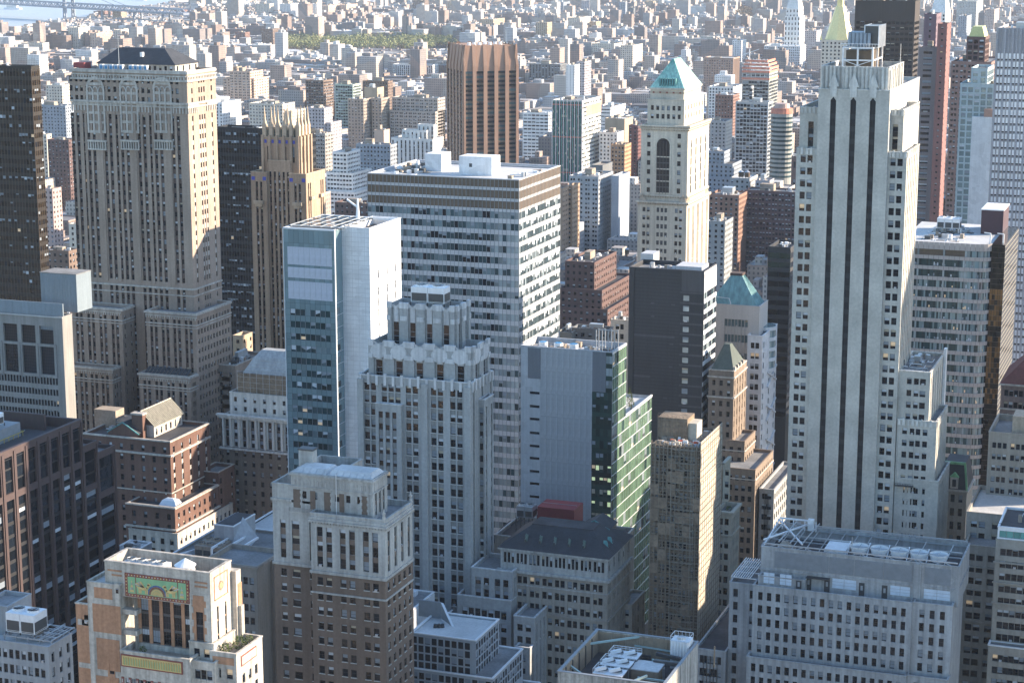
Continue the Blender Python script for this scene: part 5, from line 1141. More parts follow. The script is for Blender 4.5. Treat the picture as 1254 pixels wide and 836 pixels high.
        for k in range(6): t = k*1.047+i*.3; F_.q([(cx_+.4*math.cos(t), cy_+.4*math.sin(t), zp-.1), (cx_+r_*.85*math.cos(t), cy_+r_*.85*math.sin(t), zp-.2), (cx_+r_*.85*math.cos(t+.45), cy_+r_*.85*math.sin(t+.45), zp+.1), (cx_+.4*math.cos(t+.7), cy_+.4*math.sin(t+.7), zp+.05)])
        F_.bar((cx_-r_, cy_, zp+1.2), (cx_+r_, cy_, zp+1.2), .16); F_.bar((cx_, cy_-r_, zp+1.22), (cx_, cy_+r_, zp+1.22), .14); F_.bar((cx_-r_-.5, cy_-r_, zp-.5), (cx_-r_-.5, cy_+r_, zp+1.7), .25, 'metal_white')
    Bc = B.p('roof_box', 'metal_white'); a_ = gx(990, Yp+20, zp+2); Bc.box(a_, a_+1.6, q1-3, q1-1.5, zp, zp+3.2); B.p('mast', 'metal').cyl(gx(1043, Yp+3, zp), Yp+3, zp, zp+4.5, .1, .08, 6)
    B.done()
    rr = B.rnd
G['steel_grey'] = plain('steel_grey', (.20, .22, .24), .5); G['blind_blue'] = plain('blind_blue', (.50, .58, .66), .4)
fan_block()
# ---- open roof well with cooling plant, bottom edge
def roof_well():
    Y1 = 445; z = gz(731, 770, Y1); xw = gx(855, Y1, z); xe = gx(731, Y1, z); y0 = gy(683, xe, z)
    y0 = max(300, min(y0, Y1-22))
    B = thing('roof_well_building', 'concrete building with an open walled roof well full of cooling plant, bottom edge', 'building', (xe, y0, 0))
    G['conc_stain'] = wallmat('conc_stain', (.36, .35, .32), var=.3, streak=.6); G['conc_tan'] = wallmat('conc_tan', (.27, .21, .15), .8, .2, .1)
    t = .5; zr = z-5.6; P = B.p('wall', 'conc_stain')
    P.box(xe, xw, y0, y0+t, 0, z, 'conc_stain'); P.box(xe, xe+t, y0+t, Y1-t, 0, z, 'conc_stain'); P.box(xe, xw, Y1-t, Y1, 0, z, 'conc_stain'); P.box(xw-t, xw, y0+t, Y1-t, 0, z, 'conc_stain')
    L_ = B.p('lining_panel', 'conc_tan')
    n = 7
    for i in range(n):
        a = xe+t+(xw-xe-2*t)*i/n; b = xe+t+(xw-xe-2*t)*(i+1)/n; L_.box(a+.04, b-.04, Y1-t-.12, Y1-t, zr, z-.3)
    for i in range(6):
        a = y0+t+(Y1-y0-2*t)*i/6; b = y0+t+(Y1-y0-2*t)*(i+1)/6; L_.box(xe+t, xe+t+.1, a+.04, b-.04, zr, z-.3); L_.box(xw-t-.1, xw-t, a+.04, b-.04, zr, z-.3)
    Cp = B.p('coping', 'steel_grey'); e = .15
    Cp.box(xe-e, xw+e, Y1-t-.1, Y1+e, z, z+.2); Cp.box(xe-e, xe+t+.1, y0-e, Y1-t-.1, z, z+.2); Cp.box(xw-t-.1, xw+e, y0-e, Y1-t-.1, z, z+.2); Cp.box(xe+t+.1, xw-t-.1, y0-e, y0+t+.1, z, z+.2)
    B.p('roof', 'roof_dark').box(xe+t, xw-t, y0+t, Y1-t, zr-.3, zr)
    St = B.p('steel_brace', 'steel_pale')
    St.bar((xe+t, Y1-7, z-1.2), (xe+11, Y1-t, z-.4), .45); St.bar((xe+t, y0+8, z-1.5), (xe+8, y0+4, z-3.6), .45); St.bar((xe+14, y0+2.5, z-3), (xe+19, y0+9, z-1.8), .45)
    St.bar((xe+10, Y1-1.0, z-2.6), (xw-3, Y1-1.0, z-3.0), .35); St.bar((xw-9, Y1-9, z-2.5), (xw-.6, Y1-9, z-2.5), .4); St.bar((xw-9, y0+9, z-2.6), (xw-.6, y0+9, z-2.6), .4)
    for k in range(5): St.bar((xe+t+.2, y0+4+k*5, zr), (xe+t+.2, y0+4+k*5, z-.3), .3, 'metal_dark'); St.bar((xe+6+k*6, Y1-t-.3, zr), (xe+6+k*6, Y1-t-.3, z-.3), .3, 'conc_tan')
    Dc = B.p('duct', 'metal_dark'); a = gx(800, Y1-10, zr+3)
    Dc.bar((xw-9, Y1-5, zr+3.2), (xw-1.5, Y1-7, zr+3.2), .8); Dc.bar((xw-8, Y1-11, zr+3.5), (xw-.7, Y1-11, zr+3.5), .9); Dc.cyl(xw-6, Y1-12, zr, zr+2.6, 1.1, 1.1, 14, 'metal')
    Dc.bar((xw-11, Y1-3, zr+1.4), (xe+4, Y1-3, zr+1.4), .6)
    Bx = B.p('plant_box', 'conc_tan'); b0 = gx(777, Y1-14, zr+3.4); Bx.box(b0, b0+6.6, Y1-17, Y1-11, zr, zr+3.2, 'conc_tan'); B.p('plant_box_lid', 'metal').box(b0-.15, b0+6.75, Y1-17.15, Y1-10.85, zr+3.2, zr+3.45, 'roof_pale')
    B.done()
    for i, (u, v, dy) in enumerate(((762, 784, 8), (752, 797, 14), (743, 809, 20))):
        yy = Y1-dy; zz = zr+4.2; a = gx(u-16, yy-4, zz)
        T_ = thing('cooling_unit', ['farthest of three louvred cooling units in the roof well', 'middle of three louvred cooling units in the roof well', 'nearest of three louvred cooling units in the roof well'][i], 'cooling unit', (a, yy-4.6, zr), 'cooling units in the roof well')
        w, d, h = 7.0, 4.4, 3.4; T_.p('casing', 'steel_grey').box(a, a+w, yy-4.6, yy-4.6+d, zr+.6, zr+.6+h, 'steel_grey'); P = T_.p('louvre', 'metal_dark', None, 'stuff')
        for k in range(22): P.box(a+.15+k*.31, a+.3+k*.31, yy-4.68, yy-4.6, zr+.8, zr+h+.3)
        for k in range(14): P.box(a+w, a+w+.07, yy-4.5+k*.31, yy-4.35+k*.31, zr+.8, zr+h+.3)
        T_.p('deck', 'metal').box(a-.1, a+w+.1, yy-4.7, yy-4.6+d+.1, zr+.6+h, zr+.75+h, 'metal_white')
        for k in range(2):
            cx_ = a+1.8+k*3.4; F_ = T_.p('fan_shroud', 'metal', 'f%d' % k); F_.cyl(cx_, yy-2.4, zr+.75+h, zr+1.15+h, 1.35, 1.3, 18, 'metal', cap=False); F_.cyl(cx_, yy-2.4, zr+.74+h, zr+.9+h, 1.2, 1.2, 18, 'metal_dark')
            S = T_.p('duct_hood', 'metal_white', 'd%d' % k); S.bar((cx_-1.5, yy-3.7+k*.4, zr+1.2+h), (cx_+.9, yy-3.0+k*.3, zr+1.9+h), .75)
        R_ = T_.p('handrail', 'metal_white')
        for k in range(8): R_.bar((a+k*w/7, yy-.1, zr+.7+h), (a+k*w/7, yy-.1, zr+1.8+h), .08)
        R_.bar((a, yy-.1, zr+1.8+h), (a+w, yy-.1, zr+1.8+h), .1); R_.bar((a, yy-4.6, zr+1.8+h), (a, yy-.1, zr+1.8+h), .1); R_.bar((a, yy-.1, zr+1.3+h), (a+w, yy-.1, zr+1.3+h), .08)
        for k in range(5): R_.bar((a, yy-4.6+k*1.1, zr+.7+h), (a, yy-4.6+k*1.1, zr+1.8+h), .08)
        T_.p('leg', 'metal_dark').box(a+.2, a+w-.2, yy-4.4, yy-.5, zr, zr+.6); T_.done()
    T_ = thing('white_tank', 'white ribbed tank with a railed platform at the right corner of the roof well', 'tank', (xw-4.4, Y1-4.4, zr)); a = xw-5.6
    P = T_.p('casing', 'metal_white'); P.box(a, a+4.6, Y1-5, Y1-1, zr, z+1.4, 'metal_white')
    for k in range(6): P.cyl(a+.45+k*.74, Y1-5, zr, z+1.4, .3, .3, 8, 'metal_white')
    R_ = T_.p('handrail', 'metal_white')
    for k in range(6): R_.bar((a+k*.92, Y1-5, z+1.4), (a+k*.92, Y1-5, z+2.5), .08); R_.bar((a+k*.92, Y1-1, z+1.4), (a+k*.92, Y1-1, z+2.5), .08)
    for yy in (Y1-5, Y1-1): R_.bar((a, yy, z+2.5), (a+4.6, yy, z+2.5), .1)
    for xx in (a, a+4.6): R_.bar((xx, Y1-5, z+2.5), (xx, Y1-1, z+2.5), .1)
    T_.p('top_fitting', 'metal').cyl(a+2.2, Y1-3, z+1.4, z+1.9, 1.1, 1.0, 14, 'metal'); T_.done()
G['steel_pale'] = plain('steel_pale', (.32, .42, .40), .6)
roof_well()
# ---- dark mansard-roofed stone building
def mansard():
    G['copper_old'] = plain('copper_old', (.10, .15, .13), .7)
    Y = 530; x0, x1, y0, y1, zt = block((744, 684), 613, 765.5, Y); c = 'stone_buff'; G[c] = wallmat(c, (.30, .275, .24), var=.16); G['slate'] = wallmat('slate', (.045, .048, .055), .75, .2, .1, .3)
    B = thing('mansard_building', 'stone block with dark hipped slate roof and small green dormer vents', 'building', (x0, Y, 0))
    zc = gz(744, 712, Y); W_ = x1-x0; fh = 4.0
    tier(B, x0, x1, y0, y1+6, zc, zt, 'lime_grey', N=ST(n=8, g=3, ww=.85, gap=.35, end=1.0, fh=9, wh=3.2, top=1.3, obj=True, wd=.35), W=ST(n=5, g=1, ww=1.6, end=1.4, fh=9, wh=3.2, top=1.3, obj=True, wd=.35), par=.05)
    tier(B, x0, x1, y0, y1+6, 0, zc, c, N=ST(n=8, g=2, ww=1.35, gap=.35, end=1.4, fh=fh, wh=2.2, top=1.3, obj=True, wd=.35, lit=.04, zmin=10), W=ST(n=5, g=2, ww=1.1, gap=.3, end=1.2, fh=fh, wh=2.2, top=1.3, obj=True, wd=.35, zmin=10), par=.05)
    for z_, h, e in ((zt-.5, .6, .7), (zc-.2, .8, .9), (zc-4.1, .3, .2), (zc-12.5, .5, .35), (zc-20.5, .35, .2)): band(B, x0, x1, y0, y1+6, z_, h, e, 'lime_grey' if z_ > zc-5 else c)
    Pl = B.p('pier', c)
    for i in range(9): s_ = x0+.2+(W_-1.2)*i/8; Pl.box(s_, s_+.8, y0-.22, y0, zc-12, zc-4.2)
    ye = y1+6; zr = gz(690, 645, Y+8.5); hr = zr-zt-.1; e = .8
    R_ = B.p('hip_roof', 'slate'); a, b = gx(644, Y+10, zr), gx(727, Y+10, zr); R_.pyr(x0-e, x1+e, y0-e, ye+e, zt+.1, zr, x0+7.2, x1-7.2, y0+8.2, ye-8.2)
    Sh = B.p('slate_course', 'slate', None, 'stuff')
    for k in range(1, 22): t = k/22; ya = y0-e+(9.0)*t; z_ = zt+.1+hr*t; Sh.box(x0-e+8*t, x1+e-8*t, ya-.02, ya+.2, z_, z_+.07); xa = x1+e-8.0*t; Sh.box(xa-.2, xa+.02, y0-e+9*t, ye+e-9*t, z_, z_+.07)
    B.p('ridge', 'roof_dark').box(x0+7, x1-7, y0+8, ye-8, zr, zr+.25)
    for i, u in enumerate((644, 661.5, 679, 696.5, 714.5)):
        P = B.p('dormer_vent', 'copper_old', 'dv%d' % i); yy = y0+2.3; z_ = zt+2.2; xx = gx(u, yy, z_)
        P.pyr(xx-.55, xx+.55, yy-.3, yy+1.8, z_-.6, z_+1.3, xx-.1, xx+.1, yy+.3, yy+1.8, 'copper_old'); P.box(xx-.3, xx+.3, yy-.5, yy-.2, z_-.4, z_+.4, 'metal_dark'); P.cyl(xx, yy+.3, z_+1.2, z_+2.0, .35, .1, 8, 'copper_old')
    for i in range(2): P = B.p('dormer_vent', 'copper_dark', 'dw%d' % i); xx = x1-1.9; yy = y0+6+i*4; z_ = zt+2.2; P.pyr(xx-1.2, xx+.4, yy-.5, yy+.5, z_-.6, z_+1.3, xx-1.2, xx-.2, yy-.1, yy+.1); P.box(xx+.3, xx+.5, yy-.3, yy+.3, z_-.4, z_+.4, 'metal_dark')
    # penthouses on the ridge: gabled stair house, red box, chiller
    Gb = B.p('gable_house', c); a, b = gx(716, ye-4, zt+4), gx(749, ye-4, zt+4); z_ = zt-.5
    yy0, yy1 = ye-7, ye+1; Gb.box(a, b, yy0, yy1, z_, z_+4.2, c)
    Gr = B.p('gable_roof', 'slate'); m = (a+b)/2
    Gr.q([(a-.5, yy0-.6, z_+4.1), (m, yy0-.6, z_+6.6), (m, yy1, z_+6.6), (a-.5, yy1, z_+4.1)]); Gr.q([(m, yy0-.6, z_+6.6), (b+.5, yy0-.6, z_+4.1), (b+.5, yy1, z_+4.1), (m, yy1, z_+6.6)]); Gr.q([(a, yy0, z_+4.2), (b, yy0, z_+4.2), (m, yy0, z_+6.4)], c)
    Gr.bar((a-.5, yy0-.62, z_+4.1), (m, yy0-.62, z_+6.6), .3, 'copper_dark'); Gr.bar((m, yy0-.62, z_+6.6), (b+.5, yy0-.62, z_+4.1), .3, 'copper_dark')
    B.done()
    # neighbours right behind: red roof box and chiller on a low building
    Y2 = 566; zb = gz(650, 660, Y2)
    B = thing('annex_building', 'low dark building carrying a red box and a grey chiller, behind the dark slate roof', 'building', (gx(600, Y2, zb), Y2, 0)); G['red_metal'] = plain('red_metal', (.22, .035, .04), .6)
    a0, a1 = gx(606, Y2, zb), gx(752, Y2, zb); shell(B, a0, a1, Y2, Y2+22, 0, zb, 'stone_buff', 'roof_dark', .8, 'lime_grey')
    B.done()
    T_ = thing('red_roof_box', 'dark red corrugated plant box on the roof behind the dark slate roof', 'plant box', (gx(658, Y2+4, zb), Y2+4, zb)); a, b = gx(658, Y2+4, zb+6), gx(703, Y2+4, zb+6); zh = gz(680, 622, Y2+4)
    T_.p('box', 'red_metal').box(a, b, Y2+4, Y2+13, zb-.8, zh); P = T_.p('corrugation', 'red_metal', None, 'stuff')
    k = a+.15
    while k < b-.2: P.box(k, k+.18, Y2+3.93, Y2+4, zb, zh-.2); k += .4
    T_.p('roof_rail', 'metal').bar((a+.4, Y2+8, zh+.3), (b-.4, Y2+8, zh+.3), .12); T_.p('door', 'copper_dark').box(b, b+.08, Y2+10, Y2+11.6, zb, zb+3); T_.done()
    a = gx(636, Y2+8, zb+5); ctower(a, Y2+5, zb-.8, 5.5, 4.5, 3.6, 2, 1, 'grey chiller standing left of the red roof box', 'metal', 6.0)
    # small house with twin arched window, at the left
    Y3 = 575; z3 = gz(620, 662, Y3); B = thing('arched_window_house', 'buff stone building with dark hipped roof and twin arched window beside the grey panelled block', 'building', (gx(604, Y3, z3), Y3, 0))
    a, b = gx(598, Y3, z3), gx(634, Y3, z3); z3 -= 1; shell(B, a, b, Y3, Y3+14, 0, z3, 'stone_buff', 'roof_dark', .1)
    Rf = B.p('hip_roof', 'slate'); Rf.pyr(a-.5, b+.5, Y3-.5, Y3+14.5, z3, z3+5, a+4, b-4, Y3+5, Y3+9)
    for k in range(2): P = B.p('arched_window', 'glass', 'aw%d' % k); m = (a+b)/2+1.5+k*1.5; P.q([(m-.5, Y3-.03, z3-5), (m+.5, Y3-.03, z3-5), (m+.5, Y3-.03, z3-3), (m+.35, Y3-.03, z3-2.6), (m, Y3-.03, z3-2.4), (m-.35, Y3-.03, z3-2.6), (m-.5, Y3-.03, z3-3)])
    B.done()
mansard()
# ---- building wrapped in scaffolding and netting
def scaffold_building():
    Y = 540; x0, x1, y0, y1, zt = block((858, 551), 797.5, 884, Y); G['net_brown'] = wallmat('net_brown', (.21, .16, .115), .9, .45, .2, .12); G['net_pale'] = wallmat('net_pale', (.47, .43, .36), .9, .14, .15, .1)
    B = thing('scaffolded_building', 'tower wrapped in scaffolding and pale debris netting with workers\' orange barriers on top', 'building', (x0, Y, 0)); c = 'net_brown'
    tier(B, x0, x1-.6, y0+.8, y1-.3, 0, zt, c, N=ST(n=7, ww=1.3, end=1.2, fh=3.7, wh=2.1, top=2.5, obj=True, lit=0, pv=[0, 8, 5, 1]), par=.8, roof='roof_tan')
    G['pole_tan'] = plain('pole_tan', (.20, .165, .125), .7); W_ = x1-x0; Sc = B.p('scaffold_pole', 'pole_tan', None, 'stuff'); Pk = B.p('scaffold_plank', 'pole_tan', None, 'stuff')
    n = 12
    for i in range(n+1):
        s_ = x0+W_*i/n
        for yy in (y0-.1, y0+.6): Sc.box(s_-.09, s_+.09, yy-.09, yy+.09, 5, zt+1.6)
    z = 6; k = 0
    while z < zt+1.5:
        Sc.box(x0, x1, y0-.16, y0-.06, z+1.1, z+1.22); Pk.box(x0, x1, y0-.1, y0+.6, z, z+.2)
        for i in range(n):
            if (i*7+k*3) % 4 == 0: s_ = x0+W_*i/n; Sc.bar((s_, y0-.12, z), (s_+W_/n, y0-.12, z+2), .07)
        z += 2.0; k += 1
    # stair tower on the face, paler
    a, b = x0+W_*.42, x0+W_*.82; z = 6; St = B.p('scaffold_stair', 'net_pale2', None, 'stuff'); k = 0; G['net_pale2'] = plain('net_pale2', (.26, .24, .20), .8)
    while z < zt:
        d = 1 if k % 2 else -1; m = (a+b)/2; St.bar((m-d*1.4, y0-.35, z), (m+d*1.4, y0-.35, z+2), .3, 'net_pale2', .06); St.box(b-.1, b+.9, y0-.6, y0-.1, z, z+.14); St.box(a, b, y0-.5, y0-.1, z+1.95, z+2.0); z += 2; k += 1
    for s_ in (a, b, b+.9): St.box(s_-.06, s_+.06, y0-.6, y0-.5, 5, zt)
    # net sheets: panels with sag and gaps
    Nt = B.p('debris_net', c, None, 'stuff'); r = B.rnd; z = 6
    while z < zt-3:
        for i in range(6):
            if r.random() < .3: aa = x0+W_*i/6; Nt.box(aa+.1, aa+W_/6-.1, y0-.2-r.random()*.1, y0-.18, z, z+3.9-r.random()*.8, c)
        z += 4
    # west side: full pale sheeting in panels
    D_ = y1-y0; m = 9
    for i in range(m):
        z = 5
        P = B.p('net_sheet', 'net_pale', 'ns%d' % i)
        while z < zt+2.2: h = min(4.2, zt+2.4-z); e = .1+.12*((i*3+int(z)) % 3)/2; P.box(x1, x1+e, y0+D_*i/m+.05, y0+D_*(i+1)/m-.05, z+.05, z+h-.05); z += 4.25
    Sw = B.p('scaffold_pole', 'pole_tan', None, 'stuff')
    for i in range(11): Sw.box(x1+.32, x1+.42, y0+D_*i/10-.05, y0+D_*i/10+.05, 5, zt+2.6)
    z = 6
    while z < zt+2: Sw.box(x1+.3, x1+.38, y0, y1, z, z+.12, 'pole_tan'); z += 2
    B.p('wall', c).q([(x1-.1, y0, 0), (x1-.1, y1, 0), (x1-.1, y1, zt+1), (x1-.1, y0, zt+1)], 'net_pale')
    # top: shed in netting
    zs = gz(840, 513, Y+8); a, b = gx(806, Y+8, zs), gx(842, Y+8, zs); Sh = B.p('netted_shed', 'net_pale'); Sh.box(a, b, Y+8, Y+16, zt-1, zs, 'net_brown'); Sh.box(b, b+2.6, Y+9, Y+15, zt-1, zs-1.4, 'net_pale')
    for i in range(9): s_ = a+(b-a)*i/8; Sc.box(s_-.05, s_+.05, Y+7.7, Y+7.8, zt, zs+.8)
    for i in range(5): Sc.box(a, b, Y+7.7, Y+7.8, zt+i*2, zt+i*2+.1)
    Or = B.p('orange_barrier', 'orange', None, 'stuff'); G['orange'] = plain('orange', (.62, .12, .05), .7); G['blue_tarp'] = plain('blue_tarp', (.05, .15, .4), .6)
    for i in range(60):
        xx = r.uniform(x0+.5, x1-2); yy = r.uniform(y0+1, min(y1-1, y0+8)) if r.random() < .8 else r.uniform(y0+1, y1-2); Or.box(xx, xx+r.uniform(.5, 1.8), yy, yy+r.uniform(.3, 1), zt-.8, zt-.8+r.uniform(.8, 2.2), r.choice(['orange', 'metal_white', 'roof_tan', 'metal', 'net_pale', 'orange' if r.random() < .6 else 'blue_tarp']))
    B.done()
    # terrace tower behind, stone, sunlit bay end
    Y2 = 572; z2 = gz(898, 628, Y2); B = thing('terrace_stone_building', 'narrow cream stone building with planted terrace between the netted tower and brown tower', 'building', (x1+1, Y2, 0)); c = 'lime_warm'
    a1 = gx(896, Y2, z2); a0 = x1-3; d1 = gy(906, a1, z2); n_ = ST(n=2, ww=1.3, end=.9, fh=3.7, wh=2.1, top=2.0, obj=True, zmin=12); w_ = ST(n=5, ww=1.2, end=1.0, fh=3.7, wh=2.1, top=2.0, obj=True, sd=.15, sp='lime_warm', zmin=12)
    tier(B, a0, a1, Y2, d1, 0, z2, c, N=n_, W=w_, par=1.0); band(B, a0, a1, Y2, d1, z2-.3, .7, .8, c); band(B, a0, a1, Y2, d1, z2-7.5, .5, .4, c)
    z3 = gz(883, 568, Y2+8); b1 = gx(885, Y2+8, z3); tier(B, a0, b1, Y2+8, gy(894, b1, z3), z2-1, z3, c, N=ST(n=1, ww=1.2, end=.6, end2=1, fh=3.8, wh=1.9, top=1.6, obj=True), W=ST(n=2, ww=3.0, end=1.0, fh=3.8, wh=1.9, top=1.6, obj=True), par=.9)
    B.done()
    shrub(a1-1.6, Y2+3, z2-1, 1.5, 'dark green bush on the terrace beside the netted tower')
scaffold_building()
# ---- great brick and terracotta tower at the left
def arcade_tower():
    Y = 660; x0, x1, y0, y1, zt = block((228.5, 88.5), 88, 263.5, Y); c = 'brick_grey'; G[c] = wallmat(c, (.32, .25, .20), var=.18, streak=.15, bump=.4); G['terra'] = wallmat('terra', (.46, .42, .37), var=.2, streak=.3); G['sp_brown'] = wallmat('sp_brown', (.10, .07, .06))
    B = thing('arcaded_tower', 'huge brown brick tower with arched gothic windows near the top and dark hipped roof, left', 'building', (x0, Y, 0))
    W_ = x1-x0; zb = gz(228, 350, Y); za = gz(228, 130, Y)
    def cs(W):
        k = W/49.2; out = []
        for a, n_, w_, g_ in ((1.4, 2, 1.15, .75), (6.3, 3, 1.35, .75), (14.0, 2, 1.1, .75), (18.2, 3, 1.35, .75), (26.3, 2, 1.1, .75), (30.4, 3, 1.35, .75), (38.2, 2, 1.1, .75)):
            for q in range(n_): out.append((k*(a+q*(w_+g_)+ (0 if a < 30 else 1.0)), k*(a+q*(w_+g_)+w_+(0 if a < 30 else 1.0))))
        return [q for q in out if q[1] < W-1]
    def cs(W):
        us = [(97.3, 2), (113, 3), (136.5, 2), (153.5, 3), (177.5, 2), (194.5, 3), (219, 2)]; out = []
        for u, n_ in us:
            m = gx(u, Y, 150)-x0
            for q in range(n_): s_ = m+(q-(n_-1)/2)*2.35; out.append((s_-.66, s_+.66))
        return out
    csw = lambda W: cols(W, 3, 1, 1.1, .5, 3.0, 3.0)[:1]+[(W*.5-2.6+q*1.9, W*.5-1.5+q*1.9) for q in range(3)]+cols(W, 3, 1, 1.1, .5, 3.0, 3.0)[2:]
    base = ST(fh=3.62, wh=1.95, obj=True, wd=.45, lit=.02)
    shell(B, x0, x1, y0, y1, 0, zt, c, 'roof_grey', 1.4, 'terra', n=False, w=False)
    r_ = rows(zb, za-3, 3.62, 1.95, 1.0)
    NF(B, x0, x1, Y, zb, za-3, cs(W_), r_, wall=c, wd=.55, sd=.25, sp='sp_brown', obj=True, lit=.015)
    WF(B, x1, y0, y1, zb, za-3, csw(y1-y0), r_, wall=c, wd=.5, sd=.12, sp='terra', obj=True, lit=.0)
    NF(B, x0, x1, Y, 0, zb, cs(W_), rows(0, zb, 3.62, 1.95, 1.4, 40), wall=c, wd=.5, sd=.2, sp='sp_brown', obj=True)
    WF(B, x1, y0, y1, 0, zb, csw(y1-y0), rows(0, zb, 3.62, 1.95, 1.4, 40), wall=c, wd=.5, obj=True)
    NF(B, x0, x1, Y, za-3, zt, cs(W_), rows(za-3, zt, 3.62, 2.1, 2.6), wall=c, wd=.45, obj=True, lit=.03)
    WF(B, x1, y0, y1, za-3, zt, csw(y1-y0), rows(za-3, zt, 3.62, 2.1, 2.6), wall=c, wd=.5, obj=True, lit=0)
    # bands, corbel arcades
    for v, h, e in ((96, .8, .7), (86.5, .9, .5), (124, .8, .9), (128, .5, .5), (350, .6, .45), (358, .4, .3)):
        band(B, x0, x1, y0, y1, gz(228, v+5, Y), h, e, 'terra')
    Ac = B.p('corbel_arcade', 'terra', None, 'stuff')
    def arc(a, b, yy, z_, w, h, e=.35):
        s_ = a
        while s_ < b-.2: Ac.box(s_, s_+w*.42, yy-e, yy, z_, z_+h); Ac.box(s_, s_+w, yy-e-.1, yy, z_+h, z_+h+.5); s_ += w
    def arcw(a, b, xx, z_, w, h, e=.35):
        s_ = a
        while s_ < b-.2: Ac.box(xx, xx+e, s_, s_+w*.42, z_, z_+h); Ac.box(xx, xx+e+.1, s_, s_+w, z_+h, z_+h+.5); s_ += w
    zc_ = gz(228, 138, Y)
    for (ua, ub) in ((88, 108), (128, 150), (170, 191), (212, 228.5)): arc(gx(ua, Y, zc_), gx(ub, Y, zc_), Y, zc_-.5, 1.35, 2.6)
    arcw(y0, y1*.5+y0*.5-3.2, x1, zc_-.5, 1.35, 2.6); arcw(y1*.5+y0*.5+3.2, y1, x1, zc_-.5, 1.35, 2.6)
    zt2 = gz(228, 99, Y); arc(x0, x1, Y, zt2-.3, 1.2, 1.5, .3); arcw(y0, y1, x1, zt2-.3, 1.2, 1.5, .3)
    Bl = B.p('stone_balcony', 'terra')
    for u in (120, 160.5, 201.5):
        z_ = gz(u, 182, Y); m = gx(u, Y, z_); Bl.box(m-4.0, m+4.0, Y-.9, Y, z_-.5, z_); Bl.box(m-4.0, m+4.0, Y-1.0, Y, z_+2.6, z_+3.3)
        for k in range(8): Bl.box(m-3.9+k*1.05, m-3.5+k*1.05, Y-.8, Y-.1, z_, z_+2.6)
        Bl.box(m-3.7, m+3.7, Y-.12, Y-.02, z_, z_+2.6, 'frame_dark')
        # gothic arch with traceried window
        zo = gz(u, 120 if u > 150 else 122, Y); top = gz(u, 107, Y); r0 = 3.2; A = B.p('gothic_arch', 'terra', 'ga%d' % u)
        cz = top-1.0
        for t in range(10):
            p, q = t*math.pi/10, (t+1)*math.pi/10; k1, k2 = (r0+.9), r0
            A.q([(m+k1*math.cos(p), Y-.4, cz+k1*1.25*math.sin(p)), (m+k1*math.cos(q), Y-.4, cz+k1*1.25*math.sin(q)), (m+k2*math.cos(q), Y-.4, cz+k2*1.2*math.sin(q)), (m+k2*math.cos(p), Y-.4, cz+k2*1.2*math.sin(p))])
        zb2 = gz(u, 163, Y)
        for s_ in (-3.6, -1.15, 1.15, 3.6): A.box(m+s_-.35, m+s_+.35, Y-.42, Y, zb2, cz)
        for k in range(6): A.box(m-3.3, m+3.3, Y-.2, Y, zb2+k*3.62, zb2+k*3.62+1.0)
        for s_ in (-2.4, 0, 2.4):
            for t in range(5):
                p, q = t*math.pi/5, (t+1)*math.pi/5; A.q([(m+s_+1.2*math.cos(p), Y-.36, cz+1.5*math.sin(p)), (m+s_+1.2*math.cos(q), Y-.36, cz+1.5*math.sin(q)), (m+s_+.8*math.cos(q), Y-.36, cz+1.0*math.sin(q)), (m+s_+.8*math.cos(p), Y-.36, cz+1.0*math.sin(p))])
    # piers
    Pr = B.p('pier', c, 'pr', None)
    for u in (105.5, 128.5, 145, 169.5, 186, 211.5): m = gx(u, Y, 150); Pr.box(m-.55, m+.55, Y-.35, Y, zb, za-3.2)
    # hipped roof penthouse
    zp = gz(212, 80, Y+5); p0, p1 = gx(120, Y+5, zp), gx(214, Y+5, zp); q0 = Y+5; q1 = gy(242, p1, zp); zrid = gz(180, 62, Y+11)
    P = B.p('penthouse', 'terra'); P.box(p0, p1, q0, q1, zt-1.4, zp, 'terra'); Rr = B.p('hip_roof', 'slate'); Rr.pyr(p0-.6, p1+.6, q0-.6, q1+.6, zp, zp+5.6, gx(147, q0+9, zp+8), gx(203, q0+9, zp+8), q0+8, q1-5, 'slate')
    Rr.box(gx(175, q0+4, zp+4)-.5, gx(175, q0+4, zp+4)+.5, q0+2.6, q0+4, zp+2.6, zp+4.3, 'metal_white')
    NF(B, p0, p1, q0-.12, zt-1, zp, cols(p1-p0, 14, 1, 1.1, .3, 1), [(zt-.4, zt+1.6)], wall='terra', wd=.1); WF(B, p1+.12, q0, q1, zt-1, zp, cols(q1-q0, 4, 1, 1.1, .3, 1.2), [(zt-.4, zt+1.6)], wall='terra', wd=.1)
    B.p('mast', 'metal').cyl(gx(146, Y+3, zt), Y+3, zt, zt+13, .14, .06, 6)
    B.p('satellite_deck', 'copper_dark').box(gx(90, Y+4, zt), gx(103, Y+4, zt), Y+4, Y+9, zt-1, zt+2.2, 'red_metal')
    clutter(B, x0+3, p0-.5, Y+3, y1-2, zt-1.4, 14, 51, False)
    Cu = B.p('condenser', 'metal_white', None, None)
    for k in range(9): xx = gx(122+k*6+(6 if k > 4 else 0), Y+2.2, zt); Cu.box(xx, xx+1.5, Y+2.0, Y+3.4, zt-.2, zt+1.9, 'metal_white'); Cu.box(xx+.2, xx+1.3, Y+1.92, Y+2.0, zt+.2, zt+1.5, 'blue_paint')
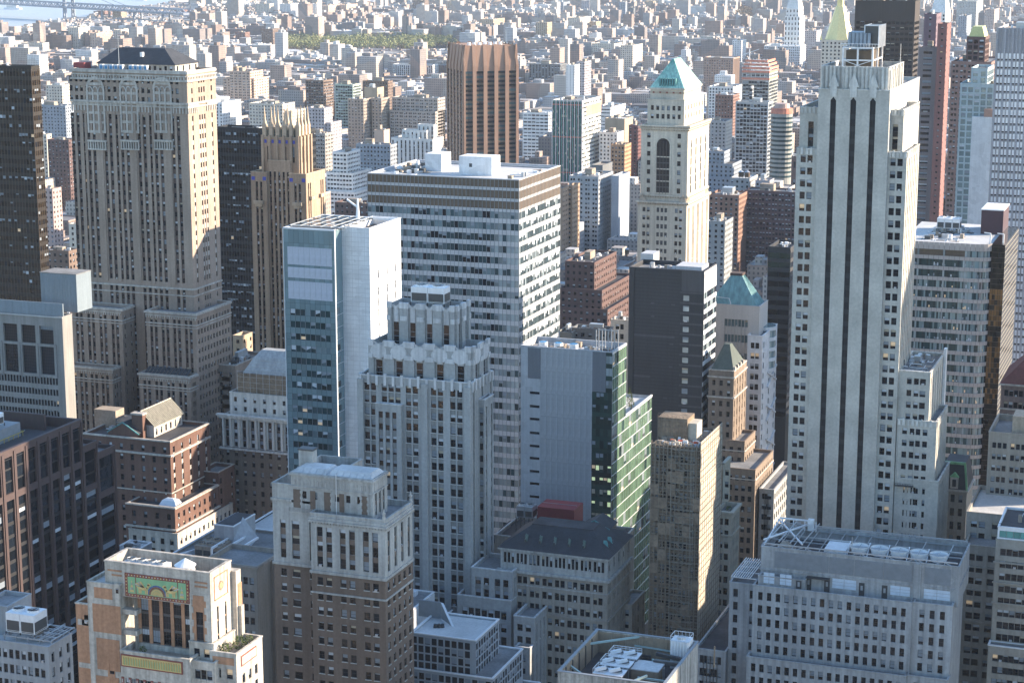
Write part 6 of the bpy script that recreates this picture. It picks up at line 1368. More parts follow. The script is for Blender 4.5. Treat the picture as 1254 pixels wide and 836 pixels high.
    # lower stages with a recessed light court
    def low(uL, uC, uR, v, yy, vb, N_, wn, deep=None):
        z_ = gz(uC, v, yy); a, b = gx(uL, yy, z_), gx(uC, yy, z_); d = gy(uR, b, z_) if uR else yy+(deep or 12)
        tier(B, a, b, yy, d, 0, z_, c, N=ST(fh=3.62, wh=1.95, top=2.6, wd=.45, sd=.2, sp='sp_brown', obj=True, lit=.02, zmin=18, **N_), W=ST(n=wn, ww=1.2, end=1.6, fh=3.62, wh=1.95, top=2.6, wd=.45, obj=True, lit=0, zmin=18) if wn else None, par=1.0, cop='terra')
        for dz, h, e in ((-.6, .7, .6), (-4.6, .5, .35), (-5.6, .35, .25)): band(B, a, b, yy, d, z_+dz, h, e, 'terra')
        arc(a, b, yy, z_-2.4, 1.0, .9, .3); return a, b, d, z_
    low(87.5, 149, None, 379, Y-9, 0, ST(n=4, g=2, ww=1.2, gap=.8, end=1.6), 2, 9.0)
    low(178.5, 239.5, 282.5, 385, Y-9, 0, ST(n=4, g=2, ww=1.2, gap=.8, end=1.6), 11)
    low(80, 137, None, 452, Y-15, 0, ST(n=4, g=2, ww=1.2, gap=.8, end=1.6), 2, 6)
    low(170.5, 232.5, None, 462, Y-15, 0, ST(n=4, g=2, ww=1.2, gap=.8, end=1.6), 3, 6)
    z_ = gz(240, 452, Y-2); a = x1+6
    b = gx(300, Y+16, z_); tier(B, a-2, b, Y+8, Y+34, 0, z_, c, N=ST(n=4, g=2, ww=1.2, gap=.8, end=1.6, fh=3.62, wh=1.95, top=2.6, obj=True, zmin=18), par=1, cop='terra', roof='roof_tan'); clutter(B, a, b-1, Y+10, Y+30, z_-1, 9, 3)
    Rk = B.p('solar_rack', 'metal_dark'); z_ = gz(200, 456, Y-12)
    a, b = gx(173, Y-14, z_), gx(232, Y-14, z_)
    for k in range(12): s_ = a+1+k*(b-a-2)/12; Rk.q([(s_, Y-14, z_-.6), (s_+1.3, Y-14, z_-.6), (s_+1.3, Y-9.6, z_+1.6), (s_, Y-9.6, z_+1.6)])
    B.done()
arcade_tower()
# ---- dark glass towers
def dark_tower(nm, label, Cc, L, R_, Y, g='glass_bronze', fh=3.9, bw=1.5, base='strip_black', blinds=.15, roof=None, nmax=None):
    x0, x1, y0, y1, zt = block(Cc, L, R_, Y); B = thing(nm, label, 'building', (x0, Y, 0)); shell(B, x0, x1, y0, y1, 0, zt, base, 'roof_dark', 1.0, base)
    r = B.rnd; Gl = B.p('window', g, 'jw', 'stuff'); S = B.p('mullion', 'frame_bronze' if g == 'glass_bronze' else 'frame_dark', None, 'stuff'); z = zt-2.2; lim = 60
    while z > lim:
        for face in (0, 1):
            Wd = (x1-x0) if face == 0 else (y1-y0); n = max(2, round(Wd/bw)); w_ = Wd/n; rowlit = r.random()
            for i in range(n):
                m = g if r.random() > .12 else ('glass' if r.random() < .6 else 'glass_black')
                a, b = i*w_+.06, (i+1)*w_-.06
                f = (lambda s, zz, e: (x0+s, y0-e, zz)) if face == 0 else (lambda s, zz, e: (x1+e, y0+s, zz))
                Gl.q([f(a, z-fh*.55, .04), f(b, z-fh*.55, .04), f(b, z, .04), f(a, z, .04)], m)
                if r.random() < blinds*(2 if rowlit < .25 else .4): h = r.uniform(.4, 1.5); Gl.q([f(a, z-h, .06), f(b, z-h, .06), f(b, z, .06), f(a, z, .06)], 'blind_grey' if r.random() < .8 else 'blind')
                if r.random() < .006: Gl.q([f(a, z-1.6, .07), f(b, z-1.6, .07), f(b, z-.3, .07), f(a, z-.3, .07)], 'lit')
        z -= fh
    n = max(1, round((x1-x0)/bw))
    for i in range(n+1): a = x0+(x1-x0)*i/n; S.box(a-.07, a+.07, y0-.18, y0, lim, zt-1)
    n = max(2, round((y1-y0)/bw))
    for i in range(n+1): a = y0+(y1-y0)*i/n; S.box(x1, x1+.18, a-.07, a+.07, lim, zt-1)
    P = B.p('floor_edge', base, None, 'stuff'); z = zt-2.2-fh*.55
    while z > lim: P.box(x0, x1+.1, y0-.1, y0, z-fh*.45+.1, z-.1); P.box(x1, x1+.1, y0, y1, z-fh*.45+.1, z-.1); z -= fh
    clutter(B, x0+2, x1-2, y0+1, max(y1-1, y0+6), zt-1, 14, 61, False)
    return B.done(), (x0, x1, y0, y1, zt)
G['dk_bronze'] = wallmat('dk_bronze', (.016, .013, .011), .5, .15, .05)
dark_tower('dark_glass_tower', 'nearly black bronze glass tower cut by the left edge of the photo', (38, 82), -70, 48, 760, 'glass_bronze', 3.9, 1.6, 'dk_bronze', .22)
dark_tower('black_glass_block', 'black glass block with roof plant behind the spired tan tower', (374, 160), 266, 386, 860, 'glass_black', 3.9, 1.5, 'strip_black', .3)
dark_tower('slim_black_tower', 'slim blank black tower just left of the three-striped tower', (968, 304), 941, 980, 790, 'glass_black', 3.9, 60, 'char', .0)
# ---- tan tower with crown of spires
def spire_tower():
    Y = 740; c = 'tan_brick'; G[c] = wallmat(c, (.36, .27, .195), var=.2, streak=.2); G['tan_stone'] = wallmat('tan_stone', (.46, .37, .27), var=.2, streak=.3); G['blue_tile'] = plain('blue_tile', (.03, .06, .40), .4)
    x0, x1, y0, y1, zs = block((374.5, 214), 307, 398, Y); B = thing('spired_tower', 'tan brick tower crowned by a row of pointed stone spires with blue tiles', 'building', (x0, Y, 0))
    W_ = x1-x0; D_ = y1-y0
    xa, xb = gx(329, Y+1.4, 150), gx(356, Y+1.4, 150)
    # corner wings and recessed centre
    for (a, b, nm) in ((x0, xa, 'l'), (xb, x1, 'r')):
        tier(B, a, b, Y, y1, 0, zs, c, N=ST(n=1, g=2, ww=1.1, gap=.9, end=1.2, end2=1.2, fh=3.6, wh=2.4, top=3.8, sd=.3, sp='sp_brown', obj=True, wd=.5, zmin=60), W=ST(n=2, g=2, ww=1.1, gap=.8, end=1.8, fh=3.6, wh=2.4, top=3.8, sd=.3, sp='sp_brown', obj=True, wd=.5, zmin=60) if nm == 'r' else None, par=1.0, cop='tan_stone')
        T_ = B.p('blue_tile', 'blue_tile', None, 'stuff')
        for s_ in (a+.35, b-1.85): T_.box(s_, s_+1.5, Y-.12, Y, zs-3.2, zs-1.7)
        Bl = B.p('balcony', 'tan_stone'); z_ = gz((330), 246, Y); m = (a+b)/2; Bl.box(m-2.2, m+2.2, Y-1.2, Y, z_-1.4, z_); Bl.box(m-1.6, m+1.6, Y-.8, Y, z_-2.6, z_-1.4)
    Bl = B.p('balcony', 'tan_stone')
    for k in (.25, .75): Bl.box(x1, x1+1.1, y0+D_*k-1.6, y0+D_*k+1.6, gz(380, 242, Y)-1.4, gz(380, 242, Y))
    tier(B, xa, xb, Y+1.4, y1, 0, zs+5, c, N=ST(n=5, ww=1.0, end=.5, fh=3.6, wh=2.4, top=4.5, sd=.3, sp='sp_brown', obj=True, wd=.5, zmin=60), par=.3, cop='tan_stone')
    # upper tower
    Yc = Y+3; zc = gz(369, 170, Yc); c0, c1 = gx(320.5, Yc, zc), gx(366.5, Yc, zc); d1 = gy(380.5, c1, zc); zm = zs-1
    Wc = c1-c0
    tier(B, c0, c1, Yc, d1, zm, zc, c, N=ST(n=4, ww=1.25, end=2.3, fh=6.0, wh=6.6, top=3.6, wd=.7, obj=True), W=ST(n=3, ww=1.2, end=1.7, fh=6.0, wh=6.6, top=3.6, wd=.7, obj=True), par=.3, cop='tan_stone')
    Pr = B.p('pier', c, 'pr')
    for i in range(6):
        s_ = c0+.5+(Wc-1)*i/5; Pr.box(s_-.55, s_+.55, Yc-.7, Yc+.2, zm, zc+1); T_ = B.p('blue_tile', 'blue_tile', None, 'stuff'); T_.box(s_+.65+.1, s_+1.75, Yc-.16, Yc, zc-2.3, zc-.9) if i < 5 else None
    for i in range(4): s_ = Yc+.5+(d1-Yc-1)*i/3; Pr.box(c1-.2, c1+.7, s_-.55, s_+.55, zm, zc+1)
    z2 = gz(364, 157, Yc+.5); Cr = B.p('crown', 'tan_stone'); e0, e1, f0, f1 = c0+1.0, c1-.9, Yc+1, d1-.8; Cr.box(e0, e1, f0, f1, zc-.5, z2, 'tan_stone')
    zt = gz(345, 131, Yc+1)
    def spire(x, y, w, i): P = B.p('spire', 'tan_stone', 'sp%d' % i); P.box(x-w, x+w, y-w, y+w, zc-.2, z2+.5, 'tan_stone'); P.pyr(x-w*1.1, x+w*1.1, y-w*1.1, y+w*1.1, z2+.5, z2+1.4, x-w*.8, x+w*.8, y-w*.8, y+w*.8); P.pyr(x-w*.8, x+w*.8, y-w*.8, y+w*.8, z2+1.4, z2+3.4, x-w*.42, x+w*.42, y-w*.42, y+w*.42); P.pyr(x-w*.42, x+w*.42, y-w*.42, y+w*.42, z2+3.4, zt, x-.08, x+.08, y-.08, y+.08); return P
    k = 0
    for i in range(6):
        spire(e0+(e1-e0)*i/5, f0, .85, k); k += 1
    for i in range(1, 4): spire(e1, f0+(f1-f0)*i/3, .85, k); k += 1
    for i in range(0, 5, 2): spire(e0+(e1-e0)*i/5, f1, .7, k); k += 1
    Ar = B.p('arched_opening', 'glass_blue')
    for i in range(5):
        m = e0+(e1-e0)*(i+.5)/5; Ar.q([(m-.45, f0-.04, zc+.3), (m+.45, f0-.04, zc+.3), (m+.45, f0-.04, z2-1.4), (m, f0-.04, z2-.5), (m-.45, f0-.04, z2-1.4)])
    B.done()
spire_tower()
# ---- concrete block with loggia windows, left
def loggia_block():
    Y = 600; z = gz(76, 389, Y); x1 = gx(76, Y, z); x0 = gx(-60, Y, z); y1 = gy(88, x1, z); c = 'conc_grey'; G[c] = wallmat(c, (.25, .24, .225), var=.1, streak=.2); G['blue_steel'] = wallmat('blue_steel', (.19, .23, .26), .45, .1, .12, .05)
    B = thing('loggia_block', 'concrete office block with large gridded loggia windows and blue-grey steel penthouse, left edge', 'building', (x0, Y, 0)); y1 = min(y1, Y+10)
    shell(B, x0, x1, Y, y1, 0, z, c, 'roof_grey', 1, c, n=False)
    fs = [(gz(50, 421, Y), gz(50, 399, Y), 3, 'grid'), (gz(50, 458, Y), gz(50, 424, Y), 3, 'grid'), (gz(50, 470, Y), gz(50, 461.5, Y), 14, 's'), (gz(50, 483, Y), gz(50, 475.5, Y), 14, 's'), (gz(50, 496, Y), gz(50, 489, Y), 14, 's'), (gz(50, 508, Y), gz(50, 501, Y), 14, 's')]
    zt = z; P = B.p('wall', c); pts = [gx(u, Y, z-6)-x0 for u in (4, 21, 26, 42, 47.5, 64)]; W_ = x1-x0
    w_ = pts[1]-pts[0]; pit = pts[2]-pts[0]; big = [(pts[0]+i*pit, pts[0]+i*pit+w_) for i in range(-4, 3)]; big = [q for q in big if q[0] > .5]
    sm = cols(W_-2, 34, 1, .95, .3, 1)
    zc = z
    for (za, zb, k, st) in fs:
        m = (za if True else 0)-.5
        facade(B, x0, Y, 0, W_, za-.6, zc, big if k == 3 else sm, [(za, zb)], wall=c, wd=.9 if k == 3 else .4, win='grid' if k == 3 else 'pane', obj=True, pv=[0, 1, 7, 0, 2]); zc = za-.6
    P.q([(x0, Y, 0), (x1, Y, 0), (x1, Y, zc), (x0, Y, zc)]); 
    Cp = B.p('ledge', 'metal_white'); Cp.box(x0, x1+.3, Y-.5, Y, z-.2, z+.2, 'metal'); 
    for k in range(4): B.p('pier', c, 'pr').box(x0+big[-1-k][0]-1.1 if False else x0+big[-1-k][1]+.1, x0+big[-1-k][1]+1.0, Y-.35, Y, fs[1][0]-1, fs[1][1]+1)
    # penthouse screens in blue-grey steel
    S = B.p('steel_screen', 'blue_steel'); z2 = gz(75, 372, Y+1); a = gx(-60, Y+1, z2); b = x1-.2; S.box(a, b, Y+1, Y+1.5, z-.5, z2, 'blue_steel'); n = 5
    for k in range(6): Sc_ = B.p('screen_panel', 'blue_steel', 'scp%d' % k); xx = b-7*(k+1); Sc_.box(xx+.06, xx+6.94, Y+.92, Y+1.02, z, z2-.2)
    P2 = B.p('penthouse', 'blue_steel'); z3 = gz(95, 337, Y+14); a, b = gx(49, Y+14, z3), gx(93, Y+14, z3); P2.box(a, b, Y+14, Y+24, z-.8, z3, 'blue_steel'); R_ = B.p('panel_rib', 'blue_steel', None, 'stuff'); s_ = a+.3
    while s_ < b: R_.box(s_, s_+.1, Y+13.9, Y+14, z, z3-.3); s_ += 1.1
    B.p('coping', 'blue_steel').box(a-.2, b+.2, Y+13.8, Y+24, z3, z3+.3, 'roof_grey')
    clutter(B, gx(20, Y+6, z), b, Y+3, Y+13, z-.8, 12, 71, False); B.done()
    # dark louvre plant + blocks behind, further left back
loggia_block()
# ---- dark reddish grid tower at the left foreground (only its west side shows)
def grid_tower():
    Y1 = 500; z = gz(99.5, 514, Y1); x1 = at(99.5, 514, Y1)[0]; y0 = 400; c = 'plum_stone'; G[c] = wallmat(c, (.075, .052, .05), .6, .12, .1)
    B = thing('dark_grid_tower', 'dark reddish-brown office tower with tall ribbon windows, lower left', 'building', (x1-50, y0, 0))
    zg = z-1.5
    def side(x, ya, yb, z0, z1, top=1.6, nb=None):
        n = nb or round((yb-ya)/5.9); bw = (yb-ya)/n; cs = [(i*bw+1.05, (i+1)*bw-1.05) for i in range(n)]
        zs_ = z1-12.5
        WF(B, x, ya, yb, zs_-1.4, z1, cs, [(zs_, zs_+3.1), (zs_+3.6, zs_+6.7), (zs_+7.2, zs_+10.6)], wall=c, wd=.5, sd=.45, sp='strip_black', win='grid2', obj=True, lit=.0, pv=[0, 1, 7])
        WF(B, x, ya, yb, z0, zs_-1.4, cs, rows(z0, zs_-1.4, 3.75, 2.7, .6, 15), wall=c, wd=.5, sd=.45, sp='strip_black', win='grid2', obj=True, lit=.0, pv=[0, 1, 7, 0, 1, 7, 3, 5])
        F_ = B.p('fin', c, None, 'stuff')
        for i in range(n+1): F_.box(x, x+.28, ya+max(0, i*bw-.5), ya+min(n*bw, i*bw+.5), 10, z1-.6)
    side(x1, y0, Y1, 0, z); shell(B, x1-50, x1, y0, Y1, 0, z, c, 'roof_dark', 2.6, c, w=False, cw=1.0)
    z2 = gz(118, 550, Y1+8); side(x1, Y1, Y1+8, 0, z-8.5, nb=1); shell(B, x1-40, x1, Y1, Y1+8, 0, z-8.5, c, 'roof_grey', 1, c, w=False, n=False); side(x1, Y1+8, Y1+18, 0, z-12.5, nb=1); shell(B, x1-40, x1, Y1+8, Y1+18, 0, z-12.5, c, 'roof_grey', 1, c, w=False, n=False)
    clutter(B, x1-40, x1-12, Y1-60, Y1-6, z-2.6, 30, 81, True)
    H = B.p('plant_hall', 'steel_grey'); H.box(x1-34, x1-12, Y1-36, Y1-14, z-2.6, z+1.6); Rl = B.p('yellow_rail', 'yellow'); G['yellow'] = plain('yellow', (.5, .38, .05), .6)
    for k in range(12): Rl.bar((x1-11.5, Y1-40+k*2.4, z-2.6), (x1-11.5, Y1-40+k*2.4, z-1.3), .12); 
    Rl.bar((x1-11.5, Y1-40, z-1.3), (x1-11.5, Y1-13, z-1.3), .14); Rl.bar((x1-34, Y1-13, z-1.3), (x1-11.5, Y1-13, z-1.3), .14)
    for k in range(3): B.p('tank', 'metal_white', 'tk%d' % k).cyl(x1-9, Y1-42+k*5, z-2.6, z+.2, 1.5, 1.5, 14, 'metal_white')
    B.p('screen_wall', c).box(x1-38, x1-9, Y1-6, Y1-5, z-2.6, z+2.2, c); B.done()
    x_ = gx(14, Y1-30, z+3)
    ctower(x1-30, Y1-26, z+1.6, 16, 7, 3.2, 4, 1, 'bank of cooling units on the roof of the dark reddish grid tower', 'metal_white', .8)
grid_tower()
# ---- brick club building with gabled roof
def club():
    Y = 600; x0, x1, y0, y1, z = block((208, 541), 102, 256, Y); c = 'brick_red'; G[c] = wallmat(c, (.14, .08, .062), var=.2); G['seam_roof'] = wallmat('seam_roof', (.20, .19, .155), .7, .1, .3)
    B = thing('red_brick_club', 'red brick block with gabled metal-roofed penthouse catching the sun, left of centre', 'building', (x0, Y, 0))
    n_ = ST(n=8, ww=1.3, end=1.6, fh=3.8, wh=2.1, top=2.2, obj=True, zmin=10, sill=1); w_ = ST(n=5, ww=1.3, end=2.0, fh=3.8, wh=2.3, top=2.2, obj=True, zmin=10, sd=.1, sp='terra', lit=0)
    tier(B, x0, x1, y0, y1, 0, z, c, N=n_, W=w_, par=1.0, cop='terra', roof='roof_dark')
    for dz, h, e in ((-5.3, .6, .8), (-.2, .5, .4), (-19, .4, .3)): band(B, x0, x1, y0, y1, z+dz, h, e, 'terra')
    # penthouse with gable roof
    Yp = Y+7; zp = gz(188, 521, Yp); a, b = gx(165, Yp, zp), gx(188.5, Yp, zp); d = gy(223, b, zp); P = B.p('penthouse', c); zb = z-1
    tier(B, a, b, Yp, d, zb, zp, 'terra', W=ST(n=6, ww=1.2, end=1.2, fh=4, wh=2.4, top=1.4, obj=True), par=.05)
    w2 = (b-a)/2; R_ = B.p('gable_roof', 'seam_roof'); ridge = (a+b)/2-1; zr = zp+5.0; e = .7
    a2 = a-3
    R_.q([(a2-e, Yp-e, zp-.3), (ridge, Yp-e, zr), (ridge, d+e, zr), (a2-e, d+e, zp-.3)][::-1]); R_.q([(ridge, Yp-e, zr), (b+e, Yp-e, zp-.3), (b+e, d+e, zp-.3), (ridge, d+e, zr)][::-1]); R_.q([(a2, Yp, zp), (b, Yp, zp), (ridge, Yp, zr-.2)], c)
    Sm = B.p('roof_seam', 'seam_roof', None, 'stuff')
    for k in range(22): yy = Yp-e+(d-Yp+2*e)*k/21; Sm.bar((ridge, yy, zr+.05), (b+e, yy, zp-.22), .1)
    Rg = B.p('ridge_cap', 'terra'); Rg.bar((ridge, Yp-e, zr+.1), (ridge, d+e, zr+.1), .3)
    # front pediment gable, chimney
    Gb = B.p('gable', c); g0, g1 = gx(133, Y+2, z+3), gx(170, Y+2, z+3); m = (g0+g1)/2; Gb.q([(g0, Y+1.5, z-.5), (g1, Y+1.5, z-.5), (g1, Y+1.5, z+1.2), (m, Y+1.5, z+5.0), (g0, Y+1.5, z+1.2)]); Gb.q([(g0, Y+1.5, z+1.2), (m, Y+1.5, z+5.0), (m, d, z+5), (g0, d, z+1.2)], 'slate'); Gb.q([(m, Y+1.5, z+5.0), (g1, Y+1.5, z+1.2), (g1, d, z+1.2), (m, d, z+5)], 'slate')
    Gt = B.p('gable_trim', 'copper_dark'); Gt.bar((g0-.3, Y+1.4, z+1.1), (m, Y+1.4, z+5.1), .4); Gt.bar((m, Y+1.4, z+5.1), (g1+.3, Y+1.4, z+1.1), .4)
    Ch = B.p('chimney', c); h0 = gx(163, Y+5, z+6); Ch.box(h0, h0+4.4, Y+4, Y+6.5, z-1, z+7.6, c); Ch.box(h0-.3, h0+4.7, Y+3.7, Y+6.8, z+7.6, z+8.2, 'terra')
    clutter(B, x0+1, g0+8, Y+8, y1-2, z-1, 18, 91, True); Mh = B.p('plant_room', 'terra'); k0 = gx(115, Y+14, z+6); Mh.box(k0, k0+9, Y+14, Y+20, z-1, z+5.5, 'roof_tan')
    # lower stepped wings to the right
    Yl = Y-8; zl = gz(214, 622, Yl); l0, l1 = gx(156, Yl, zl), gx(214, Yl, zl); dl = gy(267, l1, zl)
    tier(B, l0, l1, Yl, dl, 0, zl, c, N=ST(n=4, ww=1.4, end=1.8, fh=3.9, wh=2.2, top=2.4, obj=True, zmin=10), W=ST(n=8, ww=1.4, end=2, fh=3.9, wh=2.2, top=2.4, obj=True, zmin=10), par=1, cop='terra', roof='roof_dark'); band(B, l0, l1, Yl, dl, zl-8.2, .5, .9, 'terra'); band(B, l0, l1, Yl, dl, zl-.3, .5, .6, 'terra')
    S_ = B.p('skylight', 'metal_white'); s0 = l1-8.5; S_.pyr(s0, s0+7.5, Yl+3, Yl+8, zl-1, zl+1.2, s0+1.2, s0+6.3, Yl+4, Yl+7, 'blind_blue'); S_.pyr(s0+1.2, s0+6.3, Yl+4, Yl+7, zl+1.2, zl+1.8, s0+2.4, s0+5.1, Yl+5, Yl+6, 'blind_blue')
    zq = gz(270, 585, dl-2); q0, q1 = gx(262, dl-2, zq), gx(270, dl-2, zq); 
    q1 = l1+.2; q0 = q1-8; yq = dl; tier(B, q0, q1, yq, gy(287, q1, zl+4), 0, zl+4.5, c, N=ST(n=2, ww=1.3, end=1.2, fh=3.9, wh=2.2, top=2.4, obj=True, zmin=20), W=ST(n=2, ww=1.3, end=1.4, fh=3.9, wh=2.2, top=2.4, obj=True, zmin=10), par=1.2, cop='terra')
    # base storeys, further forward
    zb2 = zl-9; tier(B, l0+1, l1+1.6, Yl-1.6, dl+8, 0, zb2, 'terra', N=ST(n=5, ww=1.5, end=1.6, fh=3.9, wh=2.2, top=2, obj=True, zmin=5), W=ST(n=12, ww=1.4, end=2, fh=3.9, wh=2.2, top=2, obj=True, zmin=5), par=.2)
    B.done()
club()
# ---- tower with colonnade and netted top
def colonnade():
    Y = 640; c = 'brick_dun'; G[c] = wallmat(c, (.17, .14, .115)); w = 'white_stone'; G[w] = wallmat(w, (.55, .53, .49), var=.15, streak=.3)
    z = gz(352, 507, Y); x0 = gx(272, Y, z); x1 = gx(378, Y, z); B = thing('colonnade_building', 'narrow tower with a white colonnade storey and grey netted roof under repair', 'building', (x0, Y, 0))
    z1 = gz(300, 511, Y); z2 = gz(300, 549, Y)
    tier(B, x0, x1, Y, Y+26, 0, z2, c, N=ST(n=10, ww=1.3, end=1.2, fh=3.7, wh=2.0, top=1.2, obj=True, zmin=10, lit=.03), par=.1)
    tier(B, x0, x1, Y, Y+26, z2, z1, w, N=ST(n=10, ww=1.5, end=1.1, fh=3.7, wh=2.9, top=1.2, sd=.3, sp='sp_brown', obj=True, wd=.6), par=.1)
    Cl = B.p('column', w); cs = cols(x1-x0, 10, 1, 1.5, .3, 1.1)
    xs = [x0+.5]+[x0+(cs[i][1]+cs[i+1][0])/2 for i in range(9)]+[x1-.5]
    for k, s_ in enumerate(xs): P = B.p('column', w, 'cl%d' % k); P.cyl(s_, Y-.5, z2+.4, z1-.9, .42, .36, 12, w); P.box(s_-.55, s_+.55, Y-1.05, Y, z1-.9, z1-.4, w)
    band(B, x0, x1, Y, Y+26, z1-.4, .8, 1.4, w); band(B, x0, x1, Y, Y+26, z1+.4, .5, 1.8, w); band(B, x0, x1, Y, Y+26, z2-.6, .6, 1.2, w)
    zt = gz(300, 482, Y+3); x2 = gx(281, Y+3, zt); tier(B, x2, x1-1, Y+3, Y+24, z1, zt, w, N=ST(n=8, ww=1.2, end=1.8, fh=3.5, wh=1.8, top=1.5, obj=True), par=.4)
    x3 = gx(291, Y+5, zt+7); shell(B, x3, x1-2, Y+5, Y+22, zt-.5, zt+7, 'net_brown', 'roof_dark', .2); nt_ = B.p('debris_net', 'net_grey', None, None); G['net_grey'] = wallmat('net_grey', (.34, .36, .37), .8, .2, .2, .3)
    zz = zt+7; a, b = gx(297, Y+6, zz), x1-4; nt_.pyr(a, b, Y+6, Y+20, zz, zz+6, a+3.5, b-3.5, Y+9, Y+17); nt_.pyr(a+3.8, b-3.8, Y+9, Y+17, zz+6, zz+8.4, a+5.5, b-5.5, Y+11, Y+15)
    Sc = B.p('scaffold_pole', 'metal', None, 'stuff')
    for k in range(12): s_ = x3+(x1-2-x3)*k/11; Sc.box(s_-.06, s_+.06, Y+4.5, Y+4.6, zt, zz+1.4)
    for k in range(5): Sc.box(x3, x1-2, Y+4.5, Y+4.58, zt+k*2, zt+k*2+.08); t = k/5; Sc.box(a+3.5*t, b-3.5*t, Y+6+3*t-.1, Y+6+3*t-.02, zz+6*t, zz+6*t+.12)
    B.done()
colonnade()
# ---- small modern gridded block in the foreground
def small_modern():
    Y = 470; z = gz(585, 785, Y); x0, x1 = gx(503, Y, z), gx(587, Y, z); y1 = gy(615.5, x1, z); c = 'grid_grey'; G[c] = wallmat(c, (.30, .33, .36), .5, .1, .1)
    B = thing('gridded_block', 'low blue-grey block with gridded dark windows and flat roof with slanted white screen, bottom centre', 'building', (x0, Y, 0))
    g = lambda W: [(i*1.92+.25, i*1.92+1.75) for i in range(int(W/1.92))]
    wl = ST(cs=g, fh=2.35, wh=1.95, top=.8, obj=True, wd=.22, win='pane', lit=0, pv=[0, 1, 7, 0, 1, 5, 8])
    z2 = z-9.3
    tier(B, x0, x1-1, Y, y1, z2-1, z, c, N=wl, W=wl, par=.35, cop='metal_white', roof='roof_pale')
    xx = x1+4.5; tier(B, x0-1, xx, Y-2, y1+4, z2-10, z2, c, N=wl, W=wl, par=.3, cop='metal_white', roof='roof_grey'); z3 = z2-10
    tier(B, x0-1, xx+4.5, Y-4, y1+6, 0, z3, c, N=ST(cs=g, fh=2.35, wh=1.95, top=.8, obj=True, wd=.22, win='pane', zmin=40), W=ST(cs=g, fh=2.35, wh=1.95, top=.8, obj=True, wd=.22, win='pane', zmin=40), par=.3, cop='metal_white')
    S_ = B.p('slanted_screen', 'metal'); a = gx(521, Y+19, z+5); b = gx(548, Y+19, z+5); ys = Y+14; S_.box(a, b, ys, ys+.5, z-.3, z+4.4, 'steel_grey'); S_.pyr(b, b+.6, ys, ys+8, z-.3, z+.2, b, b+.6, ys, ys+.6); S_.q([(b+.05, ys-.1, z+4.4), (b+.8, ys-.1, z+4.4), (b+6, ys-5, z-.2), (b+5.2, ys-5, z-.2)], 'metal_white'); S_.q([(b+.05, ys-.1, z+4.4), (b+5.2, ys-5, z-.2), (b+.1, ys, z-.2)], 'steel_grey')
    D_ = B.p('roof_fan', 'metal_dark'); 
    for k in range(3): D_.cyl(b+1.2+k*.9, ys-7+k*.4, z-.3, z+.7, .6, .45, 10, 'frame_dark')
    clutter(B, a, b+2, ys-4, ys-1, z-.3, 6, 93, False); B.done()
    # low flat building with fluted screen, between brick tower and grey tower
    Y2 = 500; z = gz(505, 757, Y2); a, b = gx(490, Y2, z), gx(502, Y2, z); zz = gz(531, 712, Y2+26); B = thing('fluted_low_block', 'low roof with white fluted screen wall beside the brown brick tower', 'building', (a, Y2, 0)); xx = gx(504.5, Y2, zz); d = gy(532, xx, zz)
    shell(B, xx-14, xx, Y2, d, 0, zz, 'metal', 'roof_grey', 1, 'metal_white'); F_ = B.p('screen_panel', 'metal_white', None, 'stuff'); k = Y2
    while k < d-.3: F_.box(xx, xx+.3, k, k+.35, zz-9, zz-.2); k += .7
    B.p('vent_box', 'metal_white').box(xx-9, xx-5, Y2+14, Y2+17, zz-1, zz+.4); B.done()
small_modern()
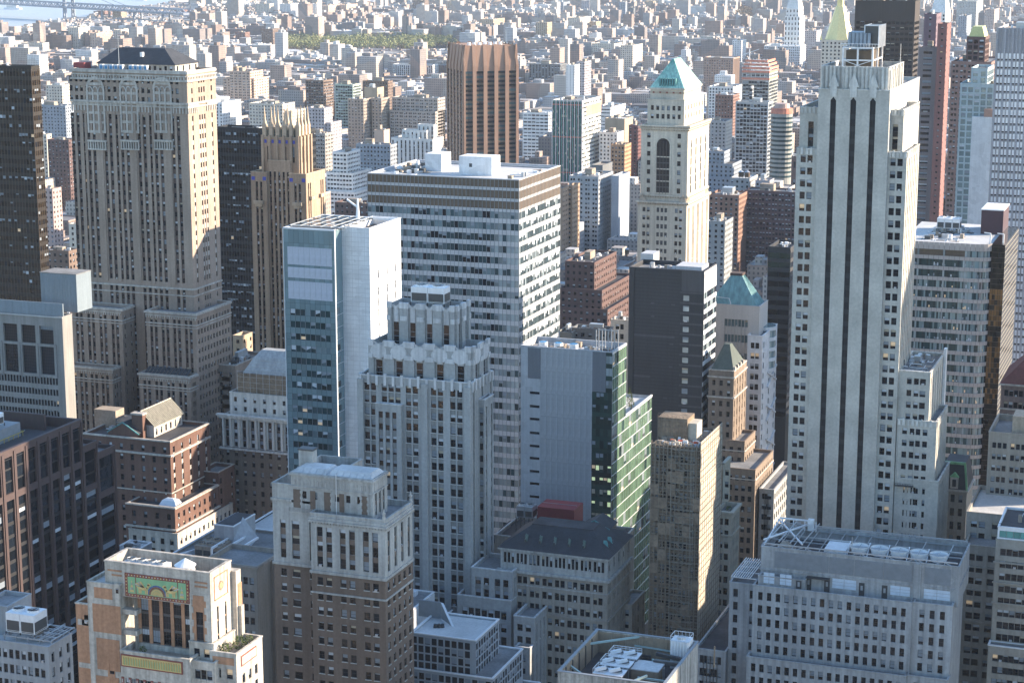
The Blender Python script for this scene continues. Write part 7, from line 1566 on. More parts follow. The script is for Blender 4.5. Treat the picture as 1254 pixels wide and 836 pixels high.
# ---- stone tower with copper pyramid top and diagonal bracing
def braced():
    Y = 745; c = 'lav_stone'; G[c] = wallmat(c, (.52, .485, .45), .7, .08, .1)
    z = gz(917, 415, Y); x0, x1 = gx(862, Y, z), gx(929, Y, z-3); B = thing('copper_cap_building', 'cream stone office block with a blue-green copper pyramid cap and white diagonal braces', 'building', (x0, Y, 0)); z = gz(929, 376, Y); y1 = gy(940.5, x1, z)
    shell(B, x0, x1, Y, y1, 0, z, c, 'roof_dark', 1.2, c, n=False)
    a, b = gx(887, Y, z-10), gx(920, Y, z-10)
    NF(B, x0, x1, Y, 0, z, [(a-x0+i*1.35, a-x0+i*1.35+1.2) for i in range(int((b-a)/1.35))], [(gz(900, v1, Y), gz(900, v0, Y)) for v0, v1 in ((429, 421+8+14), (429, 443),)][:0] or [(gz(900, q+7, Y), gz(900, q-2, Y)) for q in (478, 456, 434, 412, 393)[:5]][0:5], wall=c, wd=.9, sd=.3, sp=c, obj=True, win='pane:glass_teal')
    # front wing at lower left hidden; corner bays
    zf = gz(932, 412, Y-4); f0, f1 = gx(915.5, Y-4, zf), gx(934, Y-4, zf); fd = gy(952, f1, zf)
    tier(B, f0, f1, Y-4, fd, 0, zf, 'white_panel', N=ST(n=1, g=2, ww=1.5, gap=.3, end=1.6, fh=4.1, wh=2.3, top=2.6, obj=True, lit=.1, zmin=25), W=ST(n=3, ww=2.0, end=1.6, fh=4.1, wh=2.4, top=2.6, obj=True, lit=0, zmin=25), par=.8)
    Br = B.p('diagonal_brace', 'white_panel'); D_ = fd-Y+4; zz = zf-16
    for k in range(5):
        ya, yb = Y-4+D_*.35, Y-4+D_*.95; Br.bar((f1+.35, ya, zz), (f1+.35, yb, zz-6), .55); Br.bar((f1+.35, yb, zz), (f1+.35, ya, zz-6), .55); zz -= 13.5
    Br.bar((x0+1, Y-.6, gz(890, 470, Y)), (f0, Y-.6, gz(915, 490, Y)), .7); Br.bar((x0+1, Y-.6, gz(890, 478, Y)+0), (x0+6, Y-.6, gz(890, 500, Y)), .7)
    # curved balcony bay
    Cb = B.p('curved_bay', 'glass_teal'); zc = gz(936, 400, Y+8); Cb.cyl(x1-.5, Y+12, zc-18, zc, 4.4, 4.4, 20, 'glass_teal'); 
    for k in range(5): Cb.cyl(x1-.5, Y+12, zc-18+k*4.1, zc-18+k*4.1+1.3, 4.7, 4.7, 20, 'white_panel')
    e0, e1, g0, g1 = x0+1.2, x1-1.2, Y+1.4, y1-1; zp = gz(905, 336, Y+8); P = B.p('pyramid_roof', 'copper_dark'); m0, m1 = (e0+e1)/2-2.0, (e0+e1)/2+2.4; n0, n1 = (g0+g1)/2-2, (g0+g1)/2+2
    P.pyr(e0, e1, g0, g1, z-.3, zp, m0, m1, n0, n1, 'copper_blue'); B.p('cap_rim', 'sp_brown').box(m0-.3, m1+.3, n0-.3, n1+.3, zp, zp+.9); S_ = B.p('roof_seam', 'copper_blue', None, 'stuff')
    for k in range(1, 12): t = k/12; S_.bar((e0+(e1-e0)*t, g0-.03, z-.2), (m0+(m1-m0)*t, n0-.03, zp), .12); S_.bar((e1+.03, g0+(g1-g0)*t, z-.2), (m1+.03, n0+(n1-n0)*t, zp), .12)
    Dv = B.p('davit', 'metal_white'); Dv.bar((e0+3, g0-1.0, z+3), (e0+8.5, g0-1.0, z+2.6), .2); Dv.bar((e0+8.5, g0-1, z+2.6), (e0+9.3, g0-1, z+.5), .2); Dv.bar((e0+9, g0-1, z-.5), (e0+9, g0-1, z+.8), .2); B.done()
G['copper_blue'] = wallmat('copper_blue', (.20, .37, .38), .6, .15, .35, .12)
braced()
def hip_brown():
    Y = 700; c = 'brick_taupe'; G[c] = wallmat(c, (.21, .165, .13), var=.2)
    z = gz(898, 455, Y); x0, x1 = gx(868, Y, z), gx(899, Y, z); y1 = gy(914.5, x1, z); B = thing('brown_hip_tower', 'brown brick tower with steep dark pyramid roof, below the copper cap building', 'building', (x0, Y, 0))
    n_ = ST(n=3, ww=1.2, end=1.4, fh=3.9, wh=2.0, top=3.6, obj=True, zmin=25); w_ = ST(n=5, ww=1.1, end=1.2, fh=3.9, wh=2.2, top=3.6, obj=True, sd=.1, sp=c, zmin=25)
    tier(B, x0, x1, Y, y1, 0, z, c, N=n_, W=w_, par=.2, cop='terra'); band(B, x0, x1, Y, y1, z-2.6, .5, .4, 'terra'); band(B, x0, x1, Y, y1, gz(898, 488, Y), .5, .5, 'terra')
    zp = gz(886, 421, Y+6); m = (x0+x1)/2+.5; P = B.p('pyramid_roof', 'slate_green'); G['slate_green'] = wallmat('slate_green', (.075, .095, .085), .7, .1, .2); P.pyr(x0+.6, x1-.3, Y+.6, y1-1.5, z-.1, zp, m-1.2, m+1.0, Y+6, Y+9, 'slate_green')
    Dr = B.p('dormer', 'copper_dark')
    for k in range(4): Dr.box(x1-.9, x1+.1, Y+1.5+k*(y1-Y-3)/4, Y+2.7+k*(y1-Y-3)/4, z-.3, z+1.5, 'terra')
    def low(v, uL, uC, uR, yy, nn, wn):
        z_ = gz(uC, v, yy); a, b = gx(uL, yy, z_), gx(uC, yy, z_); d = gy(uR, b, z_); tier(B, a, b, yy, d, 0, z_, c, N=ST(n=nn, ww=1.4, end=1.3, fh=3.9, wh=2.1, top=2.2, obj=True, zmin=15), W=ST(n=wn, ww=1.3, end=1.3, fh=3.9, wh=2.2, top=2.2, obj=True, zmin=15), par=.8, cop=c, roof='roof_grey')
        band(B, a, b, yy, d, z_-3.8, .4, .3, 'terra')
    low(541, 870, 912, 925, Y-1, 4, 5); low(576, 880, 925, 947, Y-14, 5, 9); B.done()
    Y2 = 690; z_ = gz(945, 600, Y2); B = thing('grey_low_wing', 'low grey office wing squeezed between brown tower and three-striped tower', 'building', (gx(935, Y2, z_), Y2, 0)); tier(B, gx(930, Y2, z_), gx(948, Y2, z_), Y2, Y2+40, 0, z_, 'lime_blue', N=ST(n=3, ww=1.5, end=1, fh=3.9, wh=2.1, top=1.5, zmin=10), W=ST(n=12, ww=1.6, end=1, fh=3.9, wh=2.3, top=1.5, zmin=10), par=.7); B.done()
hip_brown()
# ---- stone office blocks at the lower right
def right_blocks():
    c = 'buff_brick'; G[c] = wallmat(c, (.31, .285, .245), var=.15)
    sp_ = dict(fh=3.55, wh=2.0, top=2.4, obj=True, wd=.4, lit=.03)
    Y = 600; z = gz(1211, 529, Y); x0, x1 = gx(1211, Y, z), gx(1330, Y, z); B = thing('buff_office_tower', 'buff brick office tower with a light patch of sun, cut by the right edge', 'building', (x0, Y, 0))
    shell(B, x0, x1, Y, Y+24, 0, z, c, 'roof_grey', 1.6, c, n=False)
    NF(B, x0, x1, Y, 0, z, cols(x1-x0, int((x1-x0)/5.6), 3, 1.15, .4, 1.2), rows(0, z, 3.55, 1.75, 3.0, 30), wall=c, obj=True, wd=.35, lit=.02); band(B, x0, x1, Y, Y+24, gz(1211, 620, Y), .5, .4, c)
    B.p('bulkhead', 'brick_tan').box(gx(1240, Y+5, z+3), x1, Y+5, Y+14, z-1.6, z+4.4); B.done()
    Y = 575; z = gz(1181, 615, Y+10); 
    B = thing('stepped_grey_block', 'grey-buff stepped office block between the fan-roofed block and right edge', 'building', (gx(1180, Y, z), Y, 0)); a, b = gx(1184, Y, z), gx(1213, Y, z)
    tier(B, a, b+12, Y, Y+30, 0, z, c, N=ST(cs=lambda W: [(1.3+i*6.1+k*2.3, 3.1+i*6.1+k*2.3) for i in range(3) for k in range(2)], zmin=20, **sp_), par=1, roof='roof_pale')
    Y2 = Y-10; z2 = gz(1190, 668, Y2); a2 = gx(1181, Y2, z2); tier(B, a2, b+10, Y2, Y+1, 0, z2, c, N=ST(cs=lambda W: [(1.2+i*5.6+k*2.3, 3.1+i*5.6+k*2.3) for i in range(4) for k in range(2) if 1.2+i*5.6+k*2.3+2.2 < W], zmin=10, **sp_), par=.6); 
    for v in (694, 722, 761): band(B, a2, b+10, Y2, Y+1, gz(1190, v, Y2), .35, .3, c)
    B.done()
    Y = 545; z = gz(1222, 645, Y); x0, x1 = gx(1222, Y, z), gx(1330, Y, z); B = thing('green_penthouse_block', 'buff stone block with turquoise-glazed penthouse and roof deck, bottom right corner', 'building', (x0, Y, 0))
    g3 = lambda W: cols(W, 5, 2, 1.5, .7, 1.4)
    tier(B, x0, x1, Y, Y+20, z-3.6, z, 'metal_white', N=ST(n=12, ww=1.9, end=.5, fh=3.6, wh=2.0, top=.9, obj=True, win='pane:glass_turq', lit=0), par=.3, roof='roof_dark')
    g = cols(x1-x0, 13, 1, 1.55, .5, 1.2)
    tier(B, x0-.3, x1, Y-.3, Y+20, 0, z-3.6, c, N=ST(n=13, ww=1.55, end=1.3, zmin=10, **sp_), par=.1)
    for v in (688, 713, 738): band(B, x0-.3, x1, Y-.3, Y+20, gz(1222, v, Y), .4, .45, c)
    Y3 = Y-4; z3 = gz(1212, 790, Y3); tier(B, gx(1210, Y3, z3), x1, Y3, Y, 0, z3, c, N=ST(n=15, ww=1.55, end=1.3, zmin=10, **sp_), par=.3, cop='metal_white')
    Rl = B.p('deck_rail', 'metal_dark', None, 'stuff'); s_ = x0
    while s_ < x1: Rl.bar((s_, Y+.3, z), (s_, Y+.3, z+1.1), .08); s_ += .8
    Rl.bar((x0, Y+.3, z+1.1), (x1, Y+.3, z+1.1), .1); clutter(B, x0+4, x1-2, Y+5, Y+18, z-.3, 10, 95, True); B.done()
    # ornate little mansard between
    Y = 640; z = gz(1170, 600, Y); B = thing('ornate_mansard_house', 'ornate stone building with green copper mansard and dormer, right of the pale tower', 'building', (gx(1160, Y, z), Y, 0)); a, b = gx(1150, Y, z), gx(1184, Y, z)
    tier(B, a, b, Y, Y+16, 0, z, 'stone_buff', N=ST(n=3, ww=1.3, end=1.3, fh=4.6, wh=2.6, top=1.5, obj=True, zmin=10), par=.1); band(B, a, b, Y, Y+16, z-.3, .5, .6, 'terra'); R_ = B.p('mansard_roof', 'stone_buff'); R_.pyr(a, b, Y, Y+16, z+.2, z+8.5, a+1.2, b-1.2, Y+2, Y+14, 'slate'); Tm = B.p('roof_trim', 'copper_green')
    G['copper_green'] = wallmat('copper_green', (.18, .38, .20), .6, .2, .3); Tm.box(a+1, b-1, Y+1.6, Y+2.2, z+8.3, z+9.1); Tm.bar((b, Y-.1, z+.3), (b-1.2, Y+2, z+8.8), .6); D_ = B.p('dormer', 'stone_buff'); m = b-4.2; D_.box(m-1.3, m+1.3, Y-.1, Y+2, z+.6, z+4.4, 'terra'); D_.box(m-.6, m+.6, Y-.16, Y-.1, z+1.2, z+3.6, 'glass'); D_.pyr(m-1.5, m+1.5, Y-.3, Y+2, z+4.4, z+5.8, m-.2, m+.2, Y, Y+2, 'copper_green')
    B.done()
    # seam-metal low roof
    Y = 600; z = gz(1175, 665, Y+20); a, b = gx(1163, Y, z), gx(1187, Y, z); B = thing('ribbed_roof_shed', 'low ribbed brown roof between the striped tower wing and the grey stepped block', 'building', (a, Y, 0)); shell(B, a, b, Y, Y+34, 0, z-3, 'brick_taupe', 'roof_tan', .2); P = B.p('roof_rib', 'bronze', None, 'stuff')
    k = a+.3
    while k < b: P.bar((k, Y, z-3), (k, Y+34, z-2.6), .35); k += .9
    B.done()
    # brown block with red hip roof
    Y = 690; z = gz(1230, 470, Y); x0, x1 = gx(1226, Y, z), gx(1330, Y, z); B = thing('red_hip_building', 'brown brick block with a dark red tiled hip roof at the right edge', 'building', (x0, Y, 0)); c2 = 'brick_mauve'; G[c2] = wallmat(c2, (.22, .165, .15)); G['red_tile'] = wallmat('red_tile', (.15, .055, .045), .8, .2, .1, .3)
    tier(B, x0, x1, Y, Y+30, 0, z, c2, N=ST(n=16, ww=1.4, end=1.2, fh=4.2, wh=2.2, top=2.0, obj=True, zmin=30), par=.2, cop='terra'); band(B, x0, x1, Y, Y+30, z-.4, .6, .7, 'terra'); band(B, x0, x1, Y, Y+30, z-9, .5, .4, 'terra')
    R_ = B.p('hip_roof', 'red_tile'); R_.pyr(x0-.5, x1, Y-.5, Y+30, z+.1, z+13, x0+12, x1-8, Y+12, Y+18); B.done()
    # left lower corner grey-white block with cooling tower
    Y = 372; c = 'pale_blue_conc'; G[c] = wallmat(c, (.31, .32, .33), .8, .1, .15)
    z = gz(59, 793, Y); x1 = gx(59, Y, z); x0 = gx(-40, Y, z); d = gy(88, x1, z); B = thing('pale_corner_block', 'pale grey-blue block with punched windows, bottom left corner', 'building', (x0, Y, 0)); tier(B, x0, x1, Y, d, 0, z, c, N=ST(n=12, ww=1.15, end=1.1, fh=3.7, wh=2.2, top=1.6, obj=True, zmin=20), W=ST(n=3, ww=1.2, end=1.2, fh=3.7, wh=2.4, top=1.6, obj=True, zmin=20), par=1, roof='roof_pale')
    z2 = gz(-5, 742, Y+8); shell(B, x0, gx(9, Y+6, z2), Y+6, Y+16, z-1, z-1+7, c, 'roof_grey', .6); Tr = B.p('steel_dunnage', 'metal')
    a0 = gx(8, Y+3, z+2)
    for k in range(5): Tr.bar((a0, Y+2+k*2.4, z+.8), (a0+13, Y+2+k*2.4, z+.8), .3); Tr.bar((a0+k*3.2, Y+2, z+1.0), (a0+k*3.2, Y+11.6, z+1.0), .25); Tr.bar((a0+k*3.2, Y+2, z-1), (a0+k*3.2, Y+2, z+1), .25)
    for k in range(4): Tr.bar((a0+8+k, Y+2, z+1.0), (a0+9+k, Y+11, z+1.0), .15)
    clutter(B, gx(50, Y+8, z), x1-1, Y+5, d-1, z-1, 8, 97, False); B.done()
    ctower(gx(11, Y+4, z+4), Y+2.6, z+1.1, gx(46, Y+4, z+4)-gx(11, Y+4, z+4), 5.6, 4.6, 2, 1, 'large grey cooling tower on steel beams at the bottom left corner', 'metal_white', .5)
G['glass_turq'] = glassmat('glass_turq', (.12, .36, .34), .08, .2)
right_blocks()
# ---- roofs between mosaic tower, brown tower and the red brick club
def mid_left():
    Y = 450; z = gz(303, 640, Y+20); c = 'taupe_stone'; G[c] = wallmat(c, (.27, .245, .215), var=.12)
    zz = gz(304, 700, Y); B = thing('taupe_office_block', 'taupe office block with paired windows right behind the mosaic tower', 'building', (gx(283, Y, zz), Y, 0)); 
    x0, x1 = gx(240, Y, zz), gx(306, Y, zz); tier(B, x0, x1, Y+4, Y+20, 0, zz, c, W=None, N=ST(n=8, g=1, ww=1.3, end=1, fh=3.75, wh=2.0, top=3.0, obj=True, zmin=12), par=1)
    x2 = gx(338, Y+4, zz); tier(B, x1, x2, Y+12, Y+30, 0, zz-.5, c, N=ST(n=5, ww=1.3, end=1.0, fh=3.75, wh=2.0, top=3.0, obj=True, zmin=12), par=1)
    band(B, x0, x1, Y+4, Y+20, zz-.4, .5, .4, c); clutter(B, x1, x2-1, Y+13, Y+29, zz-1.5, 16, 99, False); B.done()
    Y = 492; zr = gz(255, 690, Y); B = thing('flat_roof_plant_building', 'flat dark roof carrying a grey stair tower and long ribbed chiller, behind the mosaic tower', 'building', (gx(196, Y, zr), Y, 0)); zr = gz(225, 690, Y)
    a, b = gx(196, Y, zr), gx(300, Y, zr); shell(B, a, b, Y, Y+38, 0, zr, c, 'roof_grey', .8, 'metal_white')
    S_ = B.p('stair_tower', 'steel_pale2'); G['steel_pale2'] = wallmat('steel_pale2', (.33, .345, .36), .6, .1); zt = gz(285, 645, Y+16); s0, s1 = gx(262, Y+16, zt), gx(286, Y+16, zt); S_.box(s0, s1, Y+16, Y+30, zr-.8, zt, 'steel_pale2'); B.p('stair_tower_roof', 'roof_dark').box(s0+.4, s1-.4, Y+16.4, Y+29.6, zt, zt+.12); Cp = B.p('coping', 'metal_white'); Cp.box(s0-.1, s1+.1, Y+15.9, Y+16.3, zt, zt+.3, 'metal_white'); Cp.box(s1-.3, s1+.1, Y+16.3, Y+30, zt, zt+.3, 'metal_white')
    S_.q([(s1, Y+12, zr), (s1+5, Y+12, zr), (s1+5, Y+22, zr+3), (s1, Y+22, zr+9)], 'steel_pale2')
    Pp = B.p('roof_pipe', 'metal_white'); Pp.bar((a+2, Y+2, zr+.8), (a+14, Y+30, zr+.8), .5)
    for k in range(3): Pp.bar((a+14+k*4, Y+6, zr+3.6), (a+14+k*4, Y+20, zr+3.6), .6); Pp.bar((a+14+k*4, Y+6, zr), (a+14+k*4, Y+6, zr+3.6), .5)
    clutter(B, a+1, b-1, Y+1, Y+12, zr-.8, 16, 101, False); B.done()
    ctower(gx(238, Y+8, zr+2), Y+8, zr-.8, gx(268, Y+8, zr+2)-gx(238, Y+8, zr+2), 9, 3.2, 3, 2, 'long ribbed chiller bank next to the grey stair tower', 'roof_tan', .8)
    Y = 540; zr = gz(318, 655, Y); B = thing('pale_roof_building', 'low building with bright pale roof between the colonnade tower and brown brick tower', 'building', (gx(303, Y, zr), Y, 0)); a, b = gx(290, Y, zr), gx(345, Y, zr); tier(B, a, b, Y, Y+34, 0, zr, 'glass_teal_dark', par=.4, roof='roof_pale', cop='metal_white', N=None); M_ = B.p('mullion', 'frame_grey', None, 'stuff'); k = a
    while k < b: M_.box(k, k+.12, Y-.1, Y, zr-20, zr); k += 1.4
    for q in range(5): M_.box(a, b, Y-.12, Y, zr-q*4-.4, zr-q*4)
    B.done()
    Y = 545; zr = gz(170, 700, Y-20); B = thing('white_roof_cluster', 'small white roofed plant building in front of the red brick club', 'building', (gx(135, Y-25, zr), Y-25, 0)); zr = gz(160, 672, Y-20); a, b = gx(133, Y-25, zr), gx(160, Y-25, zr); shell(B, a, b, Y-25, Y-12, 0, zr, 'metal', 'roof_pale', .4, 'metal_white'); clutter(B, a+.5, b-.5, Y-24, Y-13, zr-.4, 9, 103, False); NF(B, a, b, Y-25.1, zr-5, zr-.2, cols(b-a, 5, 1, .7, .3, .6), [(zr-2.6, zr-.9)], wall='metal_white', wd=.08); B.done()
    # low court buildings around the slate roof
    Y = 548; zr = gz(780, 742, Y); B = thing('low_stone_annex', 'low stone annex wedged between slate-roofed block and the netted tower', 'building', (gx(765, Y, zr), Y, 0)); a, b = gx(757, Y, zr), gx(774, Y, zr); tier(B, a, b, Y, Y+14, 0, zr, 'stone_buff', N=ST(n=2, ww=1.2, end=1, fh=3.8, wh=2.1, top=1.4, zmin=5), W=ST(n=3, ww=1.4, end=1, fh=3.8, wh=2.4, top=1.4, obj=True, zmin=5), par=.6); B.done()
mid_left()
# ================================================================== middle distance: one thing per building
import colorsys
def wm(col):
    k = 'w_%02x%02x%02x' % tuple(int(q*255) for q in col)
    if k not in G: G[k] = wallmat(k, col, var=.12, streak=.12, scale=.06)
    return k
def gnd(u, v):
    a = (u-CX)/FPX; b = -(v-CY)/FPX; d = [_f[i]+a*_r[i]+b*_u[i] for i in range(3)]; t = -CAM_H/d[2]; return d[0]*t, d[1]*t
TONE = {'cream': (.56, .50, .42), 'white': (.68, .67, .65), 'tan': (.40, .31, .22), 'brick': (.22, .13, .105), 'brown': (.17, .12, .095), 'maroon': (.15, .07, .065), 'grey': (.34, .34, .34), 'dgrey': (.15, .155, .16), 'pink': (.40, .30, .27), 'blue': (.26, .29, .33), 'lav': (.40, .37, .38), 'peach': (.50, .37, .29), 'black': (.03, .03, .035), 'redbrown': (.12, .075, .068)}
def mid(label, c, L, R, Y, tone, fh=3.4, wh=1.7, g=1, ww=1.5, step=None, top=1.6, win='pane', z0=0, sd=0, sp=None, group=None, name='building', cl=True, bw=3.4, drop=110, steps=(), roof=None, pv=VARS, cap=82):
    if isinstance(Y, str): Y = gnd(c[0], c[1]+int(Y))[1]
    z_ = at(c[0], c[1], Y)[2]
    if z_ > cap and Y > 850: q_ = (CAM_H-cap)/(CAM_H-z_); Y *= q_; steps = [[a*q_ for a in s_] for s_ in steps]
    x0, x1, y0, y1, z = block(c, L, R, Y); y1 = max(y1, y0+6)
    k = wm(TONE[tone]) if isinstance(tone, str) else wm(tone)
    B = thing(name, label, 'building', (x0, Y, 0), group)
    lo = z-drop
    def T(x0, x1, y0, y1, z0, z):
        nn = max(1, round((x1-x0-1.5)/(bw*(g if g > 1 else 1)*(.75 if g > 1 else 1)))); nw = max(1, round((y1-y0-1.5)/(bw*(g if g > 1 else 1)*(.75 if g > 1 else 1))))
        sN = ST(n=nn, g=g, ww=ww, gap=.5, end=1.0, fh=fh, wh=wh, top=top, wd=.3, win=win, sd=sd, sp=sp, zmin=lo, pv=pv); sW = dict(sN); sW['n'] = nw
        if ww*nn*g+.5*(g-1)*nn > (x1-x0-2): sN['n'] = max(1, int((x1-x0-2)/(ww*g+.5*g)))
        if ww*nw*g+.5*(g-1)*nw > (y1-y0-2): sW['n'] = max(1, int((y1-y0-2)/(ww*g+.5*g)))
        tier(B, x0, x1, y0, y1, z0, z, k, N=sN if ww else None, W=sW if ww else None, roof=roof or B.rnd.choice(['roof_grey', 'roof_pale', 'roof_dark', 'roof_tan']), par=.9)
    T(x0, x1, y0, y1, z0, z)
    for (dl, dr, df, db, dz) in steps: T(x0-dl, x1+dr, y0-df, y1+db, 0, z-dz)
    if cl: clutter(B, x0+1, x1-1, y0+1, y1-1, z-.9, 7, int(c[0]*3+c[1]), True)
    return B, (x0, x1, y0, y1, z)
def M_(*a, **k):
    B, r = mid(*a, **k); B.done(); return r
r = M_('bright white stepped building with rooftop drum, right of the arcaded tower', (272, 126), 255, 295, 1150, 'white', wh=2.2)
wtank(r[0]+5, r[2]+8, r[4]-.9, 3.2, 6, .5, 'white round rooftop drum on the bright white stepped building', 'metal_white', 'metal_white')
M_('peach brick apartment block with light stripes, above the black glass block', (306, 88), 281, 322, 1500, 'peach', g=2, bw=4, steps=((8, 2, -3, 6, 6),))
M_('broad cream apartment block behind the crown of stone spires', (346, 128), 305, 361, 1330, 'cream', steps=((2, 6, -4, 8, 5),))
M_('brown apartment tower with balconies, above the spires', (396, 99), 374, 408, 1720, 'brown', wh=1.9, ww=2.4, bw=3.2)
M_('pale green glass apartment block right of the balconied brown tower', (432, 104), 410, 442, 1620, (.36, .42, .36), ww=2.6, bw=3.2, wh=2.3)
M_('pale apartment block with set-back top, right of the spires', (397, 133), 374, 407, 1260, 'lav', steps=((2, 4, -2, 6, 10),))
M_('taller of two grey-brown twin apartment towers', (445, 122), 426, 455, 1300, (.30, .25, .21), bw=3)
M_('second grey-brown twin apartment tower, right of the taller one', (467, 121), 455, 477, 1310, (.36, .29, .23), bw=3)
M_('cream bulkhead tower rising behind the twin apartment towers', (462, 108), 446, 470, 1400, 'tan', ww=0)
M_('grey-buff apartment tower with green roof edge, right of the spired tower', (398, 164), 380, 408, 1050, (.33, .30, .27), g=2, bw=3)
M_('white zigzag stepped office building with ribbon windows', (425, 187), 407, 441, 980, 'white', ww=2.2, bw=2.9, wh=1.6, steps=((3, 4, 2, 6, 11), (4, 6, 4, 9, 21), (4.5, 9, 6, 12, 31)))
M_('blue-grey apartment block between the white zigzag building and the banded slab', (478, 178), 436, 486, 1060, 'blue', bw=3)
M_('white art deco building with vertical ribs, behind the banded slab', (530, 171), 479, 543, 1000, 'white', ww=1.3, wh=3.0, fh=3.6, bw=3.6, sd=.3, sp='blue_steel', steps=((-4, -6, -6, -4, -4), (-12, -3, -9, -3, -7)))
M_('small cream tower left of the white art deco building', (470, 160), 458, 477, 1210, 'peach', ww=0)
M_('dark two-part apartment slab below the green park', (462, 67), 436, 470, '33', 'dgrey', bw=3.6)
M_('hospital-like block with white ribbed facade and dark top band', (530, 80), 481, 537, '28', 'white', ww=2.0, wh=3.0, bw=3.6)
M_('row of linked buff apartment blocks left of the pointed-top brown tower', (536, 121), 480, 545, 1750, (.37, .32, .28), bw=3.4, g=2, steps=((0, 0, 6, 0, 12),))
M_('brown office block behind the twin apartment towers', (475, 100), 444, 481, 1750, 'brown')
M_('dark grey tower with wide vertical stripes, right of the pointed-top brown tower', (686, 79), 648, 694, '42', 'dgrey', ww=2.2, wh=3.0, fh=3.4, bw=5)
M_('slim white slab of a pair, right of the dark striped tower', (704, 80), 693, 710, 1500, 'white', ww=.9)
M_('slim dark-topped slab of a pair with balconies', (716, 76), 706, 724, 1490, 'lav', ww=2.0, bw=2.9)
M_('white horizontal-striped low block left of the green construction tower', (672, 139), 640, 684, 1420, 'white', ww=3.6, bw=3.8, wh=1.4)
M_('stepped white office building right of the green construction tower', (748, 132), 728, 766, 1350, 'white', ww=3, bw=3.3, wh=1.0, steps=((3, 4, 3, 5, 8), (5, 8, 6, 9, 16)))
M_('beige windowless block beside the stepped white office building', (765, 146), 741, 775, 1290, 'tan', ww=0)
M_('white low block above the ornate grey building', (756, 163), 734, 764, 1200, 'white', bw=3)
M_('ornate grey office building with lit right side, between the slab and the copper pyramid tower', (733, 217), 697, 751, 1000, (.36, .37, .38), g=2, bw=3.4, roof='roof_grey')
M_('dark rooftop box on the ornate grey office building', (738, 203), 724, 750, 1030, 'dgrey', ww=0, cl=False, drop=10)
M_('plain blue-grey blank wall tower left of the copper pyramid tower', (758, 216), 749, 771, 980, (.33, .36, .40), ww=0)
M_('tan brick shaft, nearer of two at the right edge of the banded slab', (689, 231), 679, 697, 900, (.34, .24, .17), bw=3)
M_('tan brick shaft, farther of two at the right edge of the banded slab', (701, 228), 694, 710, 940, (.36, .25, .17), bw=3)
M_('tan block with orange sunlit brick above the maroon tower', (765, 178), 748, 773, 1050, (.40, .25, .15), bw=3)
M_('narrow maroon tower hugging the left side of the copper pyramid tower', (780, 154), 770, 786, 1000, 'maroon', bw=3)
M_('red brick block in the gap between banded slab and charcoal slab', (728, 322), 692, 755, 860, 'redbrown', bw=3.2, fh=3.6, steps=((1, 5, 4, 9, 12), (2, 9, 8, 12, 20)), roof='roof_dark')
M_('cream block with rows of windows left of the charcoal slab', (770, 393), 748, 776, 790, 'cream', g=2, fh=4.2, wh=2.3)
M_('dark low block in the gap above the green glass building', (745, 405), 700, 752, 770, 'dgrey', bw=3.2)
M_('small grey-green roofed block at the foot of the banded slab', (700, 408), 682, 712, 765, (.2, .2, .18), ww=0)
# hotel and others right of the copper pyramid tower
M_('brown and tan hotel block far behind the copper pyramid tower', (898, 73), 862, 906, 1600, (.30, .21, .17), steps=((0, 0, -1, 0, -1),))
M_('white gridded block right of the copper pyramid', (898, 107), 868, 910, 1350, 'white', wh=2.0, ww=2.0, bw=3.2)
M_('brick block with corner tower right of the copper pyramid', (898, 117), 876, 906, 1220, 'brick', bw=3)
M_('grey classical block right of the pyramid tower shaft', (889, 149), 866, 897, 1150, 'grey', bw=3.2)
M_('small dark and white rooftops right of the pyramid tower shaft', (887, 186), 862, 894, 1050, 'blue', steps=((0, 6, 5, 3, 6), (0, 10, 8, 5, 13)))
M_('grey glass apartment tower with pale piers, below the orange construction tower', (941, 126), 901, 947, 1050, (.40, .41, .41), ww=2.6, bw=3.1, wh=2.5, fh=3.3, steps=((-7, -10, -3, -4, -8),), cap=112)
M_('reddish brick office block below the twin water tanks', (905, 240), 868, 915, 940, (.27, .16, .12), bw=3.2, wh=1.9)
M_('grey ornate block right of the pyramid tower base', (888, 272), 866, 898, 880, (.29, .30, .30), bw=3)
M_('very broad dark brick block with lit windows, left of the three-striped tower', (978, 236), 912, 985, 900, (.13, .09, .09), g=2, bw=3.1, wh=1.9, steps=((1.5, 1, 3, 4, 13),), pv=[3, 5, 7, 0, 3, 1, 9])
r = M_('dark brick tower top with a crown of small finials, left of the three-striped tower', (976, 192), 943, 985, 925, (.14, .10, .095), ww=1.6, wh=5, fh=14, top=4)
B = thing('stone_finials', 'row of small stone finials along the dark brick crown', 'finials', (r[0], r[2], r[4])); P = B.p('finial', 'stone_trim')
for k in range(9): s_ = r[0]+.5+k*(r[1]-r[0]-1)/8; P.pyr(s_-.6, s_+.6, r[2]-.2, r[2]+1, r[4], r[4]+3.4, s_-.1, s_+.1, r[2]+.3, r[2]+.5)
B.done()
r = M_('low grey roofs under the twin water tanks', (918, 219), 894, 928, 975, 'grey', drop=40, cl=False)
for k in range(2): wtank(gx(907.5+k*7.5, r[2]+5, r[4]), r[2]+5, r[4]-.9, 2.0, 3.4, 1.6, ('left' if k == 0 else 'right')+' one of two wooden water tanks below the grey glass apartment tower')
M_('small low roofs left of the dark brick crown', (942, 222), 925, 948, 965, 'lav', drop=40)
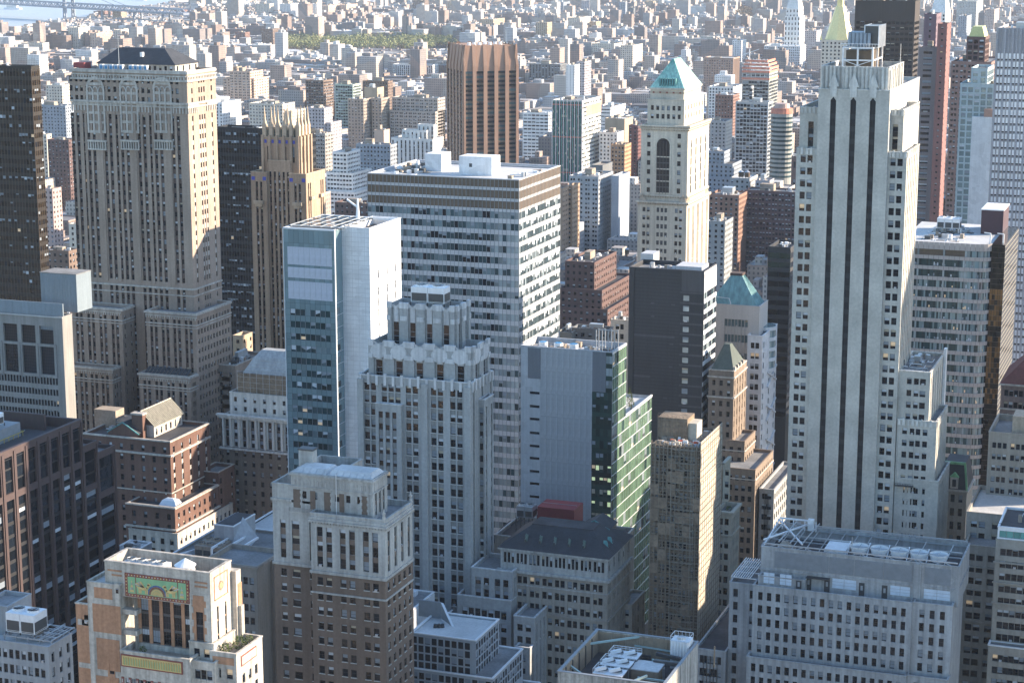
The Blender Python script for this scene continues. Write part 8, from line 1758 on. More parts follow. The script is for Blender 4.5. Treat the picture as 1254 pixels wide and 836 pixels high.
# orange netted construction towers
B, r = mid('tall concrete tower under construction with orange netted upper floors', (942, 90), 909, 953, 1250, (.30, .30, .28), ww=2.8, bw=3.1, wh=2.4, cl=False, cap=112)
O_ = B.p('orange_netting', 'orange_net', None, None); G['orange_net'] = wallmat('orange_net', (.55, .22, .15), .8, .3, .1, .3); Fl = B.p('floor_slab', 'metal_white')
for k in range(6):
    zz = r[4]-7+k*3.6; sh = max(0, k-3)*1.5; Fl.box(r[0]+sh, r[1]-sh, r[2]+sh, r[3]-sh, zz-.3, zz); 
    if k % 2 == 0 or k > 2: O_.box(r[0]-.3+sh, r[1]+.3-sh, r[2]-.35+sh, r[2]-.2+sh, zz, zz+2.2); O_.box(r[1]+.2-sh, r[1]+.35-sh, r[2]+sh, r[3]-sh, zz, zz+2.2)
    for q in range(7): s_ = r[0]+sh+q*(r[1]-r[0]-2*sh)/6; Fl.box(s_-.25, s_+.25, r[2]+sh, r[2]+.5+sh, zz, zz+3.4)
Cr = B.p('site_crane', 'metal_white'); Cr.bar((r[0]+6, r[2]+5, r[4]), (r[0]+6, r[2]+5, r[4]+24), .8); Cr.bar((r[0]-1, r[2]+5, r[4]+18), (r[0]+16, r[2]+5, r[4]+24), .6); B.done()
B = thing('rounded_construction_tower', 'small rounded tower with a netted pinkish cap, right of the grey glass apartment tower', 'building', (gx(957, 1480, 60), 1480, 0)); zz = gz(957, 140, 1480); cx_ = gx(957.5, 1488, zz); B.p('wall', wm((.30, .30, .28))).cyl(cx_, 1488, 0, zz, 8.2, 8.2, 20); S_ = B.p('floor_slab', 'glass_teal', None, 'stuff')
for k in range(14): S_.cyl(cx_, 1488, zz-4-k*3.4, zz-2.4-k*3.4, 8.3, 8.3, 20, 'glass_blue', False)
B.p('orange_netting', 'orange_net').cyl(cx_, 1488, zz, zz+4, 8.5, 8, 20); B.p('netted_cap', 'peach_cap').cyl(cx_, 1488, zz+4, zz+7.5, 6, 5.5, 20, 'peach_cap'); G['peach_cap'] = plain('peach_cap', (.42, .30, .26)); B.done()
# green-framed office tower with pale side
B, r = mid('office tower with green vertical glass, orange floor lines and pale gridded side', (713, 124), 676.5, 736, 1130, (.60, .58, .53), ww=0, drop=95, roof='roof_grey', cap=112)
x0, x1, y0, y1, z = r; Gl = B.p('window', 'glass', 'jw', 'stuff'); Fr = B.p('green_fin', 'fin_green', None, 'stuff'); G['fin_green'] = plain('fin_green', (.10, .30, .27), .5); Of = B.p('orange_floor_line', 'orange'); n = 16; w_ = (x1-x0)/n; zz = z-3.5
B.p('wall', 'wall').q([(x0, y0-.05, 0), (x1, y0-.05, 0), (x1, y0-.05, z-1), (x0, y0-.05, z-1)], 'glass_teal_dark')
while zz > z-95:
    for i in range(n):
        if B.rnd.random() < .6: Gl.q([(x0+i*w_, y0-.08, zz), (x0+(i+1)*w_, y0-.08, zz), (x0+(i+1)*w_, y0-.08, zz+2), (x0+i*w_, y0-.08, zz+2)], B.rnd.choice(['glass', 'glass_blue', 'blind_warm', 'glass_black']))
    m = 14; wy = (y1-y0)/m
    for i in range(m): Gl.q([(x1+.05, y0+i*wy+.3, zz), (x1+.05, y0+(i+1)*wy-.4, zz), (x1+.05, y0+(i+1)*wy-.4, zz+1.7), (x1+.05, y0+i*wy+.3, zz+1.7)], B.rnd.choice(['glass', 'blind_grey', 'glass_blue']))
    zz -= 3.6
for i in range(n+1): s_ = x0+i*w_; Fr.box(s_-.3, s_+.3, y0-.6, y0-.1, z-95, z, 'fin_green' if i % 2 else 'metal_white')
for q in (3, 31, 62): Of.box(x0, x1, y0-.3, y0-.1, z-q-1, z-q)
B.p('orange_netting', 'orange_net').box(x1, x1+.25, y0+12, y1, z-14, z-5, 'orange_net2'); G['orange_net2'] = wallmat('orange_net2', (.55, .30, .20)); B.done()
# pointed-top brown tower turned on the grid
def turned_tower():
    Y = 1500; G['terracotta'] = wallmat('terracotta', (.33, .205, .145), .8, .1, .1, .03); t = 'terracotta'
    z = gz(582, 55, Y); zs = gz(590, 82, Y); xc = gx(590.5, Y+22, z)
    hw = (gx(636, Y+10, z)-gx(545, Y+10, z))/2*1.0
    B = thing('turned_brown_tower', 'reddish-brown tower set diagonally with angled fin crown and dark window stripes', 'building', (xc, Y+22, 0))
    # square plan turned; near corner edge faces left of centre
    ang = math.radians(-16); S_ = hw*2/(math.cos(abs(ang))+math.sin(abs(ang)))
    def P2(a, b): ca, sa = math.cos(ang), math.sin(ang); return (xc+ca*a-sa*b, Y+22+sa*a+ca*b)
    ang = math.radians(38); ww_ = hw*2; S_ = ww_/(math.cos(ang)+math.sin(ang))
    h = S_/2; cor = [P2(-h, -h), P2(h, -h), P2(h, h), P2(-h, h)]
    B.p('wall', t).poly(cor, 0, zs, t); B.p('roof', 'roof_pale').poly([P2(-h*.86, -h*.86), P2(h*.86, -h*.86), P2(h*.86, h*.86), P2(-h*.86, h*.86)], zs, z-1, t)
    Gl = B.p('window', 'glass', 'jw', 'stuff'); Fin = B.p('pier', t); Cap = B.p('crown_fin', t)
    for f in range(4):
        a0 = ang+f*math.pi/2; ca, sa = math.cos(a0), math.sin(a0); ox, oy = xc-ca*h+sa*h, Y+22-sa*h-ca*h
        n = 5; bw = S_/n
        def T(s, d, zz): return (ox+ca*s+sa*d, oy+sa*s-ca*d, zz)
        for i in range(n+1):
            s = i*bw; e = bw*.17; a, b = max(0, s-e), min(S_, s+e)
            Fin.q([T(a, .9, 0), T(b, .9, 0), T(b, .9, zs+1), T(a, .9, zs+1)]); Fin.q([T(b, .9, 0), T(b, 0, 0), T(b, 0, zs+1), T(b, .9, zs+1)]); Fin.q([T(a, 0, 0), T(a, .9, 0), T(a, .9, zs+1), T(a, 0, zs+1)])
            Cap.q([T(a, .9, zs+1), T(b, .9, zs+1), T(b, -1.6, z+.3), T(a, -1.6, z+.3)]); Cap.q([T(a, .9, zs+1), T(a, -1.6, z+.3), T(a, -3, zs)]); Cap.q([T(b, -1.6, z+.3), T(b, .9, zs+1), T(b, -3, zs)])
            if i < n:
                m0, m1 = s+e, s+bw-e; zz = zs-3.5; Cap.q([T(m0, 0, zs), T(m1, 0, zs), T((m0+m1)/2+.0, -2.2, z-.8), T((m0+m1)/2, -2.2, z-.8)], t); Cap.q([T(m0, .05, zs-1.2), T(m1, .05, zs-1.2), T(m1, -1.8, z-.5), T(m0, -1.8, z-.5)], t)
                if i in (2,) or True:
                    while zz > 60:
                        Gl.q([T(m0, .1, zz-1.9), T(m1, .1, zz-1.9), T(m1, .1, zz), T(m0, .1, zz)], B.rnd.choice(['glass', 'glass_black', 'glass', 'glass_blue'])); Gl.q([T(m0, .08, zz-3.55), T(m1, .08, zz-3.55), T(m1, .08, zz-1.95), T(m0, .08, zz-1.95)], 'sp_brown' if B.rnd.random() < .5 else 'bronze'); zz -= 3.6
    Un = B.p('roof_fan', 'metal_white', None, None)
    for k in range(7): p = P2(-h*.6+k*h*.2, -h*.35+k*h*.02); Un.cyl(p[0], p[1], z-1, z+1.2, 1.5, 1.5, 10, 'metal_white')
    B.done()
turned_tower()
# towers at the right, far side
M_('black office tower at the top, left of the maroon and grey striped towers', (1121, 2), 1047.5, 1127, 1400, (.055, .045, .04), ww=2.6, bw=3.1, wh=2.0, fh=3.7, top=14, pv=[0, 1, 7, 0, 1, 7, 0, 9, 2], cap=400)
M_('grey-banded lower half of the striped tower, right of the black tower', (1148, 59), 1125, 1151, 1160, (.21, .18, .18), ww=5, bw=6, wh=1.5, fh=3.3, top=2, cap=400)
M_('plum-coloured upper shaft behind the grey-banded tower', (1147, 18), 1132, 1153, 1175, (.17, .12, .14), ww=1.2, bw=5, fh=3.4, cap=400)
M_('tall plain reddish shaft with one thin window line, right of the grey-banded tower', (1160, 30), 1148.5, 1165, 1150, (.21, .105, .095), ww=1.2, bw=8, wh=1.0, fh=3.4, cap=400)
M_('brown gridded apartment tower behind the aqua glass tower', (1214, 77), 1165, 1227, 1280, (.23, .15, .13), g=2, bw=3.2, cap=400)
r = M_('red-panelled tower top under a yellow-green lantern roof', (1207, 46), 1184, 1212, 1290, 'redbrown', wh=2.4, ww=2.6, bw=4, cap=400)
B = thing('lantern_roof', 'small yellow-green pyramid lantern on the red-panelled tower top', 'roof', (r[0], r[2], r[4])); G['lantern'] = plain('lantern', (.50, .48, .20), .5); B.p('lantern_panel', 'lantern').pyr(r[0]+1, r[1]-.5, r[2]+.5, r[3]-1, r[4]-.6, r[4]+6.5, r[0]+3, r[1]-2.5, r[2]+2, r[3]-3, 'lantern'); B.done()
B, r = mid('aqua glass apartment tower with blank white side panel, upper right', (1218, 104), 1176, 1227, 1050, (.42, .50, .52), ww=2.4, bw=2.9, wh=2.5, fh=3.3, win='pane:glass_teal', pv=[0, 1, 7, 3, 5, 2], steps=((-5, -4, -2, -4, -8),), cap=400)
a, b = gx(1191, 1048, r[4]-15), gx(1216, 1048, r[4]-15); zt_ = gz(1200, 143, 1048); B.p('white_panel_wall', 'white_panel').box(a, b, 1047, 1050, 0, zt_); B.p('salmon_box', 'peach_box').box(gx(1205, 1048, zt_), b, 1047.3, 1050, zt_, zt_+4); G['peach_box'] = plain('peach_box', (.42, .25, .19)); B.done()
B, r = mid('white tower with grey vertical ribs and bright window bands, upper right edge', (1290, 36), 1222, 1300, 1000, (.36, .36, .38), ww=0, cap=400)
Gl = B.p('window_band', 'sky_glare_pane', None, 'stuff'); G['sky_glare_pane'] = glassmat('sky_glare_pane', (.78, .81, .86), .35, .3, .03, .5, .12); Rb = B.p('rib', 'grey_rib', None, None); G['grey_rib'] = wallmat('grey_rib', (.33, .33, .35)); n = 14; w_ = (r[1]-r[0])/n; zz = r[4]-12  # near-white pane colour is the sky's reflection painted in
while zz > 40:
    for i in range(n): Gl.box(r[0]+i*w_+.3, r[0]+(i+1)*w_-.3, r[2]-.12, r[2], zz-2.6, zz, 'sky_glare_pane'); Gl.q([(r[0]+i*w_+.3, r[2]-.14, zz-3.2), (r[0]+(i+1)*w_-.3, r[2]-.14, zz-3.2), (r[0]+(i+1)*w_-.3, r[2]-.14, zz-2.7), (r[0]+i*w_+.3, r[2]-.14, zz-2.7)], 'glass_black')
    zz -= 3.9
for i in range(0, n+1, 2): Rb.box(r[0]+i*w_-.5, r[0]+i*w_+.5, r[2]-.9, r[2], 0, r[4]); Rb.box(r[0]+i*w_+w_-.3, r[0]+i*w_+w_+.3, r[2]-.3, r[2], 0, r[4]-.3)
B.done()
M_('tan stone office block with cornice and tall windows below the white ribbed tower', (1290, 275), 1188, 1300, 880, (.40, .34, .29), ww=1.5, bw=3.4, wh=3.4, fh=5, top=3.2, roof='roof_tan')
M_('small grey building in the gap left of the aqua tower', (1172, 222), 1158, 1180, 1010, (.33, .31, .31))
r = M_('low roofs with water tanks right of the three-striped tower', (1150, 252), 1120, 1168, 900, 'dgrey', drop=30)
for k in range(3): wtank(gx(1131+k*13, r[2]+5, r[4]), r[2]+5, r[4]-.9, 2.2, 3.6, 1.8, ['left', 'middle', 'right'][k]+' of three small water tanks on low roofs right of the three-striped tower')
# gold pyramid, white clock tower
B, r = mid('pale stone tower under the gold pyramid', (1040, 50), 1006, 1048, 1800, 'cream', bw=3.2, cl=False, cap=400)
B.done(); B = thing('gold_pyramid', 'tall pale gold pyramid spire above the roof of the three-striped tower', 'spire', ((r[0]+r[1])/2, r[2]+14, r[4])); G['gold'] = plain('gold', (.70, .58, .27), .45, .2); cx_, cy_ = (r[0]+r[1])/2+1, r[2]+14; B.p('octagonal_roof', 'gold').cyl(cx_, cy_, r[4]-1, r[4]+30, 13.5, 4.2, 8, 'gold'); B.p('lantern', 'gold').cyl(cx_, cy_, r[4]+30, r[4]+36, 3.2, 3.0, 8, 'gold'); B.p('finial', 'gold').cyl(cx_, cy_, r[4]+36, r[4]+46, 3.0, .1, 8, 'gold')
S_ = B.p('corner_pinnacle', 'gold')
for k in range(4): S_.pyr(cx_-14+28*(k % 2)-1, cx_-14+28*(k % 2)+1, cy_-14+28*(k//2)-1, cy_-14+28*(k//2)+1, r[4], r[4]+5, cx_-14+28*(k % 2)-.1, cx_-14+28*(k % 2)+.1, cy_-14+28*(k//2)-.1, cy_-14+28*(k//2)+.1)
B.done()
M_('wide white stone block at the foot of the white tapering tower', (980, 57), 936, 987, '34', 'white', wh=2.6, ww=1.8, fh=4.4)
B, r = mid('white marble tower with arcaded upper floors and pyramid roof at the top', (978, 11), 963, 984, '76', 'white', wh=5, ww=2.2, fh=9, bw=5, cl=False, drop=95, steps=((2, 3, 1, 2, 14),), cap=400); P = B.p('pyramid_roof', 'stone_white'); G['stone_white'] = wallmat('stone_white', (.66, .65, .62)); m, q = (r[0]+r[1])/2, (r[2]+r[3])/2; P.pyr(r[0], r[1], r[2], r[3], r[4], r[4]+46, m-2.5, m+2.5, q-2.5, q+2.5); B.p('cupola', 'gold').cyl(m, q, r[4]+46, r[4]+56, 2.6, .3, 8, 'gold'); B.done()
B, r = mid('white tower with tapering hipped top above the plum shaft', (1158, 16), 1140, 1164, 1900, 'white', cl=False, wh=2, drop=40, cap=400); m, q = (r[0]+r[1])/2, (r[2]+r[3])/2; B.p('pyramid_roof', 'stone_white').pyr(r[0], r[1], r[2], r[3], r[4], r[4]+22, m-4, m+4, q-4, q+4); B.done()
for a in (('tall pale block with dark centre stripe right of the maroon shaft', (1196, 2), 1172, 1204, 1700, (.42, .42, .40)), ('slim pink-beige tower at the top right', (1218, 12), 1206, 1224, 1650, (.48, .38, .33)), ('grey spired office tower top right, behind the lantern roof', (1184, 20), 1174, 1190, 1850, 'blue'),
          ('white cube building far behind the copper pyramid', (893, 34), 874, 897, '13', 'white'), ('grey-green slab far behind the copper pyramid', (856, 56), 837, 861, '20', (.24, .27, .25)), ('white office block left of the orange construction tower', (908, 50), 897, 914, '38', 'white'),
          ('cream tower left of the gold pyramid tower', (1000, 38), 985, 1006, '45', 'lav'), ('ribbed pale school block right of the turned brown tower', (708, 58), 676, 716, '24', 'lav'),
          ('white stepped apartment tower right of the turned brown tower', (655, 49), 640, 661, '20', 'white'), ('broad cream hotel with many windows, upper centre', (752, 54), 725, 762, '28', 'cream'), ('tall cream slab right of the broad cream hotel', (775, 56), 760, 787, '42', 'cream'),
          ('cream tower in the gap beside the dark glass tower', (57, 165), 44, 63, 1150, 'cream'), ('white and pink balconied tower between dark glass tower and arcaded tower', (64, 232), 48, 75, 1010, 'pink'), ('blue-grey apartment slab left of the arcaded tower', (80, 130), 42, 92, 1550, 'blue'),
          ('cream apartment block above the blue-grey slab', (76, 105), 56, 88, 1750, 'cream'), ('cream end wall block beside the arcaded tower', (93, 275), 84, 98, 900, 'cream'), ('low brown roof beside the dark glass tower', (84, 308), 50, 96, 880, 'brown'), ('dark red brick block left of the arcaded tower', (84, 172), 58, 92, 1350, 'redbrown'),
          ('tan parapet block at the foot of the black glass block', (297, 412), 285, 309, 770, 'tan'), ('maroon low block at the left foot of the banded slab', (452, 250), 410, 462, 880, 'redbrown')):
    M_(*a)
# far apartment slabs, each its own
FAR = [((96, 34), 83, 110, 32, 'cream'), ((118, 41), 110, 138, 26, 'peach'), ((148, 37), 139, 166, 26, 'cream'), ((52, 53), 26, 60, 19, 'cream'), ((40, 42), 22, 48, 18, 'brick'), ((61, 44), 50, 71, 18, 'brick'), ((84, 42), 72, 84, 16, 'tan'), ((180, 29), 170, 187, 14, 'brick'), ((199, 28), 187, 204, 14, 'brick'), ((216, 28), 204, 220, 14, 'redbrown'), ((232, 29), 221, 240, 15, 'brick'), ((162, 31), 152, 169, 12, 'brick'), ((128, 14), 120, 137, 12, 'brick'), ((148, 12), 138, 155, 16, 'tan'), ((170, 14), 157, 176, 10, 'brick'), ((192, 10), 178, 200, 12, 'tan'), ((222, 12), 208, 238, 12, 'brick'), ((215, 1), 208, 252, 8, 'lav'), ((272, 2), 262, 283, 14, 'grey'), ((290, 1), 276, 300, 14, 'tan'), ((330, 5), 313, 335, 28, 'cream'), ((356, 5), 342, 366, 28, 'white'), ((374, 6), 366, 380, 28, 'cream'), ((388, 5), 380, 394, 28, 'white'), ((402, 7), 394, 416, 24, 'peach'), ((424, 6), 416, 438, 24, 'peach'), ((412, 23), 401, 418, 13, 'brick'), ((334, 36), 320, 343, 28, 'brown'), ((447, 6), 438, 449, 12, 'grey'), ((520, 1), 505, 525, 20, 'brown'), ((560, 2), 548, 564, 20, 'tan'), ((588, 1), 575, 593, 20, 'brown'), ((618, 2), 604, 628, 14, 'peach'), ((604, 24), 588, 618, 26, 'tan'), ((625, 35), 609, 629, 16, 'blue'), ((670, 28), 656, 676, 31, 'tan'), ((696, 33), 682, 702, 25, 'tan'), ((710, 22), 695, 723, 29, 'cream'), ((730, 27), 722, 736, 23, 'tan'), ((652, 4), 645, 662, 20, 'brown'), ((690, 3), 675, 698, 26, 'blue'), ((722, 1), 712, 733, 24, 'lav'), ((766, 3), 758, 768, 30, 'blue'), ((776, 10), 768, 778, 24, 'dgrey'), ((800, 2), 790, 806, 20, 'tan'), ((824, 18), 806, 824, 20, 'brick'), ((888, 1), 880, 891, 24, 'blue'), ((640, 12), 632, 644, 20, 'white'), ((745, 6), 738, 750, 18, 'white'), ((1000, 3), 990, 1008, 16, 'blue'), ((300, 40), 288, 306, 18, 'brick'), ((18, 62), 5, 24, 14, 'brick'), ((36, 70), 26, 44, 20, 'tan'), ((60, 78), 48, 66, 22, 'brick'), ((290, 82), 276, 296, 20, 'tan'), ((640, 70), 634, 655, 12, 'white'), ((800, 40), 790, 812, 20, 'lav'), ((540, 30), 526, 546, 12, 'cream')]
LM = [(20, 'the dark glass tower'), (170, 'the arcaded tower'), (300, 'the black glass block'), (355, 'the stone spires'), (420, 'the teal glass tower'), (505, 'the banded slab'), (590, 'the turned brown tower'), (665, 'the slab roof corner'), (705, 'the green-framed tower'), (760, 'the charcoal slab'), (826, 'the copper pyramid'), (925, 'the orange construction tower'), (985, 'the gold pyramid'), (1085, 'the black office tower'), (1200, 'the aqua tower')]
def near(u): return min(LM, key=lambda q: abs(q[0]-u))[1]
TN = {'redbrown': 'dark red', 'dgrey': 'dark grey', 'lav': 'lilac-grey', 'blue': 'blue-grey', 'brick': 'brick red', 'peach': 'peach'}
def nearu(u): return min(LM, key=lambda q: abs(q[0]-u))[0]
used = {}
for (c, L, R, hp, t) in FAR:
    Y = gnd(c[0], c[1]+hp)[1]
    wd = R-L; sh = 'broad' if wd > 24 else ('slim' if wd < 13 else 'mid-sized')
    hgt = 'touching the top edge of the photo' if c[1] < 6 else ('near the top edge' if c[1] < 25 else ('in the upper housing rows' if c[1] < 50 else 'just behind the nearer rooftops'))
    lb = '%s %s apartment slab %s above %s' % (sh, TN.get(t, t), hgt, near(c[0]))
    if lb in used: used[lb] += 1; lb = lb.replace('above', ['to the right above', 'farther right above', 'rightmost above'][min(2, used[lb]-1)], 1)
    else: used[lb] = 0
    M_(lb, c, L, R, Y, t, ww=1.9, bw=4.2, fh=3.1, wh=1.6, drop=60, group='far apartment slabs', name='apartment_slab')
# ================================================================== the setting
def struct(p, org=(0, 0, 0)): o = p.build(None, org); o['kind'] = 'structure'; return o
P = Part('ground', 'ground_city'); G['ground_city'] = wallmat('ground_city', (.065, .065, .07), .95, .25, 0, .01)
P.q([(-16000, -4000, 0), (16000, -4000, 0), (16000, 30000, 0), (-16000, 30000, 0)]); struct(P)
AV = [125, -160, -300, -430, -560, -740, -930, -1150, -1370, -1590, -1810, 400]
Rd = Part('road', 'asphalt'); Pv = Part('pavement', 'pavement'); Ln = Part('road_marking', 'frame_white')
for x in AV: Rd.q([(x-11, -300, .05), (x+11, -300, .05), (x+11, 2400, .05), (x-11, 2400, .05)])
for n in range(14, 52):
    y = (49.6-n)*80.4; Rd.q([(-1900, y-6, .054), (450, y-6, .054), (450, y+6, .054), (-1900, y+6, .054)])
struct(Rd)
xs = sorted(AV)
for a, b in zip(xs[:-1], xs[1:]):
    for n in range(15, 52): y = (49.6-n)*80.4; Pv.box(a+11, b-11, y+6, y+74.4, .0, .15)
struct(Pv)
for x in AV[:5]:
    for k in (-3.5, 0, 3.5):
        y = 250
        while y < 1000: Ln.q([(x+k-.08, y, .06), (x+k+.08, y, .06), (x+k+.08, y+3, .06), (x+k-.08, y+3, .06)]); y += 12
struct(Ln)
# river, bridge and boats
Wt = Part('river', 'water'); m, n_, b_ = nodes('water'); G['water'] = m; b_.inputs['Base Color'].default_value = (.30, .35, .39, 1); b_.inputs['Roughness'].default_value = .5
t = n_.nodes.new('ShaderNodeTexNoise'); t.inputs['Scale'].default_value = .02; t.inputs['Detail'].default_value = 8; bp = n_.nodes.new('ShaderNodeBump'); bp.inputs['Distance'].default_value = 2.5; tc = n_.nodes.new('ShaderNodeTexCoord'); n_.links.new(tc.outputs['Object'], t.inputs['Vector']); n_.links.new(t.outputs['Fac'], bp.inputs['Height']); n_.links.new(bp.outputs[0], b_.inputs['Normal'])
shore = [(-220, 62), (-60, 48), (0, 41), (30, 38), (62, 34), (80, 28), (112, 25), (128, 18), (165, 13), (205, 10), (240, 0), (300, -8)]
pts = [gnd(*q) for q in shore]; far_ = [gnd(300, -16), gnd(-220, -16)]
Wt.q([(x, y, .5) for x, y in pts+far_][::-1] if False else [(x, y, .5) for x, y in pts+far_]); struct(Wt)
def bridge():
    a = gnd(85, 25); b = gnd(190, 31)
    import math as mm
    dx, dy = b[0]-a[0], b[1]-a[1]; l = math.hypot(dx, dy); dx, dy = dx/l, dy/l; nx, ny = -dy, dx
    B = thing('suspension_bridge', 'hazy grey steel suspension bridge crossing the river in the top left corner', 'bridge', (a[0], a[1], 0)); G['bridge_steel'] = plain('bridge_steel', (.20, .23, .28), .7); s = 'bridge_steel'
    def W(t, o, z): return (a[0]+dx*t+nx*o, a[1]+dy*t+ny*o, z)
    Tw = B.p('tower', s)
    for o in (-14, 14):
        for e in (-6, 6): Tw.bar(W(e, o, 0), W(e*.5, o, 100), 4)
        for k in range(6): Tw.bar(W(-6+k*.5, o, k*16), W(6-k*.5, o, k*16+16), 1.6); Tw.bar(W(6-k*.5, o, k*16), W(-6+k*.5, o, k*16+16), 1.6)
    for z in (38, 62, 99): Tw.bar(W(0, -14, z), W(0, 14, z), 5)
    B.p('pier', 'stone_trim').bar(W(-10, 0, 3), W(10, 0, 3), 40, 'stone_trim', 8)
    D_ = B.p('deck', s); L0, L1 = -900, 560
    D_.bar(W(L0, 0, 40), W(L1, 0, 34), 34, s, 5.5); Ts = B.p('stiffening_truss', s)
    for o in (-17, 17):
        Ts.bar(W(L0, o, 52), W(L1, o, 45), 2.6); Ts.bar(W(L0, o, 41), W(L1, o, 35), 2.6); t = L0
        k = 0
        while t < L1-15: f = 40-(t-L0)*6/(L1-L0); Ts.bar(W(t, o, f+(0 if k % 2 else 10)), W(t+15, o, f+(10 if k % 2 else 0)), 2.2); t += 15; k += 1
    Cb = B.p('cable', s); Hg = B.p('hanger', s)
    for o in (-15, 15):
        p = None
        for k in range(31):
            t = -900+k*30; z = 47+53*((t+450)/450)**2 if t < 0 else 100; q = W(t, o, z)
            if p: Cb.bar(p, q, 2.0)
            if t < 0 and k % 2: Hg.bar(q, W(t, o, 45), .5)
            p = q
        Cb.bar(W(0, o, 100), W(300, o, 38), 1.3)
    for t in (180, 330, 460):
        P = B.p('approach_pier', s, 'ap%d' % t)
        for o in (-12, 12): P.bar(W(t, o, 0), W(t, o, 36), 5)
        P.bar(W(t, -12, 20), W(t, 12, 20), 3)
    B.done()
bridge()
for (u, v, L, lb) in ((16, 12, 70, 'white ferry on the river at the left edge below the bridge'), (171, 1, 60, 'small pale ship on the river at the top, right of the bridge tower')):
    x, y = gnd(u, v); B = thing('boat', lb, 'boat', (x, y, .5), None); H_ = B.p('hull', 'metal_white'); H_.poly([(x-L/2, y), (x-L*.4, y-7), (x+L*.4, y-7), (x+L/2, y), (x+L*.4, y+7), (x-L*.4, y+7)], .5, 6, 'metal_white'); B.p('superstructure', 'stone_white').box(x-L*.3, x+L*.25, y-5, y+5, 6, 13); B.p('funnel', 'metal_dark').cyl(x, y, 13, 18, 2, 1.8, 10); B.done()
# parks: tree masses
def grove(name, label, quads, n, seed, col, h=19):
    r = random.Random(seed); G[name] = wallmat(name, col, .9, .3, 0, .05); P = Part(name, name, 'stuff')
    for k in range(n):
        (u0, v0), (u1, v1) = quads; u = r.uniform(u0, u1); v = r.uniform(v0, v1); x, y = gnd(u, v); hh = h*r.uniform(.7, 1.25); rr = hh*.42
        for j in range(26):
            a, e = r.uniform(0, 6.283), r.uniform(-.4, 1.2); q = r.uniform(.55, 1); px_, py_, pz = x+rr*q*math.cos(a)*math.cos(e), y+rr*q*math.sin(a)*math.cos(e), hh*.6+rr*q*math.sin(e); k_ = rr*.3
            P.q([(px_+r.uniform(-k_, k_), py_+r.uniform(-k_, k_), pz+r.uniform(-k_, k_)) for _ in range(3)])
        P.bar((x, y, 0), (x, y, hh*.6), .5, 'wood')
    o = P.build(None, (0, 0, 0)); o['kind'] = 'stuff'; o['label'] = label; o['category'] = 'trees'
grove('park_trees', 'pale green mass of park trees among low roofs, upper left centre', ((345, 50), (530, 64)), 800, 1, (.22, .23, .10))
grove('park_trees_far', 'second pale green strip of park trees right of the first', ((486, 54), (560, 60)), 160, 2, (.20, .21, .09))
grove('square_trees', 'brownish bare trees of a square at the top right of centre', ((898, 14), (925, 36)), 200, 3, (.17, .12, .07))
grove('street_trees', 'greenish-brown street trees scattered between the far roofs', ((120, 34), (1000, 120)), 1100, 4, (.13, .12, .06), 13)
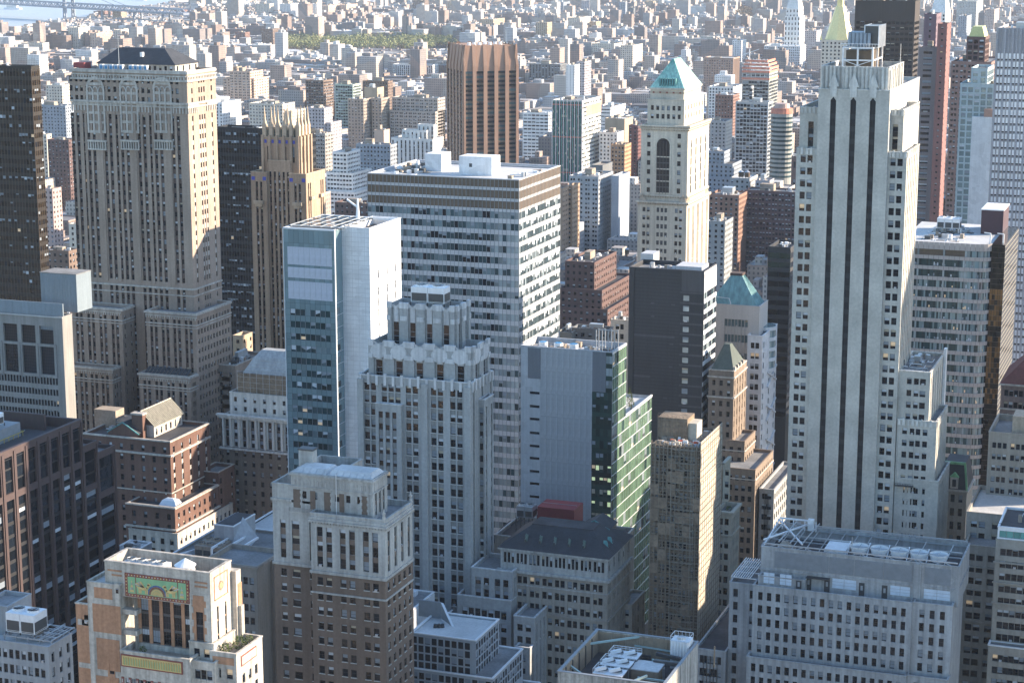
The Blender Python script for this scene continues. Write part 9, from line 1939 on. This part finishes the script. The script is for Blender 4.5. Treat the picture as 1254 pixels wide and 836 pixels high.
# the low city stretching to the river: 300 nearest as things, the rest one mass
def citymat(name, ramp, windows):
    m, n, b = nodes(name); N = n.nodes; L = n.links; geo = N.new('ShaderNodeNewGeometry'); oi = N.new('ShaderNodeObjectInfo'); ad = N.new('ShaderNodeMath'); ad.operation = 'ADD'; fr = N.new('ShaderNodeMath'); fr.operation = 'FRACT'
    L.new(geo.outputs['Random Per Island'], ad.inputs[0]); L.new(oi.outputs['Random'], ad.inputs[1]); L.new(ad.outputs[0], fr.inputs[0])
    cr = N.new('ShaderNodeValToRGB'); cr.color_ramp.interpolation = 'CONSTANT'; el = cr.color_ramp.elements
    for i, c in enumerate(ramp):
        e = el[i] if i < 2 else el.new(i/len(ramp)); e.position = i/len(ramp); e.color = (*c, 1)
    last = cr.outputs[0]
    tc = N.new('ShaderNodeTexCoord'); zn = N.new('ShaderNodeTexNoise'); zn.inputs['Scale'].default_value = .0045; zn.inputs['Detail'].default_value = 3; L.new(geo.outputs['Position'], zn.inputs['Vector'])
    z1 = N.new('ShaderNodeMath'); z1.operation = 'MULTIPLY_ADD'; L.new(zn.outputs['Fac'], z1.inputs[0]); z1.inputs[1].default_value = 1.9; z1.inputs[2].default_value = -.78; z2 = N.new('ShaderNodeMath'); z2.operation = 'MULTIPLY_ADD'; L.new(fr.outputs[0], z2.inputs[0]); z2.inputs[1].default_value = .62; L.new(z1.outputs[0], z2.inputs[2]); z2.use_clamp = True; L.new(z2.outputs[0], cr.inputs[0])
    if windows:
        sx = N.new('ShaderNodeSeparateXYZ'); L.new(tc.outputs['Object'], sx.inputs[0]); sn = N.new('ShaderNodeSeparateXYZ'); L.new(geo.outputs['True Normal'], sn.inputs[0])
        def mth(op, a, b=None, c=None):
            x = N.new('ShaderNodeMath'); x.operation = op
            for i, q in enumerate((a, b, c)):
                if q is None: continue
                if isinstance(q, (int, float)): x.inputs[i].default_value = q
                else: L.new(q, x.inputs[i])
            return x.outputs[0]
        isx = mth('GREATER_THAN', mth('ABSOLUTE', sn.outputs[0]), .5)
        h = mth('ADD', mth('MULTIPLY', sx.outputs[1], isx), mth('MULTIPLY', sx.outputs[0], mth('SUBTRACT', 1.0, isx)))
        u = mth('FRACT', mth('DIVIDE', h, 2.9)); v = mth('FRACT', mth('DIVIDE', sx.outputs[2], 3.2))
        wnd = mth('MULTIPLY', mth('MULTIPLY', mth('GREATER_THAN', u, .3), mth('LESS_THAN', u, .72)), mth('MULTIPLY', mth('GREATER_THAN', v, .3), mth('LESS_THAN', v, .82)))
        mx = N.new('ShaderNodeMix'); mx.data_type = 'RGBA'; L.new(mth('MULTIPLY', wnd, .75), mx.inputs['Factor']); L.new(last, mx.inputs[6]); mx.inputs[7].default_value = (.05, .055, .065, 1); last = mx.outputs[2]
    t = N.new('ShaderNodeTexNoise'); t.inputs['Scale'].default_value = .12; t.inputs['Detail'].default_value = 6; L.new(tc.outputs['Object'], t.inputs['Vector']); r = N.new('ShaderNodeMapRange'); r.inputs['To Min'].default_value = .7; r.inputs['To Max'].default_value = 1.25; L.new(t.outputs['Fac'], r.inputs['Value'])
    hs = N.new('ShaderNodeVectorMath'); hs.operation = 'SCALE'; L.new(last, hs.inputs[0]); L.new(r.outputs[0], hs.inputs['Scale']); L.new(hs.outputs[0], b.inputs['Base Color']); b.inputs['Roughness'].default_value = .85; G[name] = m
citymat('city_wall', [(.20, .145, .12), (.24, .18, .155), (.28, .20, .165), (.20, .17, .16), (.33, .25, .21), (.38, .31, .26), (.32, .30, .29), (.42, .36, .31), (.46, .42, .37), (.38, .38, .385), (.54, .51, .47), (.62, .61, .59)], True)  # ramp paled and greyed so wall colour carries part of the haze
citymat('city_roof', [(.16, .15, .15), (.22, .20, .19), (.12, .12, .125), (.30, .28, .27), (.38, .37, .36), (.27, .24, .22), (.40, .40, .39), (.54, .54, .54), (.68, .68, .69)], False)
occ = []
for o in C.objects:
    if o.get('category') == 'building': occ.append((o.location.x, o.location.y))
R0 = random.Random(11); LOTS = []
def inriver(x, y):
    u, v, w = proj(x, y, 0)
    for (ua, va), (ub, vb) in zip(shore[:-1], shore[1:]):
        if ua <= u <= ub: return v < va+(vb-va)*(u-ua)/(ub-ua)+1.0
    return False
avs = [600-i*R0.choice([190, 210, 235]) for i in range(26)]
avs = sorted(AV+[-2030-220*i for i in range(14)])
y = 1100
blk = 0
parks = [(gnd(345, 62), gnd(530, 54)), (gnd(898, 36), gnd(925, 14))]
def inpark(x, y):
    u, v, w = proj(x, y, 0); return (340 < u < 562 and 52 < v < 65) or (896 < u < 927 and 13 < v < 37)
def near_park(x, y):
    u, v, w = proj(x, y, 0); return (330 < u < 566 and 64 < v < 84)
while y < 7600:
    for xa, xb in zip(avs[:-1], avs[1:]):
        u0, v0, w0 = proj(xb, y+30, 0); u1, v1, w1 = proj(xa, y+30, 0)
        if u0 < -60 or u1 > 1300: continue
        tall = R0.random(); base = (R0.uniform(12, 20) if R0.random() < .72 else R0.uniform(22, 38)) if y > 2300 else (R0.uniform(18, 30) if R0.random() < .5 else R0.uniform(30, 46))
        for row in (0, 1):
            x = xa+12
            while x < xb-14:
                w = R0.uniform(10, 26) if R0.random() < .72 else R0.uniform(28, 60); w = min(w, xb-12-x); d = R0.uniform(20, 31); h = base*R0.uniform(.82, 1.2)
                t = R0.random()
                if t < (.05 if y < 5200 else .03): h = R0.uniform(38, 70) if y > 1900 else R0.uniform(48, 72); w = max(min(w, 34), 17)
                elif t < .11: h = max(h, R0.uniform(26, 42))
                y0 = y+6+(0 if row == 0 else 74-6-d)
                if row == 0: yy0, yy1 = y+6, y+6+d
                else: yy0, yy1 = y+74-d, y+74
                cxm = x+w/2
                if near_park(cxm, yy0): h = min(h, 9)
                if not inriver(cxm, yy1+20) and not inpark(cxm, (yy0+yy1)/2):
                    uu, vv, ww_ = proj(cxm, yy0, h)
                    if uu < 235 and vv < 27: h = min(h, 15); uu, vv, ww_ = proj(cxm, yy0, h)
                    if -40 < uu < 1290 and vv < 840: LOTS.append((x, x+w-.05, yy0, yy1, h, uu, vv, ww_))
                x += w
    y += 80.4
# keep clear of the measured things
FOOT = []
for o in C.objects:
    if o.get('category') in ('building', 'spire') and o.location.y > 850:
        bb = [c for c in o.children if c.type == 'MESH']
        xs_, ys_ = [], []
        for c in bb:
            if c.name.startswith(('wall', 'roof')):
                for v in c.bound_box: xs_.append(v[0]+o.location.x); ys_.append(v[1]+o.location.y)
        if xs_: FOOT.append((min(xs_), max(xs_), min(ys_), max(ys_)))
def clear(l): return not any(l[0] < f[1]+1 and l[1] > f[0]-1 and l[2] < f[3]+1 and l[3] > f[2]-1 for f in FOOT)
LOTS = [l for l in LOTS if clear(l)]
# nothing generic may rise in front of a measured landmark
LOTS.sort(key=lambda l: -(l[1]-l[0])*l[4]/l[7]**2)
def lot_mesh(P, l, r, k):
    x0, x1, y0, y1, h = l[:5]; b = len(P.v)
    def bx3(a0, a1, b0, b1, z0, z1):
        b = len(P.v); P.v.extend([(a0,b0,z0),(a1,b0,z0),(a1,b1,z0),(a0,b1,z0),(a0,b0,z1),(a1,b0,z1),(a1,b1,z1),(a0,b1,z1)])
        for f in ((0,1,5,4),(1,2,6,5),(2,3,7,6),(3,0,4,7)): P.f.append(tuple(b+i for i in f)); P.m.append(0)
        P.f.append((b+4, b+5, b+6, b+7)); P.m.append(1)
    ins = .0
    bx3(x0, x1, y0, y1, 0, h)
    t = .4
    if k:   # parapet ring for the nearer ones
        for a in ((x0, x1, y0, y0+t), (x0, x1, y1-t, y1), (x0, x0+t, y0+t, y1-t), (x1-t, x1, y0+t, y1-t)): bx3(*a, h, h+.9)
    w, d = x1-x0, y1-y0
    if w > 5 and r.random() < .7: a = x0+w*r.uniform(.1, .6); c = y0+d*r.uniform(.2, .6); bx3(a, a+min(w*.3, 6), c, c+min(d*.3, 6), h, h+r.uniform(2, 4.5))
    if h > 30: bx3(x0+w*.25, x0+w*.6, y0+d*.3, y0+d*.7, h, h+5)
    if k and r.random() < .4: a = x0+w*r.uniform(.1, .8); c = y0+d*r.uniform(.1, .8); bx3(a, a+1.6, c, c+1.6, h, h+1.5)
r = random.Random(5); WORDS = ['low', 'mid-rise']; cnt = {}
for i, l in enumerate(LOTS[:230]):
    P = Part('city_building', 'city_wall'); P.mats = ['city_wall', 'city_roof']; lot_mesh(P, l, r, True)
    if r.random() < .3: xx, yy = r.uniform(l[0]+2, l[1]-2), r.uniform(l[2]+3, l[3]-3); P.cyl(xx, yy, l[4]+2, l[4]+5, 1.5, 1.5, 8, 'wood'); P.cyl(xx, yy, l[4]+5, l[4]+6.2, 1.6, .1, 8, 'metal')
    o = P.build(None, (l[0], l[2], 0)); o.location = (l[0], l[2], 0)
    o['label'] = '%s %s flat-roofed building, %s row, %s %s' % ('wide' if l[1]-l[0] > 26 else ('broad' if l[1]-l[0] > 17 else 'narrow'), 'tall' if l[4] > 34 else ('mid-height' if l[4] > 24 else 'low'), ['first', 'second', 'third', 'fourth', 'fifth', 'sixth', 'seventh', 'far'][min(7, int((l[2]-1100)/80.4))], 'left of' if l[5] < nearu(l[5]) else 'right of', near(l[5])); o['category'] = 'building'; o['group'] = 'flat-roofed city buildings behind the towers, above '+near(l[5])
P = Part('far_city_blocks', 'city_wall', 'stuff'); P.mats = ['city_wall', 'city_roof']
for l in LOTS[230:]: lot_mesh(P, l, r, False)
o = P.build(None, (0, 0, 0)); o['label'] = 'dense mass of small far-off buildings filling the upper part of the photo'; o['category'] = 'city blocks'
print('LOTS', len(LOTS))
# city beyond the river and beyond the last blocks
P = Part('distant_shore_blocks', 'city_wall', 'stuff'); P.mats = ['city_wall', 'city_roof']; r = random.Random(8)
for k in range(2600):
    yy = r.uniform(7700, 15000) if k % 2 else r.uniform(10500, 15000); a = r.uniform(-.24 if yy < 10500 else -.75, .05)*yy; h = r.uniform(10, 28) if r.random() < .93 else r.uniform(40, 110); lot_mesh(P, (a, a+r.uniform(15, 60), yy, yy+r.uniform(20, 60), h), r, False)
o = P.build(None, (0, 0, 0)); o['label'] = 'hazy distant blocks beyond the last rows'; o['category'] = 'city blocks'
# unseen towers outside the picture, placed to throw shade and show in the glass
def ext(x0, x1, y0, y1, z, t, lb):
    B = thing('building', lb, 'building', (x0, y0, 0), 'unseen towers placed for shade and reflections'); k = wm(TONE[t]); W_ = x1-x0
    s = ST(n=max(2, int(W_/4.5)), g=2, ww=1.4, gap=.4, end=1, fh=4, wh=2.2, top=2, zmin=10); tier(B, x0, x1, y0, y1, 0, z, k, N=s, par=1); 
    facade(B, x1, y1+.3, math.pi, x1-x0, 0, z, cols(x1-x0, s['n'], 2, 1.4, .4, 1), rows(0, z, 4, 2.2, 2, 10), wall=k); B.done()
for a in EXT: ext(*a)
# air
m = bpy.data.materials.new('haze'); m.use_nodes = True; m.node_tree.nodes.clear(); N = m.node_tree.nodes
v = N.new('ShaderNodeVolumePrincipled'); v.inputs['Color'].default_value = (.74, .85, 1.0, 1); v.inputs['Density'].default_value = HAZE; v.inputs['Anisotropy'].default_value = .0
oo = N.new('ShaderNodeOutputMaterial'); m.node_tree.links.new(v.outputs[0], oo.inputs['Volume']); G['haze'] = m
P = Part('haze', 'haze', 'stuff'); P.box(-15900, 15900, -3900, 29900, -1.0, 285, 'haze'); P.build(None, (0, 0, 0))
